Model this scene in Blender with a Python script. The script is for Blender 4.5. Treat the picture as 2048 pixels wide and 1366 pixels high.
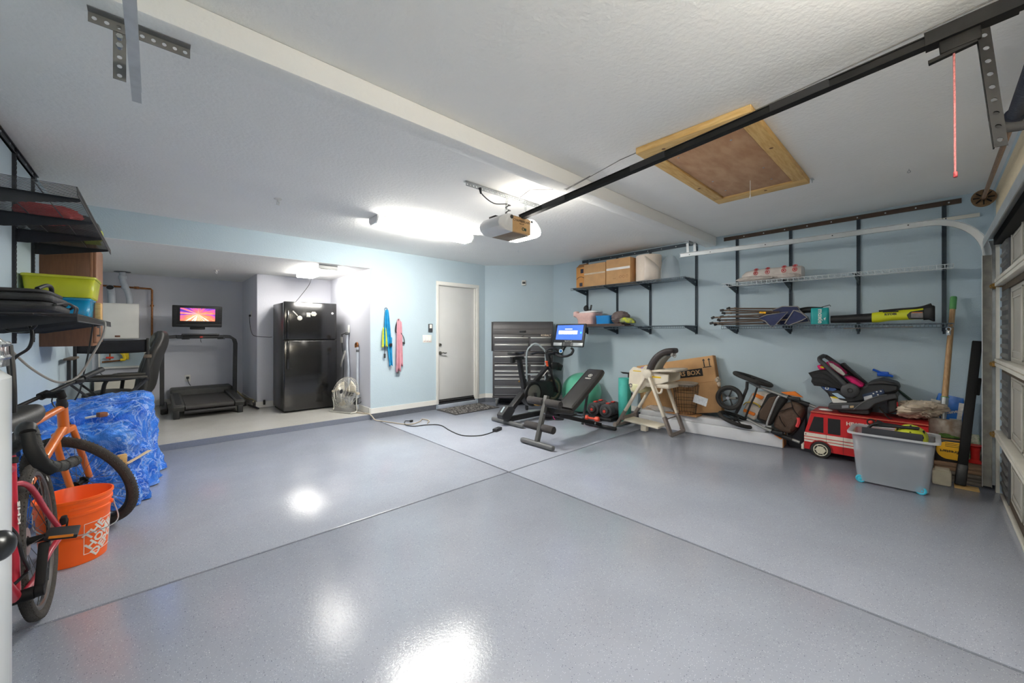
import bpy, bmesh, math, random
from mathutils import Vector, Matrix
random.seed(7)
PI = math.pi
for o in list(bpy.data.objects):
    bpy.data.objects.remove(o)
SC = bpy.context.scene
COL = SC.collection
# ---------------------------------------------------------------- camera, world, exposure
cd = bpy.data.cameras.new('camera')
cam = bpy.data.objects.new('camera', cd)
COL.objects.link(cam)
cam.location = (0, 0, 1.32)
cam.rotation_euler = (PI / 2, 0, math.radians(47.3 - 90))
cd.sensor_width = 36
cd.lens = 775 / 2048 * 36
cd.shift_y = -16 / 2048
cd.clip_start = 0.02
SC.camera = cam
W = bpy.data.worlds.new('world')
SC.world = W
W.use_nodes = True
W.node_tree.nodes['Background'].inputs[0].default_value = (0.8, 0.85, 0.95, 1)
W.node_tree.nodes['Background'].inputs[1].default_value = 0.6
SC.view_settings.view_transform = 'Standard'
SC.view_settings.look = 'None'
SC.view_settings.gamma = 1.0
SC.view_settings.use_curve_mapping = False
SC.view_settings.exposure = 0.78
SC.cycles.max_bounces = 14
SC.cycles.diffuse_bounces = 8
SC.cycles.glossy_bounces = 5
SC.cycles.transparent_max_bounces = 12
SC.cycles.sample_clamp_indirect = 6
LAMP_MAIN = 56.0      # wraparound fixture on the main ceiling
LAMP_FILL = 92.0      # added fill: unseen hooded tubes hung behind the camera
LAMP_ALCOVE = 36.0    # twin tubes in the alcove
LAMP_OPENER = 17.0    # bulb covers of the door opener

# ---------------------------------------------------------------- helpers
def lin(c):
    c = c / 255.0
    return c / 12.92 if c <= 0.04045 else ((c + 0.055) / 1.055) ** 2.4

_mats = {}
def mat(name, rgb, rough=0.5, metal=0.0, var=0.06, vs=6.0, bump=0.0, bs=60.0, coat=0.0, alpha=1.0, trans=0.0,
        emit=0.0, spec=0.5, stretch=None, rgb2=None, sheen=0.0, bdet=4.0):
    """procedural principled material: noise tinted colour, optional noise bump"""
    if name in _mats:
        return _mats[name]
    m = bpy.data.materials.new(name)
    m.use_nodes = True
    nt = m.node_tree
    b = nt.nodes['Principled BSDF']
    c = [lin(v) for v in rgb]
    tc = nt.nodes.new('ShaderNodeTexCoord')
    src = tc.outputs['Object']
    if stretch:
        mp = nt.nodes.new('ShaderNodeMapping')
        mp.inputs['Scale'].default_value = stretch
        nt.links.new(src, mp.inputs[0])
        src = mp.outputs[0]
    n = nt.nodes.new('ShaderNodeTexNoise')
    n.inputs['Scale'].default_value = vs
    n.inputs['Detail'].default_value = 5
    nt.links.new(src, n.inputs['Vector'])
    r = nt.nodes.new('ShaderNodeValToRGB')
    c2 = [lin(v) for v in rgb2] if rgb2 else [min(1, v * (1 + var)) for v in c]
    c1 = c if rgb2 else [v * (1 - var) for v in c]
    r.color_ramp.elements[0].position = 0.35
    r.color_ramp.elements[1].position = 0.65
    r.color_ramp.elements[0].color = (*c1, 1)
    r.color_ramp.elements[1].color = (*c2, 1)
    nt.links.new(n.outputs['Fac'], r.inputs[0])
    nt.links.new(r.outputs[0], b.inputs['Base Color'])
    b.inputs['Roughness'].default_value = rough
    b.inputs['Metallic'].default_value = metal
    b.inputs['Specular IOR Level'].default_value = spec
    b.inputs['Coat Weight'].default_value = coat
    b.inputs['Coat Roughness'].default_value = 0.1
    b.inputs['Alpha'].default_value = alpha
    b.inputs['Transmission Weight'].default_value = trans
    b.inputs['Sheen Weight'].default_value = sheen
    if emit:
        nt.links.new(r.outputs[0], b.inputs['Emission Color'])
        b.inputs['Emission Strength'].default_value = emit
    if bump:
        n2 = nt.nodes.new('ShaderNodeTexNoise')
        n2.inputs['Scale'].default_value = bs
        n2.inputs['Detail'].default_value = bdet
        nt.links.new(tc.outputs['Object'], n2.inputs['Vector'])
        bp = nt.nodes.new('ShaderNodeBump')
        bp.inputs['Strength'].default_value = bump
        bp.inputs['Distance'].default_value = 0.01
        nt.links.new(n2.outputs['Fac'], bp.inputs['Height'])
        nt.links.new(bp.outputs[0], b.inputs['Normal'])
    _mats[name] = m
    return m

def frame(d, up=(0, 0, 1)):
    d = Vector(d).normalized()
    u = Vector(up)
    if abs(d.dot(u)) > 0.98:
        u = Vector((1, 0, 0)) if abs(d.x) < 0.9 else Vector((0, 1, 0))
    s = d.cross(u).normalized()
    u = s.cross(d).normalized()
    return s, u, d

class MB:
    """collects geometry; coordinates minus origin o are written into one mesh object"""
    def __init__(s, o=(0, 0, 0)):
        s.v = []; s.f = []; s.o = Vector(o)
    def add(s, vs, fs):
        k = len(s.v)
        s.v += [Vector(v) for v in vs]
        s.f += [tuple(i + k for i in f) for f in fs]
        return s
    def box(s, c, d, R=None, bev=0.0, seg=2):
        c = Vector(c)
        if bev <= 0:
            vs = [Vector((x * d[0] / 2, y * d[1] / 2, z * d[2] / 2)) for x in (-1, 1) for y in (-1, 1) for z in (-1, 1)]
            fs = [(0, 1, 3, 2), (4, 6, 7, 5), (0, 4, 5, 1), (2, 3, 7, 6), (0, 2, 6, 4), (1, 5, 7, 3)]
        else:
            bm = bmesh.new()
            bmesh.ops.create_cube(bm, size=1)
            for v in bm.verts:
                v.co = Vector((v.co.x * d[0], v.co.y * d[1], v.co.z * d[2]))
            bmesh.ops.bevel(bm, geom=bm.edges[:], offset=min(bev, 0.49 * min(d)), segments=seg, profile=0.5, affect='EDGES')
            bm.verts.index_update()
            vs = [v.co.copy() for v in bm.verts]
            fs = [tuple(v.index for v in f.verts) for f in bm.faces]
            bm.free()
        if R is not None:
            vs = [R @ v for v in vs]
        return s.add([v + c for v in vs], fs)
    def box2(s, lo, hi, bev=0.0, seg=2):
        lo = Vector(lo); hi = Vector(hi)
        return s.box((lo + hi) / 2, [abs(a) for a in (hi - lo)], None, bev, seg)
    def beam(s, p0, p1, w, h, up=(0, 0, 1), bev=0.0, seg=2):
        p0 = Vector(p0); p1 = Vector(p1)
        a, b, d = frame(p1 - p0, up)
        R = Matrix((a, d, b)).transposed()
        return s.box((p0 + p1) / 2, (w, (p1 - p0).length, h), R, bev, seg)
    def cyl(s, p0, p1, r, r2=None, n=16, cap=True):
        return s.tube([p0, p1], [r, r if r2 is None else r2], n, cap=cap)
    def tube(s, pts, r, n=8, closed=False, cap=True, flat=1.0, up=(0, 0, 1)):
        pts = [Vector(p) for p in pts]
        N = len(pts)
        rs = r if isinstance(r, (list, tuple)) else [r] * N
        vs = []; fs = []
        a = None
        for i, p in enumerate(pts):
            if closed:
                d = pts[(i + 1) % N] - pts[i - 1]
            else:
                d = pts[min(i + 1, N - 1)] - pts[max(i - 1, 0)]
            if d.length < 1e-9:
                d = Vector((0, 0, 1))
            d.normalize()
            if a is None:
                a, b, _ = frame(d, up)
            else:
                a = a - d * a.dot(d)
                a = a.normalized() if a.length > 1e-6 else frame(d)[0]
                b = a.cross(d).normalized()
            for k in range(n):
                t = 2 * PI * k / n
                vs.append(p + (a * math.cos(t) + b * math.sin(t) * flat) * rs[i])
        for i in range(N if closed else N - 1):
            j = (i + 1) % N
            for k in range(n):
                l = (k + 1) % n
                fs.append((i * n + k, i * n + l, j * n + l, j * n + k))
        if cap and not closed:
            fs.append(tuple(range(n - 1, -1, -1)))
            fs.append(tuple((N - 1) * n + k for k in range(n)))
        return s.add(vs, fs)
    def lathe(s, prof, o=(0, 0, 0), axis=(0, 0, 1), n=24, sx=1.0, sy=1.0):
        o = Vector(o); a, b, d = frame(axis)
        if abs(Vector(axis).normalized().z) > 0.999:
            a, b, d = Vector((1, 0, 0)), Vector((0, 1, 0)), Vector((0, 0, 1 if axis[2] > 0 else -1))
        vs = []; fs = []
        for (r, z) in prof:
            for k in range(n):
                t = 2 * PI * k / n
                vs.append(o + d * z + (a * math.cos(t) * sx + b * math.sin(t) * sy) * max(r, 1e-5))
        for i in range(len(prof) - 1):
            for k in range(n):
                l = (k + 1) % n
                fs.append((i * n + k, i * n + l, (i + 1) * n + l, (i + 1) * n + k))
        if prof[0][0] > 1e-4:
            fs.append(tuple(range(n - 1, -1, -1)))
        if prof[-1][0] > 1e-4:
            fs.append(tuple((len(prof) - 1) * n + k for k in range(n)))
        return s.add(vs, fs)
    def torus(s, c, axis, R, r, n=48, m=8, flat=1.0, a0=0.0, a1=2 * PI):
        c = Vector(c); a, b, d = frame(axis)
        vs = []; fs = []
        full = abs(a1 - a0 - 2 * PI) < 1e-6
        N = n if full else n + 1
        for i in range(N):
            t = a0 + (a1 - a0) * i / n
            e = a * math.cos(t) + b * math.sin(t)
            for k in range(m):
                u = 2 * PI * k / m
                vs.append(c + e * (R + r * math.cos(u)) + d * (r * math.sin(u) * flat))
        for i in range(n):
            j = (i + 1) % N
            for k in range(m):
                l = (k + 1) % m
                fs.append((i * m + k, j * m + k, j * m + l, i * m + l))
        if not full:
            fs.append(tuple(range(m))); fs.append(tuple((N - 1) * m + k for k in range(m - 1, -1, -1)))
        return s.add(vs, fs)
    def ell(s, c, r, R=None, n=20, m=12, fn=None):
        c = Vector(c); vs = []; fs = []
        if not isinstance(r, (tuple, list)):
            r = (r, r, r)
        for i in range(m + 1):
            ph = PI * i / m
            for k in range(n):
                t = 2 * PI * k / n
                v = Vector((math.sin(ph) * math.cos(t), math.sin(ph) * math.sin(t), math.cos(ph)))
                if fn:
                    v = v * fn(v)
                v = Vector((v.x * r[0], v.y * r[1], v.z * r[2]))
                if R is not None:
                    v = R @ v
                vs.append(v + c)
        for i in range(m):
            for k in range(n):
                l = (k + 1) % n
                fs.append((i * n + k, (i + 1) * n + k, (i + 1) * n + l, i * n + l))
        return s.add(vs, fs)
    def prism(s, poly, vec):
        vec = Vector(vec); P = [Vector(p) for p in poly]; n = len(P)
        vs = P + [p + vec for p in P]
        fs = [tuple(range(n - 1, -1, -1)), tuple(range(n, 2 * n))]
        fs += [(i, (i + 1) % n, n + (i + 1) % n, n + i) for i in range(n)]
        return s.add(vs, fs)
    def loft(s, rings, cap=True):
        n = len(rings[0]); vs = []; fs = []
        for r in rings:
            vs += [Vector(p) for p in r]
        for i in range(len(rings) - 1):
            for k in range(n):
                l = (k + 1) % n
                fs.append((i * n + k, i * n + l, (i + 1) * n + l, (i + 1) * n + k))
        if cap:
            fs.append(tuple(range(n - 1, -1, -1)))
            fs.append(tuple((len(rings) - 1) * n + k for k in range(n)))
        return s.add(vs, fs)
    def grid(s, fn, nu, nv, cu=False):
        vs = [fn(i / (nu if cu else nu - 1), j / (nv - 1)) for i in range(nu) for j in range(nv)]
        fs = [(i * nv + j, ((i + 1) % nu) * nv + j, ((i + 1) % nu) * nv + j + 1, i * nv + j + 1)
              for i in range(nu if cu else nu - 1) for j in range(nv - 1)]
        return s.add(vs, fs)
    def quad(s, a, b, c, d):
        return s.add([a, b, c, d], [(0, 1, 2, 3)])
    def xf(s, M):
        s.v = [M @ v for v in s.v]
        return s
    def build(s, name, m=None, parent=None, smooth=True, solid=0.0, sub=0, bevel=0.0, loc=None):
        me = bpy.data.meshes.new(name)
        me.from_pydata([v - s.o for v in s.v], [], s.f)
        bm = bmesh.new(); bm.from_mesh(me)
        bmesh.ops.recalc_face_normals(bm, faces=bm.faces[:])
        bm.to_mesh(me); bm.free()
        if smooth:
            me.polygons.foreach_set('use_smooth', [True] * len(me.polygons))
            me.set_sharp_from_angle(angle=0.7)
        o = bpy.data.objects.new(name, me)
        COL.objects.link(o)
        if m is not None:
            me.materials.append(m)
        if parent is not None:
            o.parent = parent
        elif loc is not None:
            o.location = loc
        else:
            o.location = s.o
        if solid:
            q = o.modifiers.new('thickness', 'SOLIDIFY'); q.thickness = solid; q.offset = 0
        if bevel:
            q = o.modifiers.new('bevel', 'BEVEL'); q.width = bevel; q.segments = 2
        if sub:
            q = o.modifiers.new('smooth', 'SUBSURF'); q.levels = sub; q.render_levels = sub
        return o

def tag(o, label, cat, group=None, kind=None):
    o['label'] = label
    o['category'] = cat
    if group: o['group'] = group
    if kind: o['kind'] = kind
    return o

def thing(name, label, cat, loc, rot=(0, 0, 0), group=None, M=None):
    o = bpy.data.objects.new(name, None)
    o.empty_display_size = 0.05
    COL.objects.link(o)
    if M is not None:
        o.matrix_world = M
    else:
        o.location = loc
        o.rotation_euler = rot
    return tag(o, label, cat, group)

def struct(o):
    o['kind'] = 'structure'
    return o

def kids(o):
    return [c for c in bpy.data.objects if c.parent == o]

def dup(o, parent=None, loc=None, rot=None, label=None, group=None):
    c = o.copy()
    COL.objects.link(c)
    if parent is not None: c.parent = parent
    if loc is not None: c.location = loc
    if rot is not None: c.rotation_euler = rot
    if label: c['label'] = label
    if group: c['group'] = group
    for ch in kids(o):
        dup(ch, c)
    return c

def text(body, size, m, parent, o, xdir, ydir, name='lettering', ext=0.0006, align='CENTER', bold=0.0, sx=1.0):
    """flat raised lettering: xdir = reading direction, ydir = letter up, o = world point relative to the parent"""
    cu = bpy.data.curves.new('lettering', 'FONT')
    cu.body = body; cu.size = size; cu.extrude = ext; cu.align_x = align; cu.align_y = 'CENTER'; cu.offset = bold
    cu.resolution_u = 2
    t = bpy.data.objects.new('tmp', cu)
    COL.objects.link(t)
    dg = bpy.context.evaluated_depsgraph_get()
    me = bpy.data.meshes.new_from_object(t.evaluated_get(dg))
    bpy.data.objects.remove(t)
    x = Vector(xdir).normalized(); z = x.cross(Vector(ydir)).normalized(); y = z.cross(x)
    R = Matrix((x, y, z)).transposed().to_4x4()
    me.transform(Matrix.Translation(Vector(o)) @ R @ Matrix.Diagonal((sx, 1, 1, 1)))
    me.name = name
    ob = bpy.data.objects.new(name, me)
    COL.objects.link(ob)
    me.materials.append(m)
    ob.parent = parent
    return ob

def cat(pts, k=6, closed=False):
    """Catmull-Rom smoothing of a list of points"""
    P = [Vector(p) for p in pts]; N = len(P); out = []
    for i in range(N if closed else N - 1):
        p0 = P[i - 1] if (closed or i > 0) else P[0] * 2 - P[1]
        p1 = P[i]; p2 = P[(i + 1) % N]
        p3 = P[(i + 2) % N] if (closed or i + 2 < N) else P[-1] * 2 - P[-2]
        for j in range(k):
            t = j / k
            out.append(0.5 * ((2 * p1) + (p2 - p0) * t + (2 * p0 - 5 * p1 + 4 * p2 - p3) * t * t + (3 * p1 - p0 - 3 * p2 + p3) * t ** 3))
    if not closed:
        out.append(P[-1])
    return out

def rrect(w, h, r, n=4):
    """rounded rectangle outline, list of (x, y)"""
    out = []
    for cx, cy, a in ((w / 2 - r, h / 2 - r, 0), (-w / 2 + r, h / 2 - r, PI / 2), (-w / 2 + r, -h / 2 + r, PI), (w / 2 - r, -h / 2 + r, 1.5 * PI)):
        for i in range(n + 1):
            t = a + PI / 2 * i / n
            out.append((cx + r * math.cos(t), cy + r * math.sin(t)))
    return out
def V(*a): return Vector(a)

# ================================================================ SETTING
XL, XR, YB, YF, ZC = -0.73, 5.62, 5.85, -0.38, 2.632
AY, AZ, ZF, APX, APY = 9.10, 2.32, 0.073, 1.26, 7.66   # alcove rear wall, alcove ceiling, alcove floor, fridge pier

# ---- materials of the shell
def floor_mat(name, rgb, rough):
    m = mat(name, rgb, rough, 0, var=0.035, vs=2.5, spec=0.45)
    nt = m.node_tree; b = nt.nodes['Principled BSDF']
    tc = nt.nodes['Texture Coordinate']
    old = b.inputs['Base Color'].links[0].from_socket
    col = old
    for sc, thr, c in ((210, 0.16, (235, 238, 245)), (150, 0.10, (70, 75, 90))):      # scattered paint flakes
        v = nt.nodes.new('ShaderNodeTexVoronoi'); v.inputs['Scale'].default_value = sc
        nt.links.new(tc.outputs['Object'], v.inputs['Vector'])
        sep = nt.nodes.new('ShaderNodeSeparateColor'); nt.links.new(v.outputs['Color'], sep.inputs[0])
        a = nt.nodes.new('ShaderNodeMath'); a.operation = 'LESS_THAN'; a.inputs[1].default_value = thr
        nt.links.new(sep.outputs[0], a.inputs[0])
        d = nt.nodes.new('ShaderNodeMath'); d.operation = 'LESS_THAN'; d.inputs[1].default_value = 0.28
        nt.links.new(v.outputs['Distance'], d.inputs[0])
        mu = nt.nodes.new('ShaderNodeMath'); mu.operation = 'MULTIPLY'
        nt.links.new(a.outputs[0], mu.inputs[0]); nt.links.new(d.outputs[0], mu.inputs[1])
        mx = nt.nodes.new('ShaderNodeMix'); mx.data_type = 'RGBA'
        mx.inputs[7].default_value = (*[lin(q) for q in c], 1)
        m2 = nt.nodes.new('ShaderNodeMath'); m2.operation = 'MULTIPLY'; m2.inputs[1].default_value = 0.7
        nt.links.new(mu.outputs[0], m2.inputs[0])
        nt.links.new(m2.outputs[0], mx.inputs[0]); nt.links.new(col, mx.inputs[6])
        col = mx.outputs[2]
    nt.links.new(col, b.inputs['Base Color'])
    # orange peel of rolled epoxy: broad waves plus fine stipple
    n1 = nt.nodes.new('ShaderNodeTexNoise'); n1.inputs['Scale'].default_value = 70; n1.inputs['Detail'].default_value = 3
    n2 = nt.nodes.new('ShaderNodeTexNoise'); n2.inputs['Scale'].default_value = 330; n2.inputs['Detail'].default_value = 2
    nt.links.new(tc.outputs['Object'], n1.inputs['Vector']); nt.links.new(tc.outputs['Object'], n2.inputs['Vector'])
    b1 = nt.nodes.new('ShaderNodeBump'); b1.inputs['Strength'].default_value = 0.16; b1.inputs['Distance'].default_value = 0.004
    b2 = nt.nodes.new('ShaderNodeBump'); b2.inputs['Strength'].default_value = 0.12; b2.inputs['Distance'].default_value = 0.002
    nt.links.new(n1.outputs['Fac'], b1.inputs['Height']); nt.links.new(n2.outputs['Fac'], b2.inputs['Height'])
    nt.links.new(b1.outputs[0], b2.inputs['Normal']); nt.links.new(b2.outputs[0], b.inputs['Normal'])
    return m
M_floor = floor_mat('epoxy_grey', (162, 167, 180), 0.14)
M_floor2 = floor_mat('epoxy_beige', (192, 190, 184), 0.16)
M_step = mat('epoxy_step', (118, 123, 136), 0.35, var=0.06, vs=60, bump=0.1, bs=200)
M_stem = mat('stem_concrete', (88, 92, 100), 0.7, var=0.1, vs=30, bump=0.2, bs=120)
M_joint = mat('joint_dark', (36, 37, 42), 0.9)
M_blue = mat('wall_paint_blue', (184, 201, 210), 0.75, var=0.012, vs=3, bump=0.25, bs=90)
M_lav = mat('wall_paint_lavender', (208, 209, 217), 0.75, var=0.012, vs=3, bump=0.25, bs=90)
M_ceil = mat('ceiling_white', (240, 239, 236), 0.85, var=0.01, vs=3, bump=0.35, bs=38)
M_white = mat('trim_white', (226, 224, 218), 0.5, var=0.02)
M_doorp = mat('door_paint', (205, 205, 203), 0.5, var=0.02, vs=3)
M_cream = mat('cream_wood', (228, 212, 180), 0.7, var=0.06, vs=14, stretch=(1, 8, 8))

# ---- floor: sunk base with four slabs parted by the saw-cut joints
fl = struct(MB().box2((XL - .1, YF - .35, -.12), (XR + .1, YB + .1, -.013)).build('floor', M_joint))
xs = [(XL, 2.480), (2.496, XR)]; ys = [(YF - .30, 2.731), (2.747, YB)]
for xa, xb in xs:
    for ya, yb in ys:
        MB().box2((xa, ya, -.03), (xb, yb, 0), bev=.005, seg=2).build('slab', M_floor, fl)
af = struct(MB().box2((XL, YB + .015, -.1), (2.44, APY, ZF)).box2((XL, APY, -.1), (APX, AY, ZF)).build('floor', M_floor2))
MB().box2((XL, YB, -.02), (2.435, YB + .015, ZF - .0005)).build('step_face', M_step, af)

# ---- ceilings and beam
struct(MB().box2((XL - .1, YF - .35, ZC), (XR + .1, YB + .1, ZC + .1)).build('ceiling', M_ceil))
struct(MB().box2((XL - .1, YB + .004, AZ), (2.56, AY + .1, AZ + .1)).build('ceiling', M_ceil))
struct(MB().box2((XL, 1.985, 2.51), (XR, 2.13, ZC), bev=.012).build('ceiling_beam', M_ceil))

# ---- walls
struct(MB().box2((XL - .12, YF - .35, -.1), (XL, AY + .1, ZC)).build('wall_left', M_blue))
struct(MB().box2((XR, YF - .35, -.1), (XR + .12, 4.92, ZC)).build('wall_right', M_blue))
struct(MB().prism([(4.69, 5.85, -.1), (5.62, 4.92, -.1), (5.74, 4.92, -.1), (5.74, 5.97, -.1), (4.69, 5.97, -.1)], (0, 0, ZC + .1)).build('wall_corner', M_blue, smooth=False))
wb = MB().box2((XL, YB, AZ + .003), (2.44, YB + .12, ZC)).box2((2.44, YB, -.1), (3.64, YB + .12, ZC))
wb.box2((3.64, YB, 2.175), (4.46, YB + .12, ZC)).box2((4.46, YB, -.1), (4.69, YB + .12, ZC)).box2((3.64, YB, -.1), (4.46, YB + .12, .075))
struct(wb.build('wall_back', M_blue, smooth=False))
struct(MB().box2((XL - .12, AY, -.1), (APX + .1, AY + .12, AZ)).build('wall_alcove_back', M_lav))
struct(MB().box2((APX, APY, -.1), (2.44, APY + .12, AZ), bev=.012).box2((APX, APY + .1, -.1), (APX + .12, AY, AZ)).build('wall_alcove_pier', M_lav))
struct(MB().box2((2.437, YB + .004, -.1), (2.56, APY + .12, AZ)).build('wall_alcove_right', M_lav))
# front wall with the garage door opening (header and the two narrow jambs)
DX0, DX1, DZ = -0.25, 5.12, 2.16
wf = MB().box2((DX1, YF - .12, -.1), (XR, YF, ZC)).box2((XL, YF - .12, -.1), (DX0, YF, ZC)).box2((DX0, YF - .12, DZ), (DX1, YF, ZC))
struct(wf.build('wall_front', M_blue, smooth=False))

# ---- concrete stem wall and baseboards
def strip(name, m, pts, z0, z1, t):
    """strip that follows wall points (inside of the room to the left-hand side normal given)"""
    b = MB()
    for (a, c, n) in pts:
        a = Vector((*a, z0)); c = Vector((*c, z0)); n = Vector((*n, 0)).normalized() * t
        b.prism([a, c, c + n, a + n], (0, 0, z1 - z0))
    return struct(b.build(name, m, smooth=False))
d45 = (-1, -1)
strip('trim_1', M_stem, [((2.44, YB), (3.60, YB), (0, -1)), ((4.52, YB), (4.69, YB), (0, -1)), ((4.69, YB), (5.62, 4.92), d45), ((XR, 4.92), (XR, 1.0), (-1, 0))], 0, .085, .012)
strip('baseboard_back', M_white, [((2.44, YB), (3.60, YB), (0, -1)), ((4.53, YB), (4.69, YB), (0, -1))], .085, .165, .014)
strip('baseboard_corner', M_white, [((4.69, YB), (5.62, 4.92), d45)], .085, .165, .014)
strip('baseboard_right', M_white, [((XR, 4.92), (XR, YF), (-1, 0))], .085, .165, .014)
strip('baseboard_alcove', M_white, [((2.44, YB), (2.44, APY), (-1, 0)), ((2.44, APY), (APX, APY), (0, -1)), ((APX, APY), (APX, AY), (-1, 0)), ((APX, AY), (XL, AY), (0, -1)), ((XL, AY), (XL, YB + .1), (1, 0))], ZF + .005, ZF + .10, .014)

# ---- entry door in the back wall
d1 = struct(MB().box2((3.652, YB + .035, .10), (4.448, YB + .075, 2.165), bev=.003).build('door_1', M_doorp))
fr = MB()
fr.box2((3.598, YB - .016, .085), (3.648, YB + .002, 2.235), bev=.005).box2((4.472, YB - .016, .085), (4.535, YB + .002, 2.235), bev=.005)
fr.box2((3.598, YB - .0165, 2.17), (4.535, YB + .002, 2.235), bev=.005)
fr.build('door_casing', M_white, d1)
jb = MB().box2((3.640, YB, .09), (3.652, YB + .10, 2.18)).box2((4.448, YB, .09), (4.474, YB + .10, 2.18)).box2((3.64, YB, 2.165), (4.474, YB + .10, 2.178))
jb.build('door_jamb', M_white, d1)
M_black = mat('black_plastic', (22, 22, 24), 0.45, var=0.1)
M_nickel = mat('satin_nickel', (150, 148, 142), 0.32, 1.0)
MB().box2((3.652, YB - .01, .075), (4.448, YB + .06, .088)).box2((3.655, YB + .02, .092), (4.445, YB + .034, .125)).build('threshold', M_black, d1)
MB().box2((3.66, YB + .03, .13), (4.44, YB + .034, .155)).build('door_sweep', mat('dark_rubber', (40, 40, 42), 0.7), d1)
hd = MB().cyl((3.70, YB + .035, .975), (3.70, YB + .018, .975), .031, n=20).cyl((3.70, YB + .02, .975), (3.70, YB - .02, .975), .011, n=10)
hd.tube(cat([(3.70, YB - .02, .975), (3.74, YB - .022, .982), (3.77, YB - .022, .97), (3.80, YB - .022, .978)], 4), [.010] * 13, 8)
hd.build('door_lever', M_nickel, d1)
MB().lathe([(.0, .0), (.022, 0), (.028, .006), (.030, .02)], (3.70, YB + .015, 1.12), (0, 1, 0), 20).box2((3.697, YB, 1.105), (3.703, YB + .018, 1.135)).build('deadbolt', M_nickel, d1)
struct(MB().box2((3.62, YB - .045, 0), (4.47, YB + .001, .074), bev=.004).build('trim_2', mat('step_sill', (170, 178, 192), 0.4)))

# ================================================================ GARAGE DOOR AND HARDWARE
M_galv = mat('galvanised', (176, 180, 182), 0.42, 0.85, var=0.12, vs=18, bump=0.05, bs=40)
M_galvw = mat('galvanised_pale', (205, 209, 211), 0.35, 0.7, var=0.05, vs=10)
M_blackm = mat('black_steel', (11, 11, 12), 0.65, 0.0, spec=0.3, var=0.15, vs=20)
M_dpanel = mat('door_panel_grey', (186, 182, 172), 0.6, var=0.03, vs=4)
M_dwhite = mat('door_stile_white', (226, 222, 210), 0.55, var=0.04, vs=10)
M_brass = mat('rusty_brass', (150, 118, 66), 0.5, 0.7, var=0.25, vs=60)
M_stile = mat('stile_grey', (92, 93, 94), .5, .2, var=.1, vs=10)
M_stile2 = mat('stile_rib_grey', (128, 128, 126), .45, .2, var=.1, vs=10)
M_track = mat('track_galvanised', (140, 138, 132), .5, .35, var=.2, vs=14, rgb2=(166, 162, 152), bump=.06, bs=40)
M_lip_highlight = mat('lip_highlight', (232, 234, 234), .35, .2)  # highlight along the track edge, put in as a paler colour
M_hang = mat('hanger_grey', (118, 118, 117), .5, .3, var=.1, vs=20)
M_dbrown = mat('door_gap_brown', (84, 72, 58), 0.8, var=0.2, vs=10)  # brown of the joint gap strips, bottom seal and sill
d2 = struct(MB().box2((DX0 + .02, YF - .06, .02), (DX1 - .02, YF - .045, DZ - .01)).build('door_2', M_dpanel))
zs = [.02, .47, 1.06, 1.71, 2.15]
for i in range(4):
    z0, z1 = zs[i], zs[i + 1]
    sec = MB().box2((DX0 + .02, YF - .045, z0 + .006), (DX1 - .05, YF - .020, z1 - .006), bev=.004)
    so = sec.build('door_section', M_dpanel, d2)
    n = 8; w = (4.66 - DX0 - .1) / n
    for k in range(n):
        xa = DX0 + .1 + k * w + .05; xb = xa + w - .1
        pm = MB()
        for q, dd in ((0, .008), (.05, .006)):
            a0, a1, c0, c1 = xa + q, xb - q, z0 + .075 + q, z1 - .075 - q
            if c1 - c0 < .05: continue
            y = YF - .020
            for (p, r) in (((a0, c0), (a1, c0 + .014)), ((a0, c1 - .014), (a1, c1)), ((a0, c0), (a0 + .014, c1)), ((a1 - .014, c0), (a1, c1))):
                pm.box2((p[0], y - .001, p[1]), (r[0], y + dd, r[1]), bev=.003, seg=1)
        pm.build('panel_moulding', M_dpanel, so)
# white horizontal rails over the section joints and the ribbed end stiles
for z in (.50, 1.085, 1.735):
    r = MB().box2((DX0 + .02, YF - .02, z - .03), (5.07, YF + .032, z - .003), bev=.004).box2((DX0 + .02, YF - .02, z + .003), (5.07, YF + .032, z + .03), bev=.004)
    r.build('joint_rail', M_dwhite, d2)
    MB().box2((DX0 + .02, YF - .03, z - .075), (5.06, YF - .006, z - .031)).build('joint_gap', M_dbrown, d2)
for i in range(4):
    z0, z1 = zs[i], zs[i + 1]
    MB().box2((4.70, YF - .03, z0 + .01), (DX1 - .02, YF - .008, z1 - .01), bev=.004).build('end_stile', M_stile, d2)
    k = int((z1 - z0 - .1) / .075)
    for j in range(k):
        MB().prism([(4.72, YF - .009, z0 + .065 + j * .075), (4.72, YF + .004, z0 + .080 + j * .075), (4.72, YF + .002, z0 + .098 + j * .075), (4.72, YF - .009, z0 + .105 + j * .075)], (.34, 0, 0)).build('stile_rib', M_stile2, d2)
STZ = 2.10
st = MB().box2((DX0 + .02, YF - .02, STZ), (5.10, YF + .085, STZ + .015)).box2((DX0 + .02, YF + .082, STZ - .055), (5.10, YF + .088, STZ + .015))
st.build('top_strut', M_galvw, d2)
MB().box2((DX0 + .02, YF - .02, STZ - .06), (5.02, YF + .04, STZ - .002)).build('strut_channel', M_blackm, d2)
MB().box2((DX0, YF - .02, .0), (DX1 - .08, YF + .006, .028), bev=.006).build('bottom_rail', M_dwhite, d2)
MB().box2((DX0, YF - .03, .028), (DX1 - .08, YF - .015, .085)).build('bottom_seal', M_dbrown, d2)
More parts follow.
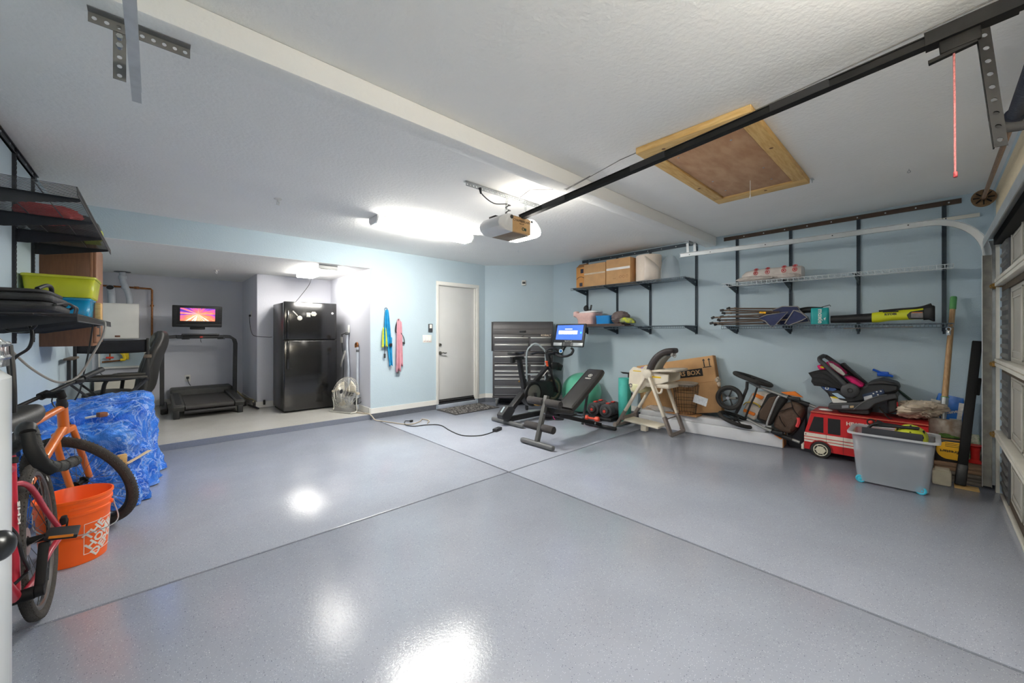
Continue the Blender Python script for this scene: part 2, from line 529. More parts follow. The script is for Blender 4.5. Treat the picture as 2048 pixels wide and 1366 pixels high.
for z in (.50, 1.085, 1.735):
    h = MB().box2((5.02, YF - .01, z - .035), (5.10, YF + .008, z + .0)).cyl((5.06, YF + .03, z - .02), (5.16, YF + .03, z - .02), .007, n=8)
    h.prism([(5.05, YF + .0, z - .035), (5.05, YF + .045, z - .03), (5.05, YF + .045, z - .008), (5.05, YF + .0, z + .01)], (.05, 0, 0))
    h.cyl((5.135, YF + .03, z - .02), (5.155, YF + .03, z - .02), .024, n=14)
    h.build('roller_hinge', M_brass, d2)
# header board and door jamb posts
struct(MB().box2((XL, YF, 2.20), (XR - .25, YF + .003, ZC - .06)).build('trim_3', M_cream))
struct(MB().box2((5.13, YF, 0), (5.20, YF + .02, 2.2)).build('trim_4', M_dwhite))
struct(MB().box2((DX0 - .3, YF - .30, -.008), (DX1 + .1, YF - .05, .012)).build('trim_5', M_dbrown))

# ---- right hand door track: vertical leg, curve, horizontal run to the hanger
def c_rail(pts, up_list, w=.052, d=.030, t=.0025):
    """C shaped steel track swept along points; up_list gives the open side direction"""
    prof = [(-w / 2, d), (-w / 2, 0), (w / 2, 0), (w / 2, d), (w / 2 - t, d), (w / 2 - t, t), (-w / 2 + t, t), (-w / 2 + t, d)]
    rings = []
    for i, p in enumerate(pts):
        p = Vector(p)
        dd = (Vector(pts[min(i + 1, len(pts) - 1)]) - Vector(pts[max(i - 1, 0)])).normalized()
        op = Vector(up_list).normalized()
        sd = dd.cross(op).normalized()
        rings.append([p + sd * a + op * b for a, b in prof])
    return rings
def track(x, open_dir, ystop):
    pts = [(x, -.315, .03), (x, -.315, 1.0), (x, -.315, 1.98)]
    R = .34
    for i in range(1, 13):
        a = PI / 2 * i / 12
        pts.append((x, -.315 + R * (1 - math.cos(a)), 1.98 + R * math.sin(a)))
    pts += [(x, 1.0, 2.33), (x, ystop, 2.36)]
    return c_rail(pts, open_dir)
tr = thing('door_track', 'galvanised door track curving from the right jamb up along the right wall', 'track', (5.15, -.315, 0))
b = MB((5.15, -.315, 0)); rr = track(5.165, (-1, 0, 0), 2.28); b.loft(rr[2:]); b.build('curved_rail', M_galvw, tr)
b = MB((5.15, -.315, 0)); b.loft(rr[:3]); b.build('vertical_rail', M_track, tr)
MB((5.15, -.315, 0)).box2((5.128, -.2895, .03), (5.166, -.2865, 1.98), bev=.001).build('rail_lip', M_lip_highlight, tr)
b = MB((5.15, -.315, 0)); b.box2((5.165, -.36, .05), (5.19, -.34, 2.1)); b.box2((5.166, YF, .05), (5.169, -.30, 2.1)); b.build('mounting_flange', M_galv, tr)
b = MB((5.15, -.315, 0))
for yy in (2.10, 2.19):
    b.beam((5.17, yy, 2.51), (5.17, yy - .01, 2.36), .003, .032, up=(0, 1, 0))
b.build('hanger_strap', M_galvw, tr)
b = MB((5.15, -.315, 0)).box2((5.02, 2.11, 2.478), (5.30, 2.114, 2.512)).box2((5.02, 2.11, 2.507), (5.30, 2.15, 2.51)); b.build('hanger_angle', M_galv, tr)
for yy, zz in ((.15, 2.33), (.7, 2.335), (1.3, 2.342), (1.9, 2.35), (2.16, 2.356)):
    MB((5.15, -.315, 0)).cyl((5.16, yy, zz), (5.168, yy, zz), .006, n=8).build('bolt', mat('bolt_dark', (70, 70, 72), 0.4, 0.8), tr)
# ---- end of the left track, hung from a perforated angle under the beam
def perforated(b, p0, p1, n1, n2, w, pitch, hole, t=.0025):
    """flat strap from p0 to p1 with a row of hexagonal holes; n1 = width direction, n2 = thickness direction"""
    p0 = Vector(p0); p1 = Vector(p1); n1 = Vector(n1).normalized(); n2 = Vector(n2).normalized()
    L = (p1 - p0).length; d = (p1 - p0) / L; k = max(1, int(L / pitch)); st_ = L / k
    for i in range(k):
        c = p0 + d * (st_ * (i + .5))
        out = []; inn = []
        sq = [(-1, -1), (0, -1), (1, -1), (1, 0), (1, 1), (0, 1), (-1, 1), (-1, 0)]
        for (x, y) in sq:
            out.append(c + d * (x * st_ / 2) + n1 * (y * w / 2))
            a = math.atan2(y, x)
            inn.append(c + d * (math.cos(a) * hole) + n1 * (math.sin(a) * hole))
        vs = []
        for s_ in (-1, 1):
            vs += [p + n2 * (s_ * t / 2) for p in out] + [p + n2 * (s_ * t / 2) for p in inn]
        fs = []
        for j in range(8):
            l = (j + 1) % 8
            fs += [(j, l, 8 + l, 8 + j), (16 + l, 16 + j, 24 + j, 24 + l), (8 + j, 8 + l, 24 + l, 24 + j), (l, j, 16 + j, 16 + l)]
        b.add(vs, fs)
    return b
lt = thing('door_track', 'end of the left door track hanging from a perforated bracket under the beam', 'track', (-.07, 2.28, 2.51))
o = (-.07, 2.28, 2.51)
b = MB(o); b.loft(c_rail([(-.07, -.05, 2.33), (-.07, 1.0, 2.325), (-.07, 2.31, 2.335)], (1, 0, 0), w=.05)); b.build('rail', mat('track_pale', (196, 198, 198), .4, .15, var=.08, vs=14), lt)
b = MB(o); perforated(b, (-.18, 2.105, 2.488), (.11, 2.105, 2.488), (0, 0, 1), (0, 1, 0), .038, .032, .0075)
b.box2((-.18, 2.07, 2.506), (.11, 2.105, 2.509)); b.build('hanger_angle', M_hang, lt)
b = MB(o); perforated(b, (-.098, 2.11, 2.50), (-.098, 2.11, 2.29), (1, 0, 0), (0, 1, 0), .036, .032, .0075)
b.build('hanger_strap', M_hang, lt)
for zz in (2.42, 2.455): MB(o).cyl((-.098, 2.10, zz), (-.098, 2.12, zz), .010, n=6).build('bolt', M_galv, lt)
# ---- torsion shaft, cable drum, spring
M_shaft = mat('rusty_shaft', (158, 132, 112), 0.5, 0.5, var=0.2, vs=30, stretch=(1, 8, 8))
ts = thing('torsion_shaft', 'rusty torsion shaft with cable drum above the garage door', 'shaft', (5.25, -.300, 2.48))
o = (5.25, -.300, 2.48)
MB(o).cyl((-.3, -.300, 2.48), (5.42, -.300, 2.48), .0135, n=12).build('shaft', M_shaft, ts)
b = MB(o).lathe([(.02, -.03), (.062, -.03), (.066, -.024), (.05, -.018), (.05, .02), (.072, .028), (.072, .034), (.02, .034)], (5.24, -.300, 2.48), (-1, 0, 0), 28); b.build('cable_drum', mat('drum_rust', (128, 102, 74), .6, .3, var=.25, vs=40), ts)
b = MB(o)
for i in range(8):
    a = 2 * PI * i / 8
    b.beam((5.198, -.300 + .022 * math.cos(a), 2.48 + .022 * math.sin(a)), (5.198, -.300 + .06 * math.cos(a), 2.48 + .06 * math.sin(a)), .008, .008, up=(1, 0, 0))
b.build('drum_spoke', M_blackm, ts)
b = MB(o)
pts = []
for i in range(60 * 12 + 1):
    t = 2 * PI * i / 12
    pts.append((3.35 - i * .0012, -.300 + .028 * math.cos(t), 2.48 + .028 * math.sin(t)))
b.tube(pts, .004, 5); b.build('spring', mat('spring_steel', (70, 72, 84), 0.4, 0.8), ts)
MB(o).lathe([(.03, 0), (.042, .004), (.042, .03), (.034, .05), (.02, .055)], (3.35, -.300, 2.48), (1, 0, 0), 18).build('spring_cone', mat('cone_dark', (60, 62, 74), 0.5, 0.5), ts)
tag(MB((5.61, -.05, 2.44)).beam((5.61, -.30, 2.42), (5.61, .35, 2.42), .012, .034).build('angle_bracket', M_dwhite), 'white angle bracket on the right wall under the cable drum', 'bracket')

# ---- opener rail, trolley, arm, rope
def rail_pt(y): return Vector((2.36, y, 2.533 - (y + .056) * .0784))
ra = thing('door_opener', 'grey garage door opener with a long black rail and a cardboard coloured end plate', 'opener', (2.36, 2.56, 2.19))
o = (2.36, 2.56, 2.19)
b = MB(o).beam(rail_pt(-.34), rail_pt(2.45), .032, .030); b.beam(rail_pt(-.34) + V(0, 0, .018), rail_pt(2.45) + V(0, 0, .018), .045, .005); b.beam(rail_pt(-.34) - V(0, 0, .018), rail_pt(2.45) - V(0, 0, .018), .045, .005); b.build('rail', M_blackm, ra)
for yy in (.45, 1.25, 2.05): MB(o).beam(rail_pt(yy - .12), rail_pt(yy + .12), .05, .040).build('rail_sleeve', M_black, ra)
b = MB(o).beam(rail_pt(-.22) + V(0, 0, .002), rail_pt(.02) + V(0, 0, .002), .062, .055); b.beam(rail_pt(-.13) - V(0, 0, .045), rail_pt(-.02) - V(0, 0, .045), .03, .06, bev=.006)
b.beam(rail_pt(-.12) - V(0, 0, .075), rail_pt(.01) - V(0, 0, .088), .022, .014); b.build('trolley', M_blackm, ra)
b = MB(o)
# power head: chassis, cardboard coloured end plate facing the door, rounded light covers left and right
M_card = mat('tan_plate', (190, 152, 104), 0.6, var=0.06, vs=20)
M_lens = mat('lens_grey', (205, 205, 205), 0.3, var=0.03)
M_lenslit = mat('lens_lit', (255, 250, 240), 0.4, var=0.0, emit=LAMP_OPENER)
MB(o).box2((2.235, 2.43, 2.185), (2.455, 2.70, 2.335), bev=.006).build('chassis', mat('chassis_brown', (128, 110, 92), 0.5), ra)
MB(o).box2((2.235, 2.415, 2.19), (2.455, 2.432, 2.325), bev=.003).build('end_plate', M_card, ra)
text('CHAMBERLAIN', .030, M_black, ra, (2.345 - o[0], 2.4145 - o[1], 2.292 - o[2]), (1, 0, 0), (0, 0, 1))
text('MAX LIFT', .014, M_black, ra, (2.345 - o[0], 2.4145 - o[1], 2.268 - o[2]), (1, 0, 0), (0, 0, 1))
bb = MB(o).torus((2.36, 2.413, 2.228), (0, 1, 0), .013, .003, 16, 5); bb.box2((2.376, 2.411, 2.215), (2.396, 2.4155, 2.238)); bb.build('badge', mat('badge_green', (60, 84, 66), 0.5), ra)
def lens(sgn, m):
    q = MB(o); x0 = 2.345 + sgn * .11
    prof = [(0, .335), (.06, .33), (.11, .31), (.145, .275), (.155, .245), (.145, .215), (.10, .19), (0, .185)]
    rings = []
    for yy, k in ((2.415, .75), (2.43, .95), (2.50, 1.0), (2.60, 1.0), (2.68, .95), (2.70, .8)):
        rings.append([(x0 + sgn * px_ * k, yy, 2.0 + pz) for px_, pz in prof])
    q.loft(rings); return q.build('light_cover', m, ra)
lens(-1, M_lens); lens(1, M_lenslit)
MB(o).cyl((2.225, 2.41, 2.31), (2.225, 2.425, 2.31), .016, n=14).build('cover_knob', M_black, ra)
MB(o).cyl((2.466, 2.41, 2.31), (2.466, 2.425, 2.31), .012, n=14).build('cover_knob', M_black, ra)
MB(o).box2((2.20, 2.60, 2.335), (2.34, 2.69, 2.362), bev=.004).build('terminal_box', M_blackm, ra)
for xx in (2.42, 2.665):
    q = MB(o); perforated(q, (xx, 2.69, 2.60), (xx - .02, 2.69, 2.33), (1, 0, 0), (0, 1, 0), .030, .026, .006); q.build('hanger_strap', M_galv, ra)
q = MB(o); perforated(q, (1.96, 2.705, 2.605), (2.87, 2.705, 2.605), (0, 0, 1), (0, 1, 0), .038, .032, .0085)
q.box2((1.96, 2.705, 2.623), (2.87, 2.74, 2.626)); q.build('ceiling_angle', M_galv, ra)
q = MB(o); pts = []
for i in range(60):
    t = i / 59
    pts.append((2.42 + .022 * math.sin(t * 22), 2.675 + .02 * math.cos(t * 22), 2.53 - t * .17))
q.tube(cat([(2.10, 2.69, 2.595), (2.12, 2.68, 2.54), (2.24, 2.67, 2.49), (2.40, 2.67, 2.52)], 5) + pts, .0055, 6); q.build('power_cord', M_black, ra)
MB(o).cyl((2.105, 2.695, 2.60), (2.11, 2.69, 2.55), .014, .008, n=10).build('plug', M_black, ra)
# curved and straight arms that pull the door, emergency rope
q = MB(o); perforated(q, (2.36, -.135, 2.50), (2.36, -.178, 2.03), (0, 1, .09), (1, 0, 0), .034, .05, .0085, t=.004)
q.beam((2.372, -.118, 2.50), (2.372, -.161, 2.03), .004, .012, up=(1, 0, 0)); q.build('straight_arm', M_blackm, ra)
q = MB(o); q.tube(cat([(2.368, -.160, 2.21), (2.368, -.168, 2.13), (2.368, -.19, 2.10), (2.368, -.25, 2.09), (2.368, -.37, 2.085)], 5), .018, 6, flat=.25, up=(1, 0, 0)); q.build('curved_arm', M_blackm, ra)
M_rope = mat('red_rope', (196, 120, 120), 0.8, var=0.3, vs=160)
q = MB(o); q.tube([(2.36, -.06, 2.462), (2.361, -.062, 2.2), (2.36, -.063, 1.965)], .0035, 6); q.tube([(2.36, -.06, 2.466), (2.36, -.035, 2.455)], .003, 6); q.build('release_rope', M_rope, ra)
MB(o).box((2.36, -.064, 1.957), (.018, .012, .022), bev=.003).build('rope_handle', mat('red_plastic', (150, 40, 46), 0.5), ra)

# ---- ceiling wires, sprinklers, small hooks
M_wire = mat('white_wire', (205, 203, 198), 0.6)
M_wired = mat('grey_wire', (120, 118, 116), 0.6)
q = MB((2.4, .8, 2.62)); q.tube(cat([(2.397,-0.234,2.627), (2.534,0.435,2.627), (2.592,0.784,2.627), (2.520,1.025,2.626), (2.550,1.339,2.626), (2.578,1.594,2.627)], 6) + [(2.5, 2.05, 2.505)] + cat([(2.410,1.746,2.506), (2.483,2.037,2.506)], 2) + [(2.512,2.481,2.626), (2.580,2.683,2.626)], .0028, 6)
tag(q.build('low_voltage_wire', M_wired), 'thin grey wire tacked along the ceiling beside the wooden hatch to the opener', 'wire')
def sprinkler(x, y, z, label):
    t = thing('fire_sprinkler', label, 'sprinkler', (x, y, z), group=None)
    MB().lathe([(.0, -.001), (.036, -.001), (.03, -.008), (.0, -.009)], n=20).build('escutcheon', M_white, t)
    m_ = MB().cyl((0, 0, -.008), (0, 0, -.03), .010, n=10)
    for s_ in (-1, 1): m_.tube([(s_ * .008, 0, -.02), (s_ * .013, 0, -.035), (s_ * .003, 0, -.055)], .003, 6)
    m_.build('frame', M_white, t)
    MB().cyl((0, 0, -.055), (0, 0, -.058), .016, n=14).build('deflector', M_white, t)
sprinkler(.886, 4.326, ZC, 'white sprinkler head on the main ceiling left of the glowing light')
sprinkler(.718, 7.64, AZ, 'white sprinkler head on the low alcove ceiling above the treadmill')
for (xy, lab) in (((4.423,0.124,2.632), 'tiny screw eye in the ceiling right of the wooden hatch'), ((4.204,4.405,2.632), 'tiny dark screw eye in the ceiling beyond the door opener')):
    x, y, z = xy
    tag(MB((x, y, ZC)).torus((x, y, ZC - .022), (1, 0, 0), .009, .002, 14, 5).cyl((x, y, ZC), (x, y, ZC - .013), .002, n=6).build('screw_eye', M_galv), lab, 'hook')

# ---- attic hatch
M_pine = mat('pine', (222, 186, 122), 0.6, var=0.16, vs=9, stretch=(1, 9, 9), rgb2=(203, 158, 92))
M_pine2 = mat('pine_cross', (226, 192, 130), 0.6, var=0.16, vs=9, stretch=(9, 1, 9), rgb2=(206, 164, 98))
M_ply = mat('plywood', (199, 158, 122), 0.65, var=0.12, vs=5, stretch=(1, 3, 3), rgb2=(178, 134, 98))
hx0, hx1, hy0, hy1 = 2.50, 4.07, .70, 1.42
ha = thing('attic_hatch', 'wooden attic hatch with pine frame boards and a plywood door in the ceiling', 'hatch', ((hx0 + hx1) / 2, (hy0 + hy1) / 2, ZC))
o = ((hx0 + hx1) / 2, (hy0 + hy1) / 2, ZC)
for (a0, a1, c0, c1, mm) in ((hx0, hx0 + .14, hy0, hy1, M_pine2), (hx1 - .14, hx1, hy0, hy1, M_pine2), (hx0 + .141, hx1 - .141, hy0, hy0 + .09, M_pine), (hx0 + .141, hx1 - .141, hy1 - .09, hy1, M_pine)):
    MB(o).box2((a0, c0, ZC - .045), (a1, c1, ZC - .001), bev=.004).build('frame_board', mm, ha)
MB(o).box2((hx0 + .146, hy0 + .096, ZC - .034), (hx1 - .146, hy1 - .096, ZC - .004), bev=.002).build('plywood_panel', M_ply, ha)
for (q0, q1) in ((.3, .2), (.3, .55), (.95, .18), (.95, .55), (1.25, .2), (1.25, .55)):
    MB(o).lathe([(.0, .004), (.006, .003), (.008, 0)], (hx0 + q0, hy0 + q1, ZC - .034), (0, 0, -1), 10).build('screw_head', M_galv, ha)
for (q0, q1) in ((.06, .12), (.07, .55), (.6, .045), (1.0, .68), (1.48, .3)):
    MB(o).lathe([(.0, .0012), (.010, .001), (.013, 0)], (hx0 + q0, hy0 + q1, ZC - .045), (0, 0, -1), 10).build('knot', mat('knot', (112, 74, 40), 0.7), ha)
q = MB(o); q.tube([(3.66, 1.03, ZC - .034), (3.66, 1.03, 2.47)], .0025, 6); q.tube([(3.66, 1.03, 2.475), (3.662, 1.034, 2.45)], .005, 6); q.build('pull_cord', M_white, ha)
tag(MB((4.09, .69, ZC)).box2((4.075, .68, ZC - .004), (4.13, .70, ZC)).torus((4.10, .69, ZC - .02), (0, 1, 0), .012, .003, 12, 5).build('ceiling_hook', M_galvw), 'small metal hook plate on the ceiling at the hatch corner', 'hook')

# ================================================================ LAMPS
def emis(name, col, strength):
    return mat(name, col, 0.5, var=0.0, emit=strength)
def wrap_light(x0, x1, y, z, label, strength, mname):
    t = thing('wraparound_light', label, 'light', ((x0 + x1) / 2, y, z), group=None)
    o = ((x0 + x1) / 2, y, z); w = .115; h = .085
    pr = [(-w, 0), (w, 0), (w, -.02), (w * .95, -.05), (w * .62, -h), (-w * .62, -h), (-w * .95, -.05), (-w, -.02)]
    MB(o).box2((x0, y - w * .98, z - .012), (x1, y + w * .98, z - .001), bev=.003).build('housing', M_white, t)
    MB(o).loft([[(xx, y + a * .97, z - .012 + b_ * .9) for a, b_ in pr] for xx in (x0 + .022, x1 - .022)]).build('diffuser', emis(mname, (255, 252, 244), strength), t, smooth=False)
    for xx in (x0, x1 - .02):
        MB(o).loft([[(xa, y + a, z - .001 + b_) for a, b_ in pr] for xa in (xx, xx + .02)]).build('end_cap', mat('lamp_cap', (225, 225, 225), 0.4), t, smooth=False)
    return t
wrap_light(1.80, 3.13, 4.25, ZC, 'long glowing wraparound light on the ceiling left of the door opener', LAMP_MAIN, 'lamp_glow')
sl = thing('fill_light', 'added unseen fill light of hooded twin tubes near the garage door', 'light', (1.15, -.24, 2.40))  # fill light added out of view to even out the room's brightness
o = (1.15, -.24, 2.40)
MB(o).box2((.50, -.255, 2.42), (1.75, -.225, 2.45), bev=.004).build('housing', M_white, sl)
for yy in (-.29, -.19):
    MB(o).cyl((.52, yy, 2.425), (1.73, yy, 2.425), .019, n=12).build('tube', emis('fill_tube_glow', (255, 251, 242), LAMP_FILL), sl)
for s_ in (-1, 1):
    MB(o).prism([(.50, -.24 + s_ * .03, 2.446), (.50, -.24 + s_ * .135, 2.375), (.50, -.24 + s_ * .137, 2.378), (.50, -.24 + s_ * .03, 2.450)], (1.25, 0, 0)).build('fill_hood', M_white, sl)  # hood added to keep the fill off the ceiling beam
for xx in (.51, 1.74): MB(o).box2((xx - .012, -.32, 2.40), (xx + .012, -.16, 2.45), bev=.004).build('end_cap', M_white, sl)
for xx in (.75, 1.55): MB(o).cyl((xx, -.24, 2.45), (xx, -.24, ZC), .003, n=6).build('chain', M_galv, sl)
al = thing('strip_light', 'twin tube strip light glowing on the alcove ceiling above the fridge', 'light', (1.87, 6.6, AZ))
o = (1.87, 6.6, AZ)
MB(o).box2((1.80, 5.98, AZ - .035), (1.94, 7.22, AZ - .001), bev=.004).build('housing', M_white, al)
for xx in (1.765, 1.975):
    MB(o).cyl((xx, 6.01, AZ - .042), (xx, 7.19, AZ - .042), .019, n=12).build('tube', emis('tube_glow', (255, 252, 246), LAMP_ALCOVE), al)
for yy in (5.97, 7.19):
    MB(o).box2((1.74, yy, AZ - .065), (2.0, yy + .04, AZ - .001), bev=.005).build('end_cap', mat('lamp_cap2', (190, 190, 188), 0.5), al)
q = MB(o).tube(cat([(1.93, 7.0, AZ - .03), (1.90, 7.05, AZ - .18), (1.78, 7.1, AZ - .38), (1.70, 7.14, AZ - .50)], 6), .004, 6); q.build('lamp_cord', M_black, al)

# ================================================================ WALL SHELVING
M_slate = mat('slate_steel', (58, 70, 80), 0.5, 0.3, var=0.06, vs=12)
M_bronze = mat('bronze_steel', (84, 68, 58), 0.5, 0.4, var=0.1, vs=12)
M_wirew = mat('shelf_wire_white', (205, 212, 215), 0.4, 0.2)
M_wireg = mat('shelf_wire_grey', (92, 106, 116), 0.45, 0.3)
M_wirel = mat('shelf_wire_dark', (70, 70, 72), 0.45, 0.3)
def wall_rail(wx, sg, y0, y1, ys, z0, ztop, m_rail, m_std, label):
    """hang rail with slotted standards; sg = direction of the room seen from the wall"""
    t = thing('shelf_rail', label, 'shelf rail', (wx, (y0 + y1) / 2, ztop))
    o = (wx, (y0 + y1) / 2, ztop)
    r = MB(o).box2((wx, y0, ztop - .045), (wx + sg * .012, y1, ztop)).box2((wx, y0, ztop - .008), (wx + sg * .022, y1, ztop)).box2((wx, y0, ztop - .045), (wx + sg * .018, y1, ztop - .038))
    r.build('hang_rail', m_rail, t)
    n = int((y1 - y0) / .22)
    q = MB(o)
    for i in range(n):
        MB(o).cyl((wx + sg * .010, y0 + .08 + i * .22, ztop - .023), (wx + sg * .016, y0 + .08 + i * .22, ztop - .023), .007, n=8).build('screw_head', M_galvw, t)
    for y in ys:
        s = MB(o)
        s.box2((wx, y - .0145, z0), (wx + sg * .004, y + .0145, ztop - .002))
        for k in (-1, 1):                                        # notched side flanges
            s.box2((wx, y + k * .0145 - .0012, z0), (wx + sg * .016, y + k * .0145 + .0012, ztop - .002))
            zz = z0 + .02
            while zz < ztop - .05:
                s.box2((wx + sg * .014, y + k * .0105 - .005, zz), (wx + sg * .018, y + k * .0105 + .005, zz + .018))
                zz += .031
        s.build('standard', m_std, t, smooth=False)
def bracket(wx, sg, y, z, depth, m, parent, o, h=.10):
    b = MB(o)
    x0, x1 = wx + sg * .018, wx + sg * depth
    b.prism([(x0, y - .006, z - .008), (x1, y - .006, z - .008), (x1, y - .006, z - .024), (x0 + sg * .05, y - .006, z - h), (x0, y - .006, z - h)], (0, .003, 0))
    b.box2((x0, y - .012, z - .011), (x1, y + .012, z - .008))
    b.box2((x0, y - .010, z - h), (x0 + sg * .012, y + .010, z - .008))
    b.build('bracket', m, parent, smooth=False)
    if sg < 0: MB(o).lathe([(.0, .0), (.009, 0), (.009, .002), (0, .002)], (x0 + sg * .05, y - .0065, z - .045), (0, -1, 0), 10, sx=2).build('bracket_slot', mat('slot_pale', (150, 165, 172), 0.6), parent)
def wire_shelf(wx, sg, y0, y1, z, depth, ybr, m_wire, m_front, m_br, label, lip=.038, pitch=.0254, lipm=1, name='wire_shelf'):
    t = thing(name, label, 'shelf', (wx, (y0 + y1) / 2, z))
    o = (wx, (y0 + y1) / 2, z)
    xf = wx + sg * depth
    d = MB(o); n = int(round((y1 - y0) / pitch))
    f = MB(o)
    for i in range(n + 1):
        y = y0 + (y1 - y0) * i / n
        d.tube([(wx + sg * .022, y, z), (xf, y, z)], .0017, 5)
        if lip and i % lipm == 0:
            f.tube([(xf + sg * .001, y, z + .001), (xf + sg * .003, y, z - lip)], .0024, 5)
    q = d.build('wire_deck', m_wire, t); q['kind'] = 'stuff'
    if lip:
        q = f.build('front_lip', m_front, t); q['kind'] = 'stuff'
        MB(o).tube([(xf + sg * .003, y0, z - lip), (xf + sg * .003, y1, z - lip)], .0035, 6).build('front_rod', m_front, t)
    MB(o).tube([(xf, y0, z - .003), (xf, y1, z - .003)], .0035, 6).build('front_rod', m_front, t)
    for k in (.03, depth * .36, depth * .68):
        MB(o).tube([(wx + sg * k, y0, z - .004), (wx + sg * k, y1, z - .004)], .003, 6).build('support_rod', m_wire, t)
    for y in ybr:
        bracket(wx, sg, y, z, depth - .01, m_br, t, o)
    return t
YSR = (1.73, 1.15, .54, -.08); YSL = (4.12, 3.52, 2.94, 2.25)
wall_rail(XR, -1, -.19, 1.89, YSR, 1.34, 2.60, M_bronze, M_slate, 'bronze hang rail with four slotted standards on the right wall nearest the garage door')
wall_rail(XR, -1, 2.24, 4.23, YSL, 1.31, 2.615, M_slate, M_slate, 'slate hang rail with four slotted standards on the right wall nearest the room corner')
wire_shelf(XR, -1, -.13, 1.78, 1.94, .42, YSR, M_wirew, M_wirew, M_slate, 'pale wire shelf holding the bubble wrap bag, high on the right wall', lipm=2)
wire_shelf(XR, -1, -.13, 1.78, 1.415, .42, YSR, M_wireg, M_wireg, M_slate, 'wire shelf holding the leaf blower and folded canopy chairs')
wire_shelf(XR, -1, 2.23, 4.16, 2.085, .42, YSL, M_wireg, M_wireg, M_slate, 'grey wire shelf holding the cardboard boxes, high on the right wall')
wire_shelf(XR, -1, 2.23, 4.16, 1.43, .42, YSL, M_wireg, M_wireg, M_slate, 'grey wire shelf holding the pink potty seat and blue tub')
YSW = (4.93, 4.36, 3.77, 3.18)
M_graphite = mat('graphite_steel', (46, 48, 54), 0.45, 0.3, var=0.08, vs=12)
wall_rail(XL, 1, 2.6, 5.05, YSW, 1.25, 2.625, M_graphite, M_graphite, 'dark hang rail with standards along the left wall under the ceiling')
wire_shelf(XL, 1, 2.95, 4.97, 2.065, .44, YSW, M_wirel, M_wirel, M_graphite, 'upper dark wire shelf on the left wall with brackets seen from below', pitch=.0254)
wire_shelf(XL, 1, 2.95, 4.97, 1.42, .44, YSW, M_wirel, M_wirel, M_graphite, 'lower dark wire shelf on the left wall carrying the bag and bins', pitch=.0254)

# ================================================================ ALCOVE
M_gloss = mat('fridge_black', (18, 18, 19), 0.16, 0, var=0.1, vs=5, coat=0.3, bump=0.01, bs=30)
M_fside = mat('fridge_side', (26, 26, 26), 0.3, 0, var=0.1, vs=8)
M_graymid = mat('grey_mid', (96, 97, 98), 0.5)
M_char = mat('charcoal', (44, 45, 48), 0.55, var=0.12, vs=12)
M_dark = mat('near_black', (24, 25, 27), 0.5, var=0.15, vs=12)
M_copper = mat('copper_pipe', (146, 96, 58), 0.4, 0.8, var=0.3, vs=40)
M_pvc = mat('pvc_pipe', (196, 202, 210), 0.4, var=0.04, vs=20)
M_chrome = mat('chrome', (190, 192, 194), 0.18, 1.0, var=0.05)
M_yellow = mat('yellow_tape', (236, 206, 30), 0.5, var=0.1, vs=30)
# fridge
o = (1.875, 7.2, ZF)
t = fridge = thing('refrigerator', 'tall black top freezer refrigerator in the alcove beside the wire fan', 'refrigerator', o)
MB(o).box2((1.485, 6.89, .105), (2.262, 7.60, 1.81), bev=.008).build('cabinet', M_fside, t)
MB(o).box2((1.50, 6.90, ZF), (2.25, 7.55, .11)).build('toe_grille', M_dark, t)
u = MB(o).box2((1.478, 6.825, 1.222), (2.264, 6.888, 1.822), bev=.012, seg=3).build('freezer_door', M_gloss, t)
l = MB(o).box2((1.478, 6.825, .105), (2.264, 6.888, 1.208), bev=.012, seg=3).build('fridge_door', M_gloss, t)
for d_, z0, z1 in ((u, 1.235, 1.68), (l, .76, 1.195)):
    MB(o).box2((1.512, 6.785, z0), (1.546, 6.812, z1), bev=.009).box2((1.516, 6.80, z0 + .02), (1.542, 6.83, z0 + .05)).box2((1.516, 6.80, z1 - .05), (1.542, 6.83, z1 - .02)).build('door_handle', M_gloss, d_)
MB(o).lathe([(0, .004), (.017, .003), (.02, 0)], (2.196, 6.825, 1.656), (0, -1, 0), 20).build('badge', mat('badge_silver', (205, 206, 206), 0.35, 0.5), u)
mm = mat('magnet_white', (190, 188, 178), 0.5, var=0.08, vs=60)
tag(MB((1.66, 6.822, 1.6)).beam((1.600, 6.820, 1.675), (1.668, 6.820, 1.60), .018, .007, up=(0, 1, 0), bev=.003).lathe([(0, .008), (.026, .007), (.036, .004), (.038, 0)], (1.70, 6.824, 1.565), (0, -1, 0), 20).build('bottle_opener', mm), 'pale ladle shaped magnet on the upper left of the fridge', 'magnet')
tag(MB((1.827, 6.822, 1.618)).box2((1.797, 6.815, 1.585), (1.855, 6.824, 1.655), bev=.002).build('photo_magnet', mm), 'small square picture magnet at the middle of the fridge freezer door', 'magnet')
q = MB((1.905, 6.822, 1.64))
for i in range(6):
    q.lathe([(0, .007), (.018, .006), (.02, 0)], (1.905 + .026 * math.cos(i * PI / 3), 6.824, 1.638 + .020 * math.sin(i * PI / 3)), (0, -1, 0), 12)
tag(q.lathe([(0, .010), (.016, .009), (.018, 0)], (1.905, 6.824, 1.638), (0, -1, 0), 14).build('flower_magnet', mm), 'flower shaped magnet right of the square picture magnet on the fridge', 'magnet')
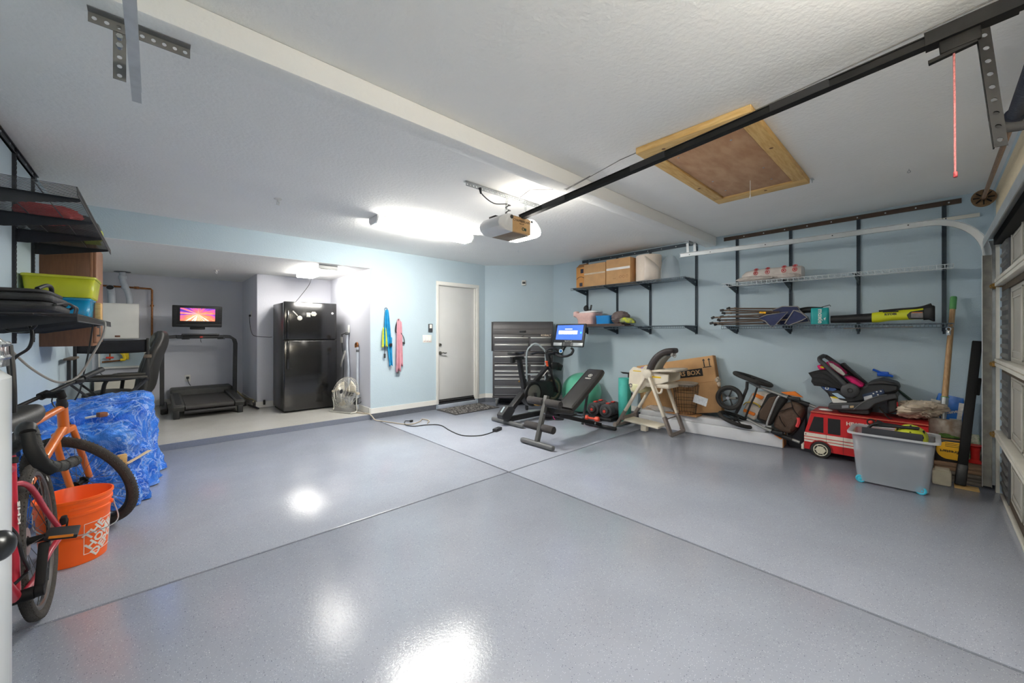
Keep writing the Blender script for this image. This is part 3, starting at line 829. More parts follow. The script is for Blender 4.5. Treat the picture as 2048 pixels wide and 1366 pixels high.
# fridge power lead from the pier outlet, over the side
q = thing('wall_outlet', 'white wall outlet high on the grey pier side left of the fridge', 'outlet', (APX, 8.15, 1.66))
MB().box2((-.006, -.035, -.058), (0, .035, .058), bev=.004).build('cover_plate', M_white, q)
MB().box2((-.012, -.012, .01), (-.005, .012, .035), bev=.002).build('socket', M_white, q)
MB((1.875, 7.2, ZF)).box((APX - .024, 8.15, 1.635), (.03, .03, .035), bev=.006).tube(cat([(APX - .03, 8.15, 1.62), (APX - .04, 8.05, 1.50), (APX - .05, 7.85, 1.36), (APX - .035, 7.64, 1.28), (1.40, 7.60, 1.26), (1.47, 7.61, 1.26)], 6), .0045, 6).build('power_cord', M_black, fridge)

# treadmill
o = (.6, 8.1, ZF)
t = tmill = thing('treadmill', 'black treadmill with a lit screen standing against the alcove wall', 'treadmill', o)
M_tread = mat('treadmill_plastic', (66, 66, 64), 0.55, var=0.1, vs=20, bump=.1, bs=200)
M_belt = mat('treadmill_belt', (60, 58, 56), 0.7, var=0.06, vs=10, bump=.1, bs=250)
for x0, x1 in ((.195, .325), (.925, 1.05)):
    MB(o).prism([(x0, 7.42, .18), (x0, 7.36, .25), (x0, 7.40, .275), (x0, 8.70, .315), (x0, 8.70, .20)], (x1 - x0, 0, 0)).build('side_rail', M_tread, t, bevel=.008)
    mid = (x0 + x1) / 2
    tr_ = MB(o)
    for i in range(26): tr_.box2((x0 + .03, 7.46 + i * .045, .277 + i * .0014), (x1 - .03, 7.475 + i * .045, .284 + i * .0014))
    q = tr_.build('foot_grip', M_char, t); q['kind'] = 'stuff'
MB(o).box2((.325, 7.40, .245), (.925, 8.65, .258)).build('deck', M_tread, t)
b = MB(o); b.box2((.335, 7.44, .258), (.915, 8.64, .268)); b.cyl((.335, 7.425, .232), (.915, 7.425, .232), .036, n=16); b.build('running_belt', M_belt, t)
MB(o).cyl((.32, 7.40, .165), (.93, 7.40, .165), .028, n=14).build('end_roller', M_black, t)
MB(o).box2((.195, 8.64, .16), (1.05, 9.04, .375), bev=.03, seg=3).build('motor_hood', M_tread, t)
for x in (.235, 1.0):
    MB(o).box2((x - .035, 7.41, ZF), (x + .035, 7.50, .19), bev=.01).build('foot', M_black, t)
for x in (.115, 1.125):
    MB(o).box2((x - .05, 7.98, ZF), (x + .04, 8.85, .16), bev=.02).build('base_foot', M_black, t)
for x, s_ in ((.09, 1), (1.06, -1)):
    b = MB(o); path = [(x + s_ * -.0, 8.50, .12), (x, 8.47, .7), (x, 8.43, 1.15), (x + s_ * .02, 8.42, 1.22), (x + s_ * .08, 8.41, 1.262), (x + s_ * .18, 8.41, 1.27)]
    b.loft([[Vector(p) + Vector((a * 1, c * 1.6, 0)) if i < 4 else Vector(p) + Vector((0, c * 1.6, a)) * 1 for a, c in (((-.028), -.03), (.028, -.03), (.028, .03), (-.028, .03))] for i, p in enumerate(path)] if s_ < 0 else [[Vector(p) + Vector((a, c * 1.6, 0)) if i < 4 else Vector(p) + Vector((0, c * 1.6, -a)) for a, c in ((-.028, -.03), (.028, -.03), (.028, .03), (-.028, .03))] for i, p in enumerate(path)])
    b.build('upright', M_char, t, bevel=.006)
b = MB(o); b.box2((.26, 8.34, 1.235), (.89, 8.47, 1.295), bev=.014); b.box2((.33, 8.30, 1.285), (.82, 8.45, 1.315), bev=.01); b.build('handle_console', M_char, t)
MB(o).box2((.34, 8.335, 1.248), (.81, 8.34, 1.276), bev=.002).build('button_panel', M_black, t)
MB(o).box2((.56, 8.328, 1.252), (.60, 8.336, 1.272), bev=.002).build('safety_key', mat('key_red', (210, 50, 36), 0.4), t)
M_tilt = Matrix.Rotation(math.radians(12), 4, 'X')
sc = Matrix.Translation((.535 - o[0], 8.32 - o[1], 1.60 - o[2])) @ M_tilt
MB().box((0, .02, 0), (.65, .04, .36), bev=.012).box((0, -.004, -.147), (.63, .02, .055), bev=.006).xf(sc).build('screen_housing', M_dark, t)
b = MB()
for s_ in (-1, 1):
    for i in range(12): b.box((s_ * .292, -.004, -.11 + i * .022), (.045, .01, .009), bev=.002)
q = b.xf(sc).build('speaker_slot', M_charcoal if False else M_char, t); q['kind'] = 'stuff'
def screen_mat(name, kind):
    m = bpy.data.materials.new(name); m.use_nodes = True; nt = m.node_tree; b = nt.nodes['Principled BSDF']
    tc = nt.nodes.new('ShaderNodeTexCoord'); N = nt.nodes.new; K = nt.links.new
    ramp = N('ShaderNodeValToRGB')
    if kind == 'burst':
        mp = N('ShaderNodeMapping'); mp.inputs['Location'].default_value = (0.0, 0.0, -0.01)
        K(tc.outputs['Object'], mp.inputs[0])
        sx = N('ShaderNodeSeparateXYZ'); K(mp.outputs[0], sx.inputs[0])
        at = N('ShaderNodeMath'); at.operation = 'ARCTAN2'; K(sx.outputs[2], at.inputs[0]); K(sx.outputs[0], at.inputs[1])
        wv = N('ShaderNodeTexNoise'); wv.noise_dimensions = '1D'; wv.inputs['Scale'].default_value = 5; wv.inputs['Detail'].default_value = 4
        K(at.outputs[0], wv.inputs['W'])
        ln = N('ShaderNodeVectorMath'); ln.operation = 'LENGTH'; K(mp.outputs[0], ln.inputs[0])
        n2 = N('ShaderNodeTexNoise'); n2.inputs['Scale'].default_value = 9; K(tc.outputs['Object'], n2.inputs['Vector'])
        a1 = N('ShaderNodeMath'); a1.operation = 'MULTIPLY_ADD'; a1.inputs[1].default_value = -1.2; K(ln.outputs['Value'], a1.inputs[0]); K(wv.outputs['Fac'], a1.inputs[2])
        a2 = N('ShaderNodeMath'); a2.operation = 'MULTIPLY_ADD'; a2.inputs[1].default_value = -1.6; K(sx.outputs[2], a2.inputs[0]); K(a1.outputs[0], a2.inputs[2])
        a3 = N('ShaderNodeMath'); a3.operation = 'MULTIPLY_ADD'; a3.inputs[1].default_value = .35; K(n2.outputs['Fac'], a3.inputs[0]); K(a2.outputs[0], a3.inputs[2])
        K(a3.outputs[0], ramp.inputs[0])
        el = ramp.color_ramp.elements
        el[0].position = .18; el[0].color = (.06, .03, .28, 1); el[1].position = .80; el[1].color = (1, .85, .75, 1)
        for p_, c_ in ((.34, (.28, .06, .45, 1)), (.46, (.72, .08, .25, 1)), (.58, (.95, .18, .06, 1)), (.70, (1, .42, .20, 1))):
            e = el.new(p_); e.color = c_
        em = 1.0
    else:
        sx = N('ShaderNodeSeparateXYZ'); K(tc.outputs['Object'], sx.inputs[0]); K(sx.outputs[2], ramp.inputs[0])
        el = ramp.color_ramp.elements; el[0].color = (.06, .18, .85, 1); el[1].color = (.10, .24, .95, 1); em = .85
    K(ramp.outputs[0], b.inputs['Emission Color']); b.inputs['Emission Strength'].default_value = em
    b.inputs['Base Color'].default_value = (.01, .01, .02, 1); b.inputs['Roughness'].default_value = .2
    return m
q = MB().box((0, 0, 0), (.455, .004, .215)).build('screen', screen_mat('screen_burst', 'burst'), t); q.matrix_local = sc @ Matrix.Translation((0, -.002, .035))
MB().box((0, .05, -.20), (.20, .05, .05), bev=.01).xf(sc).build('screen_neck', M_black, t)
for xx in (.33, .80): MB(o).box2((xx, 8.32, 1.222), (xx + .10, 8.40, 1.236), bev=.004).build('pulse_grip', M_black, t)
MB(o).tube(cat([(.575, 8.33, 1.24), (.57, 8.32, 1.20), (.58, 8.32, 1.17)], 4), .004, 6).build('key_cord', M_black, t)

# outlet behind the treadmill with cords
q = thing('wall_outlet', 'white wall outlet low on the alcove back wall behind the treadmill', 'outlet', (.44, AY, .515))
MB().box2((-.04, -.006, -.06), (.04, 0, .06), bev=.004).build('cover_plate', M_white, q)
MB().box2((-.02, -.03, -.01), (.02, -.005, .03), bev=.005).build('plug', M_black, q)
MB((.6, 8.1, ZF)).tube(cat([(.44, 9.075, .51), (.45, 9.06, .44), (.48, 9.055, .38)], 5), .005, 6).build('power_cord', M_black, tmill)

# tankless heater, flues, gas pipe, valve niche
o = (-.4, 8.75, 1.24)
t = thing('water_heater', 'white wall hung tankless water heater in the alcove corner', 'water heater', o)
MB(o).box2((-.61, 8.755, 1.238), (-.185, 9.09, 1.80), bev=.006).build('casing', mat('heater_white', (232, 230, 224), 0.4, var=.02), t)
MB(o).box2((-.60, 8.748, 1.25), (-.195, 8.757, 1.79), bev=.004).build('front_cover', mat('heater_white2', (236, 234, 228), 0.4, var=.02), t)
MB(o).box2((-.46, 8.742, 1.262), (-.40, 8.75, 1.29), bev=.003).build('badge', mat('badge_brown', (110, 72, 50), 0.5), t)
b = MB(o); b.tube(cat([(-.50, 8.88, 1.80), (-.505, 8.88, 1.93), (-.51, 8.84, 2.01), (-.515, 8.78, 2.05)], 5), .046, 16, cap=False); b.build('intake_elbow', M_pvc, t)
MB(o).lathe([(.0, 0), (.040, 0), (.040, .005)], (-.514, 8.785, 2.045), (0, -.85, .55), 16).build('intake_screen', M_char, t)
b = MB(o); b.tube(cat([(-.30, 8.88, 1.80), (-.30, 8.88, 1.90), (-.34, 8.88, 2.06), (-.375, 8.88, 2.16), (-.38, 8.88, 2.31)], 5), .040, 16)
b.build('flue_pipe', M_pvc, t)
MB(o).lathe([(.05, 0), (.052, .05), (.047, .055)], (-.38, 8.88, 2.20), (0, 0, 1), 18).build('coupling', M_pvc, t)
MB(o).lathe([(.045, 0), (.046, .04)], (-.345, 8.88, 2.05), (-.3, 0, 1), 18).build('coupling', M_pvc, t)
MB(o).lathe([(.05, 0), (.10, .0), (.10, .006), (.05, .006)], (-.38, 8.88, AZ - .008), (0, 0, 1), 24).build('ceiling_collar', M_graymid, t)
o = (-.04, 9.05, 1.3)
b = MB(o); b.tube([(-.03, 9.03, .9), (-.03, 9.03, 2.06), (-.045, 9.03, 2.08), (-.25, 9.03, 2.085), (-.62, 9.03, 2.09)], .015, 10)
tag(b.lathe([(.016, 0), (.024, 0), (.024, .03), (.016, .03)], (-.03, 9.03, 1.78), (0, 0, 1), 10).box((-.22, 9.03, 2.085), (.07, .05, .04), bev=.01).build('copper_pipe', M_copper), 'brown copper gas pipe elbow on the alcove wall right of the water heater', 'pipe')
o = (-.4, 8.9, 1.0)
t = thing('valve_box', 'recessed valve box with copper pipes and yellow tape below the water heater', 'valve box', o)
b = MB(o)
for a0, a1, c0, c1 in ((-.66, -.10, .84, .87), (-.66, -.10, 1.20, 1.215), (-.13, -.10, .84, 1.215), (-.66, -.64, .84, 1.215)): b.box2((a0, 9.04, c0), (a1, 9.085, c1))
b.build('frame', M_white, t)
MB(o).box2((-.645, 9.08, .86), (-.12, 9.084, 1.21)).build('backing', M_blue, t)
for pz in (1.14, .97): MB(o).tube([(-.62, 9.03, pz - .02), (-.40, 9.03, pz)], .012, 8).build('copper_pipe', M_copper, t)
MB(o).tube([(-.53, 9.02, 1.15), (-.53, 9.02, .98)], .010, 8).build('copper_pipe', M_copper, t)
MB(o).box((-.53, 9.01, 1.02), (.09, .03, .03), bev=.008).build('valve_handle', mat('valve_red', (214, 60, 40), 0.5), t)
b = MB(o); b.tube(cat([(-.41, 9.01, .98), (-.36, 9.01, .985), (-.37, 9.01, 1.06), (-.40, 9.01, 1.10), (-.37, 9.01, 1.14), (-.34, 9.01, 1.17)], 4), .022, 8); b.box2((-.37, 9.01, .98), (-.31, 9.06, 1.20), bev=.008); b.build('gas_connector', M_yellow, t)
t.location.z -= .09
# low shelf box behind the chairs with a cordless tool
tag(MB((-.38, 8.86, .6)).box2((-.68, 8.70, ZF), (-.10, 9.05, .62), bev=.01).build('storage_chest', mat('chest_beige', (206, 200, 186), 0.6)), 'pale beige chest low behind the gaming chair', 'chest')
tag(MB((-.30, 8.80, .66)).box2((-.46, 8.74, .621), (-.16, 8.86, .69), bev=.03).tube(cat([(-.46, 8.80, .65), (-.56, 8.8, .64), (-.62, 8.78, .70)], 5), .006, 6).build('extension_cord_reel', M_char), 'dark rounded case lying on the beige chest in the alcove', 'case')

# floor clutter right of the treadmill: thin cables and a rod on the alcove floor
tag(MB((1.2, 8.0, ZF)).cyl((1.19, 7.95, ZF + .02), (1.25, 7.48, ZF + .02), .016, n=10).build('metal_rod', M_dark), 'dark rod lying on the alcove floor right of the treadmill', 'rod')
tag(MB((1.2, 8.0, ZF)).tube(cat([(1.08, 8.6, .30), (1.20, 8.4, .16), (1.235, 8.0, ZF + .11), (1.245, 7.72, ZF + .11), (1.20, 7.62, ZF + .12)], 6), .012, 8).build('hose', mat('beige_hose', (170, 160, 120), 0.6)), 'beige hose along the skirting between treadmill and fridge', 'hose')
for i, (x, lab) in enumerate(((1.215, 'black cable clip on the pier corner skirting'), (1.36, 'black cable clip on the skirting nearest the fridge'))):
    tag(MB((x, 7.62, .16)).box2((x - .016, 7.615, .12), (x + .016, 7.645, .20), bev=.006).build('cable_clip', M_black), lab, 'clip')

# wire fan tilted back in front of the right return wall
M_wirefan = mat('fan_wire', (206, 204, 196), 0.35, 0.6)
M_fanb = mat('fan_blade', (214, 204, 182), 0.35, 0.3, var=.06)
fo = (2.20, 6.32, ZF)
t = thing('floor_fan', 'dusty chrome wire floor fan in front of the fridge corner', 'fan', fo)
fc = V(.03, .02, .31); fn = V(-.85, -.35, .30).normalized()
a_, b_, _ = frame(fn)
R_ = .245
b = MB()
for k in range(48):
    t_ = 2 * PI * k / 48; e = a_ * math.cos(t_) + b_ * math.sin(t_)
    b.tube([fc + fn * .075 + e * .035, fc + fn * .075 + e * .12, fc + fn * .06 + e * .20, fc + fn * .02 + e * R_, fc - fn * .03 + e * R_, fc - fn * .07 + e * .17, fc - fn * .075 + e * .05], .0021, 5)
q = b.build('guard_wires', M_wirefan, t); q['kind'] = 'stuff'
for r_, dd in ((R_, .02), (R_, -.03), (.16, .068), (.10, .074), (.16, -.071)):
    MB().torus(fc + fn * dd, fn, r_, .003, 48, 6).build('guard_ring', M_wirefan, t)
MB().lathe([(0, .012), (.03, .01), (.038, 0), (.038, -.004)], fc + fn * .07, fn, 20).build('hub_cap', M_char, t)
for k in range(3):
    t_ = 2 * PI * k / 3 + .5
    def bl(u, v, t_=t_):
        ang = t_ + (u - .5) * 1.1 * (.4 + .6 * v); r_ = .04 + .175 * v
        return fc + (a_ * math.cos(ang) + b_ * math.sin(ang)) * r_ + fn * ((u - .5) * -.06)
    MB().grid(bl, 8, 6).build('blade', M_fanb, t, solid=.002)
MB().cyl(fc - fn * .02, fc - fn * .14, .055, .045, n=18).build('motor', M_char, t)
b = MB(); s_ = V(-fn.y, fn.x, 0).normalized()
for k in (-1, 1):
    b.tube(cat([fc + s_ * (k * .25) - fn * .01, fc + s_ * (k * .25) - V(0, 0, .16), V(fc.x, fc.y, .03) + s_ * (k * .25), V(fc.x, fc.y, .012) + s_ * (k * .23) + V(fn.x, fn.y, 0) * .1], 5), .011, 8)
b.tube([V(fc.x, fc.y, .012) + s_ * .23 + V(fn.x, fn.y, 0) * .1, V(fc.x, fc.y, .012) - s_ * .23 + V(fn.x, fn.y, 0) * .1], .011, 8)
b.build('stand', M_wirefan, t)
for k in (-1, 1): MB().lathe([(.0, -.02), (.02, -.02), (.022, .02), (0, .02)], fc + s_ * (k * .265) - fn * .01, s_, 12).build('tilt_knob', M_fanb, t)
MB().box((fc.x + .12, fc.y - .14, .17), (.07, .05, .10), bev=.012).build('switch_box', M_black, t)
b = MB(); b.tube(cat([(.15, -.12, .17), (.22, -.10, .22), (.26, -.10, .19), (.22, -.12, .14), (.14, -.16, .11), (.13, -.2, .02), (.16, -.24, .004)], 6), .005, 6); b.build('power_cord', M_black, t)

# plumbing on the return wall: drain pipe and two supply hoses
o = (2.42, 6.6, ZF)
b = MB(o); b.cyl((2.41, 6.29, .10), (2.41, 6.29, 1.10), .020, n=12)
t = thing('drain_pipe', 'grey white drain standpipe on the alcove return wall right of the hose', 'pipe', o)
b.build('pipe', M_pvc, t)
MB(o).tube(cat([(2.41, 6.29, 1.09), (2.41, 6.29, 1.15), (2.41, 6.33, 1.165), (2.41, 6.37, 1.14), (2.41, 6.37, 1.09)], 5), .016, 8).build('copper_bend', M_copper, t)
MB(o).lathe([(.022, 0), (.023, .0), (.023, .04), (.022, .04)], (2.41, 6.29, 1.02), (0, 0, 1), 12).build('rubber_clamp', M_graymid, t)
t = thing('supply_hose', 'grey supply hose with a valve and hanging white tags beside the fridge', 'hose', o)
MB(o).tube(cat([(2.41, 6.72, 1.34), (2.405, 6.73, 1.1), (2.41, 6.68, .8), (2.40, 6.66, .45), (2.41, 6.64, .12)], 6), .017, 10).build('hose', M_pvc, t)
MB(o).box((2.42, 6.70, 1.40), (.03, .035, .13), bev=.008).build('valve_spout', M_white, t)
MB(o).box((2.405, 6.74, 1.32), (.035, .10, .05), bev=.01).cyl((2.40, 6.77, 1.33), (2.37, 6.90, 1.30), .010, n=8).build('valve', M_graymid, t)
MB(o).tube(cat([(2.38, 6.90, 1.30), (2.38, 6.90, 1.1), (2.39, 6.86, .9), (2.39, 6.88, .5)], 5), .006, 6).build('black_lead', M_black, t)
MB(o).box((2.375, 6.92, 1.21), (.003, .09, .10)).build('tag', M_white, t)
MB(o).beam((2.37, 6.95, .76), (2.37, 6.72, 1.02), .06, .003, up=(1, 0, 0)).build('paper_tag', M_white, t)

# gaming chair (side on, facing the left wall)
o = (-.22, 7.0, ZF)
M_leather = mat('black_leather', (46, 45, 43), 0.42, var=.12, vs=10, bump=.15, bs=60)
M_leather2 = mat('grey_leather', (92, 94, 88), 0.5, var=.1, vs=8, bump=.15, bs=60)
t = thing('gaming_chair', 'black and grey leather high back gaming chair in the alcove, turned sideways', 'chair', o, (0, 0, math.radians(-12)))
def slab(p0, p1, w, th, n=9, bulge=.25):
    """padded cushion: rounded slab swept between two points, w across local y"""
    b = MB(); rings = []
    for i in range(n):
        s = i / (n - 1); p = Vector(p0).lerp(Vector(p1), s)
        k = min(1, (math.sin(PI * min(max(s, .02), .98)) ** .35) * (1 + bulge * .2))
        d = (Vector(p1) - Vector(p0)).normalized(); nn = Vector((0, 1, 0)).cross(d).normalized()
        rings.append([p + Vector((0, 1, 0)) * (x * k) + nn * (y * k) for x, y in rrect(w, th, th * .45, 4)])
    return b.loft(rings)
slab((-.42, 0, .48), (.12, 0, .44), .50, .13).build('seat', M_leather, t)
b = MB(); rings = []
for (x, z, w, th) in ((.10, .42, .30, .08), (.14, .50, .44, .12), (.16, .62, .50, .12), (.19, .80, .46, .10), (.24, .98, .50, .10), (.29, 1.10, .40, .10), (.31, 1.20, .30, .09), (.30, 1.27, .26, .08), (.29, 1.285, .18, .04)):
    rings.append([(x + yy, xx, z) for xx, yy in rrect(w, th, th * .42, 4)])
b.loft(rings).build('backrest', M_leather, t, sub=1)
b = MB(); rings = []
for (x, z, w) in ((.075, .55, .26), (.10, .68, .30), (.135, .85, .28), (.18, 1.0, .24)):
    rings.append([(x + yy, xx, z) for xx, yy in rrect(w, .05, .02, 3)])
b.loft(rings).build('back_panel', M_leather2, t)
slab((.215, 0, 1.05), (.255, 0, 1.26), .26, .07).build('head_pillow', M_leather2, t)
for s_ in (-1, 1):
    MB().tube(cat([(-.20, s_ * .28, .42), (-.18, s_ * .32, .46), (-.16, s_ * .32, .62), (-.14, s_ * .31, .68)], 4), .02, 8).build('arm_post', M_dark, t)
    MB().box((-.12, s_ * .31, .70), (.27, .09, .03), bev=.012).build('armrest', M_dark, t)
MB().cyl((-.15, 0, .12), (-.15, 0, .40), .028, n=12).build('gas_lift', M_dark, t)
for k in range(5):
    a = 2 * PI * k / 5 + .3
    q = MB().beam((-.15, 0, .12), (-.15 + .28 * math.cos(a), .28 * math.sin(a), .085), .045, .03, bev=.008).build('base_arm', M_dark, t)
    MB().cyl((-.15 + .28 * math.cos(a) - .02, .28 * math.sin(a), .03), (-.15 + .28 * math.cos(a) + .02, .28 * math.sin(a), .03), .029, n=14).build('caster', M_black, q)
# director's chair in front of it (tall, folded-leg X frame)
o = (-.36, 6.35, ZF)
t = thing('director_chair', 'black folding director chair with crossed legs in front of the gaming chair', 'chair', o)
M_canvas = mat('black_canvas', (28, 29, 33), 0.85, var=.1, vs=20, bump=.2, bs=300)
M_alum = mat('dark_aluminium', (74, 72, 68), 0.4, 0.5)
hw = .30
b = MB(); b.grid(lambda u, v: V(-hw + 2 * hw * u, .22 + .015 * math.sin(u * PI), 1.02 + .155 * v - .012 * math.sin(u * PI)), 14, 5); b.build('back_band', M_canvas, t, solid=.006)
b = MB(); b.grid(lambda u, v: V(-hw * .95 + 1.9 * hw * u, -.20 + .40 * v, .74 - .02 * math.sin(u * PI)), 10, 6); b.build('seat_sling', M_canvas, t, solid=.006)
for s_ in (-1, 1):
    MB().box2((s_ * hw - .014, .20, .70), (s_ * hw + .014, .235, 1.19), bev=.004).build('back_post', M_dark, t)
    MB().box2((s_ * hw - .014, -.22, .70), (s_ * hw + .014, -.19, .97), bev=.004).build('arm_post', M_dark, t)
    MB().box2((s_ * hw - .035, -.25, .965), (s_ * hw + .035, .20, .99), bev=.008).build('armrest', mat('arm_wood', (96, 84, 70), .5), t)
    MB().box2((s_ * hw - .016, -.24, .71), (s_ * hw + .016, .24, .745), bev=.004).build('side_rail', M_dark, t)
    MB().box2((s_ * hw - .016, -.24, .0), (s_ * hw + .016, .24, .035), bev=.004).build('foot_rail', M_dark, t)
for y in (-.21, .21):
    for s_ in (-1, 1):
        MB().beam((-s_ * hw, y + s_ * .012, .72), (s_ * hw, y + s_ * .012, .02), .02, .034, up=(0, 1, 0), bev=.003).build('cross_leg', M_char, t)
    MB().box2((-hw, y - .02, .735), (hw, y + .012, .765), bev=.004).build('seat_rail', M_alum, t)
for s_ in (-1, 1):
    MB().beam((-s_ * .17, -.235, .47), (0, -.235, .49), .02, .014, bev=.003).build('brace', mat('olive_brace', (150, 150, 96), .5), t)
# cabinet on the left wall
M_oak = mat('cabinet_brown', (112, 74, 48), .5, var=.12, vs=7, stretch=(9, 9, 1), rgb2=(98, 64, 42))
M_oak2 = mat('cabinet_door', (146, 104, 76), .45, var=.1, vs=8, stretch=(9, 9, 1))
o = (XL, 5.50, 1.2)
t = thing('wall_cabinet', 'brown wooden wall cabinet on the left wall beyond the wire shelves', 'cabinet', o)
MB(o).box2((XL, 5.21, 1.205), (-.432, 5.83, 2.15), bev=.003).build('carcass', M_oak, t)
MB(o).box2((-.432, 5.21, 1.205), (-.414, 5.83, 2.15), bev=.002).build('face_frame', M_oak2, t)
q = MB(o).box2((-.413, 5.222, 1.235), (-.392, 5.815, 2.14), bev=.005).build('door', M_oak2, t)
MB(o).cyl((-.392, 5.25, 1.30), (-.372, 5.25, 1.30), .008, n=8).cyl((-.392, 5.25, 1.38), (-.372, 5.25, 1.38), .008, n=8).box2((-.377, 5.243, 1.29), (-.367, 5.257, 1.39), bev=.004).build('door_handle', M_nickel, q)

# ================================================================ BACK WALL AND CORNER
M_teal = mat('cloth_blue', (24, 140, 190), .75, var=.12, vs=18, bump=.3, bs=60)
M_lime = mat('cloth_lime', (196, 200, 60), .75, var=.12, vs=18, bump=.3, bs=60)
M_pink = mat('cloth_pink', (204, 146, 158), .75, var=.06, vs=14, bump=.25, bs=60)
def fold(o, cx, y, ztop, zbot, w0, w1, folds, depth, lean=0.0):
    """hanging gathered cloth"""
    def fn(u, v):
        w = w0 + (w1 - w0) * v ** .7
        x = cx + lean * v + (u - .5) * w
        return V(x, y - .02 - depth * (.3 + v) * (1 + math.sin(u * PI * folds)) * .5, ztop + (zbot - ztop) * v + .02 * math.sin(u * 3))
    return MB(o).grid(fn, 22, 16)
o = (2.68, YB, 1.3)
t = thing('hanging_jacket', 'blue and lime folded cloth hanging by a loop on the blue wall', 'cloth', o)
fold(o, 2.69, YB, 1.68, 1.12, .05, .13, 5, .05).build('blue_cloth', M_teal, t, solid=.004)
fold(o, 2.725, YB - .01, 1.25, .80, .10, .05, 3, .04, .02).build('blue_tail', M_teal, t, solid=.004)
fold(o, 2.645, YB - .012, 1.40, 1.10, .05, .10, 3, .035).build('lime_cloth', M_lime, t, solid=.004)
MB(o).torus((2.685, YB - .012, 1.70), (0, 1, 0), .024, .004, 18, 6, a0=0, a1=2 * PI).build('loop', mat('loop_blue', (30, 80, 120), .6), t)
MB(o).tube(cat([(2.65, YB - .05, 1.45), (2.648, YB - .045, 1.2), (2.65, YB - .04, 1.0)], 4), .005, 6).build('drawcord', mat('navy_cord', (24, 40, 66), .7), t)
MB(o).box((2.65, YB - .04, .97), (.03, .02, .07), bev=.006).build('cord_tassel', M_char, t)
MB(o).box((2.735, YB - .075, 1.14), (.045, .02, .05), bev=.006).build('buckle', M_black, t)
o = (2.89, YB, 1.1)
t = thing('hanging_towel', 'long pink folded cloth with a dark strap hanging nearer the door', 'cloth', o)
fold(o, 2.885, YB - .005, 1.54, .70, .05, .085, 3, .045, -.015).build('pink_cloth', M_pink, t, solid=.004)
fold(o, 2.925, YB, 1.50, .78, .04, .06, 2, .04, .0).build('pink_tail', M_pink, t, solid=.004)
MB(o).tube(cat([(2.885, YB - .03, 1.55), (2.85, YB - .025, 1.46), (2.84, YB - .02, 1.36), (2.86, YB - .022, 1.33)], 5), .010, 6).build('dark_strap', M_char, t)
MB(o).tube(cat([(2.91, YB - .03, 1.35), (2.97, YB - .025, 1.27), (2.995, YB - .02, 1.19), (2.96, YB - .02, 1.16)], 5), .006, 6).box((2.975, YB - .025, 1.165), (.05, .02, .04), bev=.008).build('strap_loop', M_char, t)
MB(o).cyl((2.875, YB - .03, .72), (2.875, YB - .03, .68), .022, n=10).build('dark_end', M_graymid, t)
MB(o).cyl((2.89, YB, 1.55), (2.89, YB - .04, 1.555), .007, n=8).build('hook', M_galv, t)
# switches and opener button
o = (3.425, YB, 1.23)
t = thing('light_switch', 'white three gang rocker switch plate left of the entry door', 'switch', o)
MB(o).box2((3.337, YB - .007, 1.165), (3.512, YB, 1.295), bev=.004).build('cover_plate', M_white, t)
for i in range(3):
    MB(o).box2((3.352 + i * .051, YB - .013, 1.192), (3.387 + i * .051, YB - .006, 1.268), bev=.003).build('rocker', mat('rocker', (238, 237, 232), .4), t)
    MB(o).box2((3.366 + i * .051, YB - .0135, 1.184), (3.373 + i * .051, YB - .0065, 1.190)).build('indicator', mat('indicator_red', (220, 90, 80), .5), t)
o = (3.48, YB, 1.415)
t = thing('opener_button', 'black door opener wall control above the white switch plate', 'switch', o)
MB(o).box2((3.443, YB - .022, 1.345), (3.523, YB, 1.485), bev=.008).build('body', mat('control_grey', (70, 72, 76), .5), t)
MB(o).box2((3.46, YB - .027, 1.41), (3.506, YB - .02, 1.475), bev=.004).build('push_bar', M_white, t)
# door chime on the chamfered wall
ax = V(1, -1, 0).normalized(); nrm = V(-1, -1, 0).normalized(); zz = V(0, 0, 1)
RC = Matrix((ax, -nrm, zz)).transposed()
c = V(5.219, 5.321, 2.29)
t = thing('door_sensor', 'small white sensor box high on the angled blue corner wall', 'sensor', c, M=Matrix.Translation(c) @ RC.to_4x4())
MB().box((0, -.018, 0), (.085, .034, .10), bev=.008).build('body', M_white, t)
MB().box((0, -.037, .0), (.055, .006, .04), bev=.002).build('display', M_dark, t)
# door mat
o = (4.04, 5.52, 0)
t = thing('door_mat', 'dark patterned door mat on the floor in front of the entry door', 'mat', o)
MB(o).box2((3.57, 5.215, .0005), (4.51, 5.80, .010), bev=.004).build('rubber_base', mat('mat_rubber', (58, 56, 56), .8), t)
b = MB(o); random.seed(3)
for i in range(26):
    for j in range(15):
        x = 3.62 + i * .0335; y = 5.255 + j * .0365
        if random.random() < .62:
            L_ = random.choice((.026, .02)); w_ = random.choice((.008, .02))
            if random.random() < .5: L_, w_ = w_, L_
            b.box2((x, y, .010), (x + L_, y + w_, .0125))
q = b.build('raised_pattern', mat('mat_fleck', (150, 146, 142), .9, var=.25, vs=40), t); q['kind'] = 'stuff'

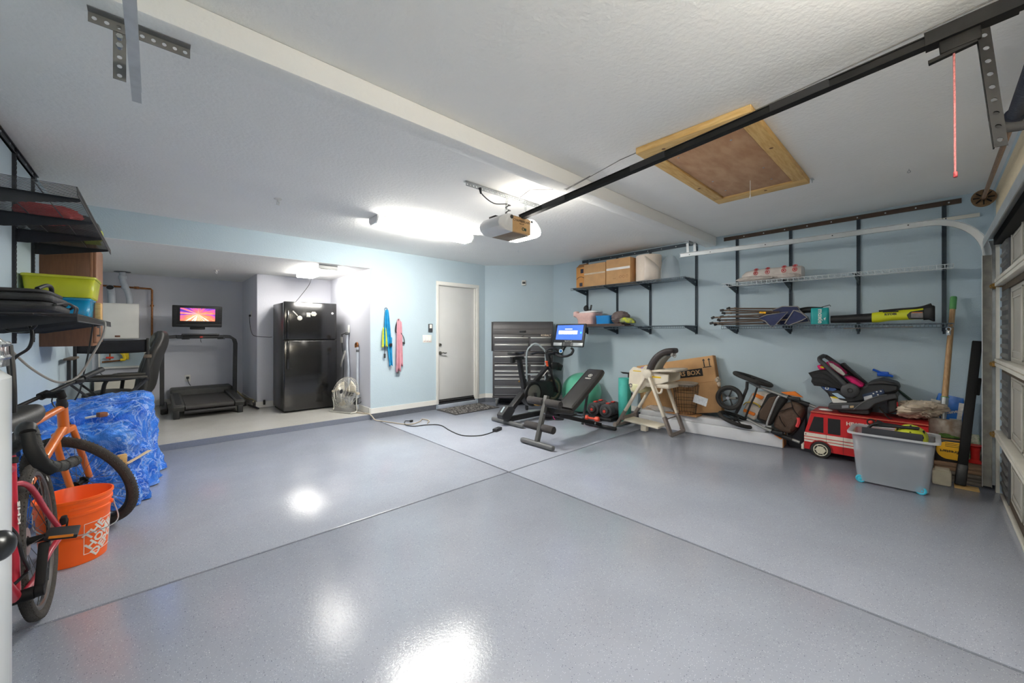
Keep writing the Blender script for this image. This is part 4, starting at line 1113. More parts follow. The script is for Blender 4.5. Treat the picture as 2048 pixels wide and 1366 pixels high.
# tool chest on the chamfered corner (local frame: x along the wall, y towards the wall, z up)
c = V(4.888, 5.012, 0)
MT = Matrix.Translation(c) @ RC.to_4x4()
M_tool = mat('tool_grey', (70, 68, 70), .42, .15, var=.06, vs=5)
M_tool2 = mat('tool_drawer', (78, 77, 80), .4, .15, var=.06, vs=5)
M_alu = mat('drawer_pull', (190, 190, 188), .3, .8, var=.04)
t = thing('tool_cabinet', 'dark grey rolling tool cabinet with silver drawer pulls in the angled corner', 'tool cabinet', c, M=MT)
W2 = .545
MB().box2((-W2, .005, .15), (W2, .435, 1.0), bev=.006).build('carcass', M_tool, t)
MB().box2((-W2 - .003, .002, .15), (W2 + .003, .438, .19), bev=.004).build('base_rim', M_tool, t)
for x in (-W2 + .07, W2 - .07):
    for y in (.07, .37):
        q = MB().box((x, y, .135), (.07, .07, .03), bev=.004).box2((x - .022, y - .03, .05), (x - .017, y + .03, .13)).box2((x + .017, y - .03, .05), (x + .022, y + .03, .13)).build('caster_bracket', M_galv, t)
        MB().lathe([(.0, -.015), (.05, -.015), (.062, -.009), (.062, .009), (.05, .015), (0, .015)], (x, y - .01, .062), (1, 0, 0), 22).build('caster_wheel', mat('wheel_grey', (96, 97, 98), .5), q)
def drawer(par, x0, x1, z0, z1, nm='drawer'):
    q = MB().box2((x0, -.014, z0), (x1, .008, z1), bev=.003).build(nm, M_tool2, par)
    MB().box2((x0 + .002, -.026, z1 - .026), (x1 - .002, -.013, z1 - .002), bev=.004).build('drawer_pull', M_alu, q)
    MB().box2((x0, -.0155, z0), (x1, -.0135, z0 + .006)).build('drawer_edge', M_alu, q)
XS = .12
drawer(t, -W2 + .035, W2 - .035, .79, .91)
for z0, z1 in ((.655, .755), (.585, .65), (.515, .58)):
    drawer(t, -W2 + .035, XS - .02, z0, z1); drawer(t, XS + .02, W2 - .035, z0, z1)
for z0, z1 in ((.37, .51), (.215, .36)):
    drawer(t, -W2 + .035, XS - .02, z0, z1); drawer(t, XS + .02, W2 - .035, z0, z1)
t = thing('tool_chest', 'dark grey top tool chest with a closed lid standing on the rolling cabinet', 'tool chest', c + V(0, 0, 1.001), M=Matrix.Translation((0, 0, 1.001)) @ MT)
MB().box2((-W2, .005, 0), (W2, .435, .30), bev=.006).build('carcass', M_tool, t)
b = MB(); b.prism([(-W2, .0, .30), (-W2, .002, .44), (-W2, .05, .535), (-W2, .435, .535), (-W2, .435, .30)], (2 * W2, 0, 0)); q = b.build('lid', M_tool, t, bevel=.006)
MB().box2((-W2, -.003, .398), (W2, .003, .402)).build('lid_seam', M_dark, q)
MB().box2((-.06, -.006, .335), (.06, .004, .375), bev=.004).build('lid_latch', M_dark, q)
for s_ in (-1, 1): MB().box2((s_ * W2 - .022, -.006, .0), (s_ * W2 + .004, .01, .53), bev=.006).build('corner_post', mat('post_grey', (52, 51, 54), .5), t)
for z0, z1 in ((.135, .255), (.01, .125)):
    drawer(t, -W2 + .035, XS - .02, z0, z1); drawer(t, XS + .02, W2 - .035, z0, z1)
text('KOBALT', .048, mat('logo_tan', (226, 206, 184), .5), t, (.42, -.001, .285), (1, 0, 0), (0, 0, 1), bold=.0012)
b = MB(); b.box((-.0, -.012, .268), (.055, .012, .02), R=Matrix.Rotation(-.5, 3, 'Y'), bev=.004).cyl((0, .0, .262), (0, -.016, .262), .012, n=12); b.build('key', M_dark, t)

# ================================================================ GYM CORNER
M_frame = mat('bike_black', (34, 34, 36), .42, .2, var=.12, vs=14)
M_grey = mat('bike_grey', (98, 98, 92), .5, .1, var=.08, vs=10)
o = (4.2, 4.17, 0); Y0 = 4.17
t = thing('exercise_bike', 'black indoor exercise bike with a lit blue monitor beside the tool cabinet', 'exercise bike', o)
MB(o).beam((3.76, 3.83, .035), (3.76, 4.51, .035), .065, .055, bev=.02, seg=3).build('rear_stabiliser', M_graymid, t)
MB(o).beam((4.86, 3.87, .035), (4.86, 4.42, .035), .065, .055, bev=.02, seg=3).build('front_stabiliser', M_graymid, t)
MB(o).beam((3.78, Y0, .075), (4.86, Y0, .075), .07, .07, bev=.008).build('base_beam', M_frame, t)
MB(o).beam((3.74, Y0, .15), (4.06, Y0, .42), .075, .10, up=(0, 1, 0), bev=.015).build('rear_strut', M_frame, t)
b = MB(o); b.prism([(3.62, Y0 - .06, .10), (3.60, Y0 - .06, .16), (3.72, Y0 - .06, .28), (3.80, Y0 - .06, .27), (3.86, Y0 - .06, .20), (3.74, Y0 - .06, .06)], (0, .12, 0)); q = b.build('dumbbell_cradle', M_char, t, bevel=.01)
MB(o).beam((3.635, Y0, .195), (3.70, Y0, .265), .03, .004, up=(0, 0, 1)).build('label_strip', mat('label_pale', (160, 176, 182), .5), q)
MB(o).beam((4.09, Y0, .50), (3.99, Y0, .95), .06, .075, up=(0, 1, 0), bev=.012).build('seat_post', M_frame, t)
MB(o).box((3.95, Y0, .955), (.26, .05, .05), bev=.01).box((3.86, Y0, .935), (.07, .07, .09), bev=.015).build('seat_slider', M_black, t)
b = MB(o); rings = []
for x, w, z, th in ((3.80, .09, 1.025, .03), (3.83, .18, 1.03, .05), (3.90, .20, 1.025, .055), (3.98, .12, 1.02, .05), (4.06, .06, 1.03, .045), (4.10, .04, 1.035, .03)):
    rings.append([(x, Y0 + a, z + c_) for a, c_ in rrect(w, th, th * .45, 3)])
b.loft(rings).build('saddle', M_black, t, sub=1)
# belt housing with crank disc, flywheel in front
b = MB(o); pts = []
for i in range(13):
    a = PI / 2 + PI * i / 12
    pts.append((4.24 + .175 * math.cos(a), Y0 - .05, .40 + .19 * math.sin(a)))
pts += [(4.62, Y0 - .05, .28), (4.72, Y0 - .05, .34), (4.72, Y0 - .05, .54), (4.60, Y0 - .05, .57)]
b.prism(pts, (0, .10, 0)).build('belt_housing', M_frame, t, bevel=.008)
MB(o).lathe([(.0, .0), (.13, .0), (.14, -.008)], (4.26, Y0 - .062, .40), (0, -1, 0), 32).build('crank_disc', M_grey, t)
MB(o).torus((4.245, Y0 - .054, .40), (0, 1, 0), .178, .012, 40, 8).build('housing_ring', M_black, t)
MB(o).lathe([(.0, -.03), (.18, -.03), (.212, -.022), (.212, .022), (.18, .03), (0, .03)], (4.73, Y0, .42), (0, 1, 0), 40).build('flywheel', mat('flywheel', (60, 62, 60), .3, .5), t)
MB(o).torus((4.73, Y0 - .03, .42), (0, 1, 0), .145, .02, 36, 8, flat=.5).build('flywheel_rim', mat('rim_bronze', (110, 100, 82), .4, .4), t)
for s_ in (-1, 1):
    z = .40 - s_ * .10
    q = MB(o).beam((4.245, Y0 + s_ * .10, .42), (4.235, Y0 + s_ * .11, .27 if s_ < 0 else .57), .022, .045, up=(0, 1, 0), bev=.006).build('crank_arm', M_black, t)
    MB(o).ell((4.235, Y0 + s_ * .155, .30 if s_ < 0 else .58), (.055, .05, .05)).build('pedal_cage', M_black, q)
    MB(o).box((4.225, Y0 + s_ * .17, .255 if s_ < 0 else .57), (.10, .09, .022), bev=.006).torus((4.215, Y0 + s_ * .18, .268 if s_ < 0 else .585), (0, 0, 1), .032, .006, 18, 6).build('pedal_plate', M_brass, q)
MB(o).beam((4.30, Y0, .55), (4.62, Y0, .79), .06, .075, up=(0, 1, 0), bev=.012).build('down_tube', M_frame, t)
for i in range(2):
    b = MB(o); b.beam((4.46, Y0 - .035, .672 - .02), (4.58, Y0 - .035, .762 - .02), .004, .03, up=(0, 1, 0)); b.build('sticker', M_white, t); break
for s_ in (-1, 1):
    MB(o).beam((4.60, Y0 + s_ * .06, .78), (4.80, Y0 + s_ * .06, .36), .02, .05, up=(0, 1, 0), bev=.008).build('fork_blade', M_frame, t)
MB(o).beam((4.70, Y0, .74), (4.62, Y0, 1.0), .055, .07, up=(0, 1, 0), bev=.012).build('head_post', M_frame, t)
MB(o).box((4.74, Y0, .80), (.16, .13, .11), bev=.02).box((4.86, Y0 - .02, .78), (.12, .10, .10), R=Matrix.Rotation(.5, 3, 'Y'), bev=.015).build('resistance_unit', M_black, t)
MB(o).cyl((4.60, Y0 - .02, .80), (4.57, Y0 - .03, .86), .018, n=12).box((4.565, Y0 - .03, .875), (.05, .03, .022), bev=.008).build('brake_knob', mat('knob_orange', (236, 96, 52), .4), t)
MB(o).beam((4.62, Y0, .99), (4.92, Y0, 1.0), .05, .04, bev=.01).build('handlebar_slider', M_black, t)
b = MB(o)
b.tube(cat([(4.40, Y0 + .16, .99), (4.55, Y0 + .17, 1.01), (4.70, Y0 + .13, 1.0), (4.80, Y0, .985), (4.70, Y0 - .17, .965), (4.78, Y0 - .25, .96), (4.90, Y0 - .26, .99)], 6), .019, 10)
b.tube(cat([(4.68, Y0 + .10, .99), (4.72, Y0 + .08, 1.06), (4.84, Y0 + .04, 1.07), (4.92, Y0, 1.02)], 6), .017, 8)
b.tube(cat([(4.90, Y0 - .26, .99), (4.96, Y0 - .25, 1.05), (4.94, Y0 - .22, 1.09)], 4), .020, 8)
b.build('handlebar', M_char, t)
MB(o).torus((4.83, Y0 - .10, 1.035), (-1, -.6, .2), .026, .007, 20, 6).build('dial_ring', mat('dial_white', (210, 226, 232), .3), t)
MB(o).lathe([(0, .008), (.02, .004), (.024, 0)], (4.83, Y0 - .10, 1.035), (-1, -.6, .2), 16).build('dial', mat('dial_blue', (40, 120, 190), .3), t)
MB(o).beam((4.92, Y0, .98), (4.98, Y0 - .08, 1.14), .05, .05, up=(0, 1, 0), bev=.01).build('monitor_neck', M_black, t)
# monitor: local x = screen width, y away from the rider, z up
fx = V(0.10, -.995, 0).normalized(); tilt = math.radians(14)
ny = V(-fx.y, fx.x, 0)
ny = V(.995, .10, 0).normalized()
up_ = (V(0, 0, 1) * math.cos(tilt) + ny * math.sin(tilt)).normalized(); bk = fx.cross(up_) * -1
bk = (ny - up_ * ny.dot(up_)).normalized()
RM = Matrix((fx, bk, up_)).transposed().to_4x4()
MM = Matrix.Translation(V(4.99, Y0 - .15, 1.29) - V(*o)) @ RM
MB().box((0, 0, 0), (.585, .03, .385), bev=.012).box((0, .03, .03), (.40, .05, .22), bev=.02).xf(MM).build('monitor', M_dark, t)
q = MB().box((0, 0, 0), (.50, .003, .245)).build('screen', screen_mat('screen_blue', 'blue'), t); q.matrix_local = MM @ Matrix.Translation((0, -.0165, .045))
M_ui = mat('ui_white', (244, 246, 250), .4, var=0, emit=.8)
for i in range(4):
    MB().box((-.165 + i * .092, -.0185, .045), (.086, .002, .06)).xf(MM).build('screen_tile', M_ui, t)
MB().box((-.02, -.0185, .10), (.14, .002, .012)).xf(MM).build('screen_heading', M_ui, t)
MB().box((.22, -.0185, .04), (.026, .002, .03)).xf(MM).build('screen_icon', mat('ui_cyan', (70, 190, 220), .4, emit=.7), t)
for x, w in ((-.20, .17), (.19, .18)): MB().box((x, -.016, -.155), (w, .006, .055), bev=.003).xf(MM).build('speaker_strip', mat('silver_plastic', (168, 172, 174), .4, .3), t)
MB().box((0, -.016, -.152), (.19, .006, .06), bev=.004).xf(MM).build('keypad_panel', M_graymid, t)
for i in range(4):
    for j in range(2): MB().box((-.045 + i * .03, -.020, -.168 + j * .03), (.022, .004, .02), bev=.002).xf(MM).build('key_button', M_black, t)
text('NordicTrack', .026, M_white, t, MM @ V(0, -.0165, -.10), MM.to_3x3() @ V(1, 0, 0), MM.to_3x3() @ V(0, 0, 1))
# grey tubular handle of a hand truck standing behind the bike
o = (4.75, 4.75, 0)
t = thing('hand_truck', 'light grey hand truck with a looped tubular handle between bike and tool cabinet', 'hand truck', o)
M_pgrey = mat('paint_grey', (150, 160, 164), .4, .2)
b = MB(o); pA = V(4.70, 4.72, 0); pB = V(4.93, 4.50, 0)
b.tube(cat([pA + V(0, 0, .14), pA + V(0, 0, .6), pA + V(0, 0, .98), pA.lerp(pB, .22) + V(0, 0, 1.10), pA.lerp(pB, .5) + V(0, 0, 1.145), pA.lerp(pB, .8) + V(0, 0, 1.08), pB + V(0, 0, .98), pB + V(0, 0, .6), pB + V(0, 0, .14)], 5), .016, 10); b.build('handle_tube', M_pgrey, t)
for z in (.3, .62): MB(o).cyl(pA + V(0, 0, z), pB + V(0, 0, z), .012, n=8).build('cross_bar', M_pgrey, t)
MB(o).box(pA.lerp(pB, .5) + V(-.06, -.06, .012), (.28, .16, .012), R=Matrix.Rotation(-PI / 4, 3, 'Z'), bev=.003).build('toe_plate', M_pgrey, t)
for p in (pA, pB): MB(o).torus(p + V(.02, .02, .10), (1, -1, 0), .07, .028, 24, 10).lathe([(0, -.02), (.05, -.02), (.05, .02), (0, .02)], p + V(.02, .02, .10), (1, -1, 0), 16).build('wheel', M_black, t)
# exercise ball
o = (5.27, 3.99, 0)
tag(MB(o).ell((5.27, 3.99, .332), .33, n=40, m=26).build('exercise_ball', mat('ball_green', (92, 178, 148), .3, var=.05, vs=3, coat=.2)), 'large green exercise ball against the right wall behind the weight bench', 'ball')
# weight bench
o = (3.9, 3.13, 0); Y0 = 3.13
t = thing('weight_bench', 'black adjustable weight bench with raised backrest and foam rollers', 'bench', o)
M_foam = mat('foam_grey', (58, 55, 55), .9, var=.12, vs=60, bump=.4, bs=220)
M_bgrey = mat('bench_grey', (92, 92, 90), .45, .3, var=.05, vs=20)
MB(o).beam((3.275, 2.86, .035), (3.275, 3.38, .035), .06, .055, bev=.02, seg=3).build('front_foot', M_graymid, t)
MB(o).beam((3.285, Y0, .05), (3.455, Y0, .575), .05, .05, up=(0, 1, 0), bev=.004).build('leg_post', M_bgrey, t)
for (x, z) in ((3.385, .375), (3.43, .50)): MB(o).lathe([(0, .012), (.01, .010), (.014, 0)], (x, Y0 - .026, z), (0, -1, 0), 12).build('bolt', M_chrome, t)
for (x, z, ya, yb, nm) in ((3.42, .50, 2.885, 3.40, 'a'), (3.355, .21, 2.93, 3.38, 'b')):
    q = MB(o)
    for y0, y1 in ((ya, Y0 - .028), (Y0 + .028, yb)):
        q.lathe([(.010, 0), (.040, 0), (.045, .006), (.045, y1 - y0 - .006), (.040, y1 - y0), (.010, y1 - y0)], (x, y0, z), (0, 1, 0), 22)
    q.cyl((x, ya - .004, z), (x, yb + .004, z), .009, n=10); q.build('foam_roller', M_foam, t)
MB(o).beam((3.42, Y0, .385), (4.55, Y0, .055), .05, .06, up=(0, 1, 0), bev=.004).build('main_beam', M_frame, t)
MB(o).beam((4.57, 2.88, .032), (4.57, 3.40, .032), .055, .05, bev=.02, seg=3).build('rear_foot', M_frame, t)
MB(o).lathe([(0, .012), (.012, .010), (.018, 0)], (4.40, Y0 - .027, .10), (0, -1, 0), 12).build('bolt', M_chrome, t)
p0 = V(3.80, Y0, .37); p1 = V(4.47, Y0, .80)
b = MB(o); rings = []; d = (p1 - p0).normalized(); nn = V(-d.z, 0, d.x)
for i in range(15):
    s = i / 14; wv = .27 + .02 * s; k = .88 if i in (0, 14) else (.97 if i in (1, 13) else 1)
    rings.append([p0.lerp(p1, s) + V(0, a * k, 0) + nn * (c_ * k) for a, c_ in rrect(wv, .075, .028, 4)])
b.loft(rings).build('back_pad', mat('bench_vinyl', (46, 44, 43), .38, var=.08, vs=14, bump=.08, bs=120), t)
lg = nn * .0385
for s_ in (-1, 1): MB(o).tube([p0.lerp(p1, .03) + V(0, s_ * .105, 0) + lg, p0.lerp(p1, .97) + V(0, s_ * .112, 0) + lg], .0022, 6).build('seam', M_dark, t)
lc = p0.lerp(p1, .78) + nn * .0385 - V(*o)
text('MARCY', .026, M_white, t, lc - d * .035, (0, -1, 0), d, bold=.0008, ext=.0012)
MB().torus(lc + d * .03, nn, .026, .0035, 24, 6).beam(lc + d * .012 + V(0, .012, 0), lc + d * .046 + V(0, 0, 0), .004, .004).beam(lc + d * .012 - V(0, .012, 0), lc + d * .046, .004, .004).build('emblem', M_white, t)
b = MB(o); rings = []
q0, q1 = V(3.47, Y0, .405), V(3.83, Y0, .335); d2 = (q1 - q0).normalized(); n2 = V(-d2.z, 0, d2.x)
for i in range(9):
    s = i / 8; k = .88 if i in (0, 8) else 1
    rings.append([q0.lerp(q1, s) + V(0, a * k, 0) + n2 * (c_ * k) for a, c_ in rrect(.26, .06, .022, 4)])
b.loft(rings).build('seat_pad', _mats['bench_vinyl'], t)
MB(o).beam((4.30, Y0, .63), (4.22, Y0 + .05, .10), .022, .03, up=(0, 1, 0), bev=.003).build('support_leg', M_char, t)
MB(o).beam((3.62, Y0 - .05, .33), (3.95, Y0 - .05, .285), .035, .03, bev=.004).build('seat_bracket', M_frame, t)
MB(o).cyl((3.95, Y0 - .06, .275), (3.98, Y0 - .16, .27), .014, n=10).build('pull_pin', M_chrome, t)
# adjustable dumbbells on trays, small red dumbbell
M_red = mat('dumbbell_red', (206, 60, 50), .45)
def adj(c, ang, label):
    t = thing('adjustable_dumbbell', label, 'dumbbell', c, (0, 0, ang), 'adjustable dumbbells by the wall')
    MB().box((0, 0, .03), (.40, .20, .05), bev=.015).box((0, 0, .055), (.34, .16, .02), bev=.008).build('tray', M_dark, t)
    for s_ in (-1, 1):
        for i in range(6):
            MB().lathe([(.0, 0), (.088, 0), (.098, .004), (.098, .013), (.088, .017), (0, .017)], (s_ * (.062 + i * .0215), 0, .155), (s_, 0, 0), 26).build('plate', mat('plate_grey', (62, 63, 66), .5, var=.1, vs=20), t)
        MB().lathe([(.0, 0), (.06, 0), (.06, .022), (.05, .03), (0, .032)], (s_ * .191, 0, .155), (s_, 0, 0), 24).build('dial', M_dark, t)
        MB().torus((s_ * .222, 0, .155), (1, 0, 0), .036, .004, 24, 6).build('dial_ring', M_graymid, t)
        MB().lathe([(.0, .0), (.022, 0), (.022, .006), (0, .008)], (s_ * .222, 0, .155), (s_, 0, 0), 16).build('dial_center', M_red, t)
        MB().box((s_ * .085, 0, .258), (.075, .055, .02), bev=.008).build('selector_tab', M_red, t)
    MB().cyl((-.06, 0, .155), (.06, 0, .155), .018, n=14).build('grip', M_char, t)
    return t
adj((5.15, 3.572, 0), math.radians(8), 'black adjustable dumbbell with red dials on its tray, nearer the green ball')
adj((5.16, 3.352, 0), math.radians(8), 'black adjustable dumbbell with red dials on its tray, nearer the teal mat')
t = thing('dumbbell', 'small red orange dumbbell lying on the floor before the black adjustable dumbbells', 'dumbbell', (4.87, 3.50, 0))
dd = V(.15, -.98, 0).normalized()
MB().cyl(dd * -.075 + V(0, 0, .035), dd * .075 + V(0, 0, .035), .017, n=12).build('handle', mat('db_orange', (232, 84, 56), .5), t)
for s_ in (-1, 1): MB().lathe([(0, -.035), (.026, -.035), (.037, -.022), (.037, .022), (.026, .035), (0, .035)], dd * (s_ * .09) + V(0, 0, .036), dd, 6).build('head', _mats['db_orange'], t, smooth=False)
# trainers with pink laces
def shoe(c, ang, label):
    t = thing('running_shoe', label, 'shoe', c, (0, 0, ang), 'trainers by the exercise bike')
    b = MB(); rings = []
    for x, w, h in ((-.14, .055, .07), (-.12, .075, .10), (-.06, .08, .105), (0, .078, .085), (.06, .092, .06), (.11, .085, .045), (.14, .05, .03)):
        rings.append([(x, a, .022 + h / 2 + c_) for a, c_ in rrect(w, h, min(w, h) * .4, 3)])
    b.loft(rings).build('upper', mat('shoe_black', (38, 36, 38), .7, var=.2, vs=30), t, sub=1)
    b = MB(); b.loft([[(x * 1.03, y, z) for x, y in [(-.14, -.03), (-.10, -.042), (0, -.040), (.08, -.048), (.135, -.03), (.145, 0), (.135, .03), (.08, .048), (0, .040), (-.10, .042), (-.14, .03)]] for z in (.001, .024)]).build('sole', M_char, t)
    b = MB()
    for i in range(5): b.tube([(-.01 + i * .022, -.032, .105 - i * .010), (.0 + i * .022, 0, .118 - i * .011), (.012 + i * .022, .032, .103 - i * .010)], .0035, 5)
    b.tube(cat([(-.01, 0, .118), (.0, -.04, .115), (-.01, -.07, .06), (.02, -.085, .02)], 4), .0035, 5); b.tube(cat([(-.01, 0, .118), (-.04, .04, .12), (-.02, .06, .09)], 4), .0035, 5)
    b.build('laces', mat('lace_pink', (236, 60, 150), .6), t)
shoe((4.50, 3.93, 0), math.radians(-50), 'black trainer with pink laces under the weight bench, in front')
shoe((4.60, 4.02, 0), math.radians(-46), 'black trainer with pink laces behind the other trainer')
# power adapter and extension cord
o = (3.42, 4.0, 0)
t = thing('power_adapter', 'black rectangular power adapter on the floor in front of the bike', 'adapter', o, (0, 0, math.radians(20)))
MB().box((0, 0, .02), (.155, .065, .04), bev=.006).build('body', M_char, t)
MB().cyl((-.075, 0, .015), (-.10, 0, .012), .007, n=8).build('cord_strain_relief', M_black, t)
MB((3.42, 4.0, 0)).tube(cat([(3.315, 3.965, .008), (3.09, 3.945, .006), (2.92, 4.10, .006), (2.94, 4.42, .006), (3.01, 4.78, .006), (2.87, 4.93, .006), (2.70, 4.98, .006), (2.655, 5.15, .008), (2.75, 5.33, .012), (2.79, 5.26, .02)], 8), .0065, 8).box((2.80, 5.24, .022), (.05, .035, .03), bev=.008).xf(Matrix.Translation((3.42, 4.0, 0)) @ Matrix.Rotation(math.radians(-20), 4, 'Z') @ Matrix.Translation((-3.42, -4.0, 0))).build('power_cord', M_black, t)
tag(MB((2.6, 5.6, 0)).tube(cat([(2.30, 6.20, ZF + .008), (2.36, 6.02, ZF + .010), (2.42, 5.835, ZF + .012), (2.455, 5.72, .014), (2.49, 5.62, .008), (2.58, 5.38, .008), (2.70, 5.12, .008), (2.90, 5.18, .007), (3.02, 5.30, .007), (3.04, 5.14, .007), (2.93, 5.0, .007)], 8), .0075, 8).build('extension_cable', mat('cord_beige', (176, 164, 146), .6)), 'beige extension cord running off the alcove step onto the floor', 'cord')

# ================================================================ RIGHT WALL: THINGS ON THE FLOOR
M_hc = mat('highchair_cream', (226, 216, 198), .45, var=.05, vs=10)
M_hcg = mat('highchair_grey', (122, 112, 106), .5, var=.08, vs=14)
M_board = mat('cardboard', (202, 158, 110), .8, var=.06, vs=8, bump=.06, bs=80)
M_board2 = mat('cardboard_dark', (172, 126, 82), .8, var=.08, vs=8)
M_tape = mat('packing_tape', (214, 196, 170), .15, var=.05, vs=20)
M_tealmat = mat('teal_foam', (72, 178, 166), .65, var=.05, vs=20, bump=.1, bs=150)
# rolled exercise mat and the pump behind it
o = (5.225, 3.145, 0)
b = MB(o); pts = []
for i in range(90):
    a = i * .33; r_ = .022 + .076 * i / 89
    pts.append((r_, a))
ring = [(5.225 + r_ * 1.02 * math.cos(a), 3.145 + r_ * 1.02 * math.sin(a)) for r_, a in pts]
b.grid(lambda u, v: V(ring[min(89, int(round(u * 89)))][0], ring[min(89, int(round(u * 89)))][1], .003 + .643 * v), 90, 2)
tag(b.build('exercise_mat', M_tealmat, solid=.006), 'teal rolled exercise mat standing upright left of the high chair', 'mat')
o = (5.42, 3.20, 0)
t = thing('floor_pump', 'floor pump with a dark T handle behind the teal mat', 'pump', o)
MB(o).cyl((5.42, 3.20, .02), (5.42, 3.20, .52), .024, n=14).build('barrel', M_graymid, t)
MB(o).cyl((5.42, 3.20, .52), (5.42, 3.20, .69), .011, n=10).build('plunger', M_dark, t)
MB(o).prism([(5.40, 3.34, .715), (5.40, 3.29, .69), (5.40, 3.07, .69), (5.40, 3.07, .715)], (.035, 0, 0)).build('handle', M_dark, t, bevel=.004)
MB(o).box((5.42, 3.20, .012), (.10, .20, .024), bev=.006).build('foot_plate', M_dark, t)

# high chair
o = (5.0, 2.6, 0)
t = thing('high_chair', 'cream and grey folding high chair with a dark padded backrest', 'high chair', o)
HN, HF = V(4.83, 2.57, .80), V(5.23, 2.57, .80)
for X_, H_ in ((4.81, HN), (5.165, HF)):
    for yb, nm in ((3.02, 'rear'), (2.24, 'front')):
        ft = V(X_, yb, .03)
        k = H_.lerp(ft, .72)
        MB(o).beam(H_, k, .035, .055, up=(1, 0, 0), bev=.008).build('leg', M_hc, t)
        MB(o).beam(k, ft + V(0, 0, .0), .04, .06, up=(1, 0, 0), bev=.008).build('lower_leg', M_hcg, t)
    MB(o).lathe([(0, -.03), (.05, -.03), (.062, -.02), (.062, .02), (.05, .03), (0, .03)], H_ - V(0, 0, .02), (1, 0, 0), 26).build('hinge_disc', M_hc, t)
MB(o).tube(cat([(4.81, 2.27, .07), (4.815, 2.24, .035), (4.86, 2.235, .03), (5.12, 2.235, .03), (5.16, 2.24, .035), (5.165, 2.27, .07)], 5), .026, 10).build('front_foot_bar', M_hcg, t)
MB(o).beam((4.78, 2.93, .14), (5.19, 2.93, .14), .04, .055, bev=.01).build('rear_cross_bar', M_hcg, t)
MB(o).beam((4.81, 3.02, .03), (5.165, 3.02, .03), .05, .04, bev=.012).build('rear_foot_bar', M_hcg, t)
for X_ in (4.78, 5.19): MB(o).lathe([(0, -.02), (.03, -.02), (.036, 0), (.03, .02), (0, .02)], (X_, 3.03, .036), (1, 0, 0), 16).build('foot_wheel', M_hcg, t)
MB(o).tube([(4.81, 2.33, .21), (5.165, 2.33, .21)], .008, 6).build('stay_rod', M_hcg, t)
# seat shell: near and far side plates, seat bottom, front tray
sp = [(2.63, .83), (2.80, .86), (2.86, .80), (2.87, .62), (2.84, .52), (2.76, .49), (2.70, .53), (2.60, .62), (2.40, .66), (2.30, .70), (2.30, .79), (2.45, .80)]
for X_ in (4.86, 5.19): MB(o).prism([(X_, y, z) for y, z in sp], (.03, 0, 0)).build('side_shell', M_hc, t, bevel=.008)
MB(o).box2((4.87, 2.30, .60), (5.21, 2.72, .66), bev=.02).build('seat_base', M_hc, t)
MB(o).box2((4.85, 2.68, .50), (5.22, 2.84, .64), bev=.04, seg=3).build('seat_bottom', mat('seat_lime_pale', (214, 212, 170), .5), t)
b = MB(o); yy = [(2.56, .0), (2.40, .02), (2.25, .03), (2.17, .03)]
b.loft([[(5.025 + a, y + c_ * 0, .815 + dz + c_) for a, c_ in rrect(.46 - .10 * (i == 3), .035, .015, 3)] for i, (y, dz) in enumerate(yy)]); b.build('tray', mat('tray_cream', (216, 204, 186), .4), t, sub=1)
b = MB(o); b.box2((4.862, 2.80, .80), (4.858, 2.68, .812)); b.build('yellow_sticker', mat('sticker_yellow', (236, 196, 40), .5), t)
MB(o).box2((4.858, 2.52, .735), (4.856, 2.40, .755)).build('yellow_sticker', _mats['sticker_yellow'], t)
MB(o).torus((4.855, 2.835, .60), (1, 0, 0), .022, .006, 18, 6).build('recline_button', M_graymid, t)
# backrest: curved dark shell with a pale inner pad, tipped towards the tray
BK = cat([(5.03, 2.60, .76), (5.03, 2.555, .90), (5.03, 2.47, 1.02), (5.03, 2.37, 1.085), (5.03, 2.27, 1.095)], 4)
def back_loft(i0, i1, wf, th, shift):
    rings = []
    for i in range(i0, i1):
        d_ = (BK[min(i + 1, len(BK) - 1)] - BK[max(i - 1, 0)]).normalized()
        nn_ = V(0, d_.z, -d_.y); s_ = i / (len(BK) - 1)
        w_ = wf * (1 - .42 * max(0, s_ - .45) / .55) * (.80 if i in (i0, i1 - 1) else 1)
        t_ = th * (1 - .35 * s_) * (.6 if i in (i0, i1 - 1) else 1)
        rings.append([BK[i] + V(x, 0, 0) + nn_ * (y + shift) for x, y in rrect(w_, t_, t_ * .45, 4)])
    return MB(o).loft(rings)
back_loft(0, len(BK), .31, .105, .0).build('back_shell', mat('hc_dark', (60, 54, 54), .5, var=.1), t, sub=1)
back_loft(1, len(BK) - 5, .21, .04, -.052).build('back_pad', mat('hc_pad', (150, 150, 144), .7, var=.06, bump=.2, bs=80), t, sub=1)
MB(o).box((5.0, 2.30, 1.045), (.10, .03, .05), R=Matrix.Rotation(.4, 3, 'X'), bev=.01).torus((5.0, 2.285, 1.03), (1, 0, 0), .022, .006, 14, 6).build('back_clip', mat('clip_grey', (150, 150, 148), .4), t)
MB(o).tube(cat([(4.86, 2.48, .62), (4.85, 2.44, .545), (4.86, 2.40, .55), (4.87, 2.39, .60)], 5), .014, 8).build('hook', M_hc, t)
MB(o).box((4.86, 2.82, .46), (.012, .02, .09), bev=.004).build('strap', M_dark, t)
MB(o).beam((4.95, 2.96, .115), (4.95, 2.42, .085), .26, .03, bev=.010).build('footrest', mat('footrest_cream', (236, 228, 208), .45), t)
MB(o).box2((4.84, 2.60, .002), (4.92, 2.68, .085), bev=.01).build('footrest_stop', _mats['footrest_cream'], t)

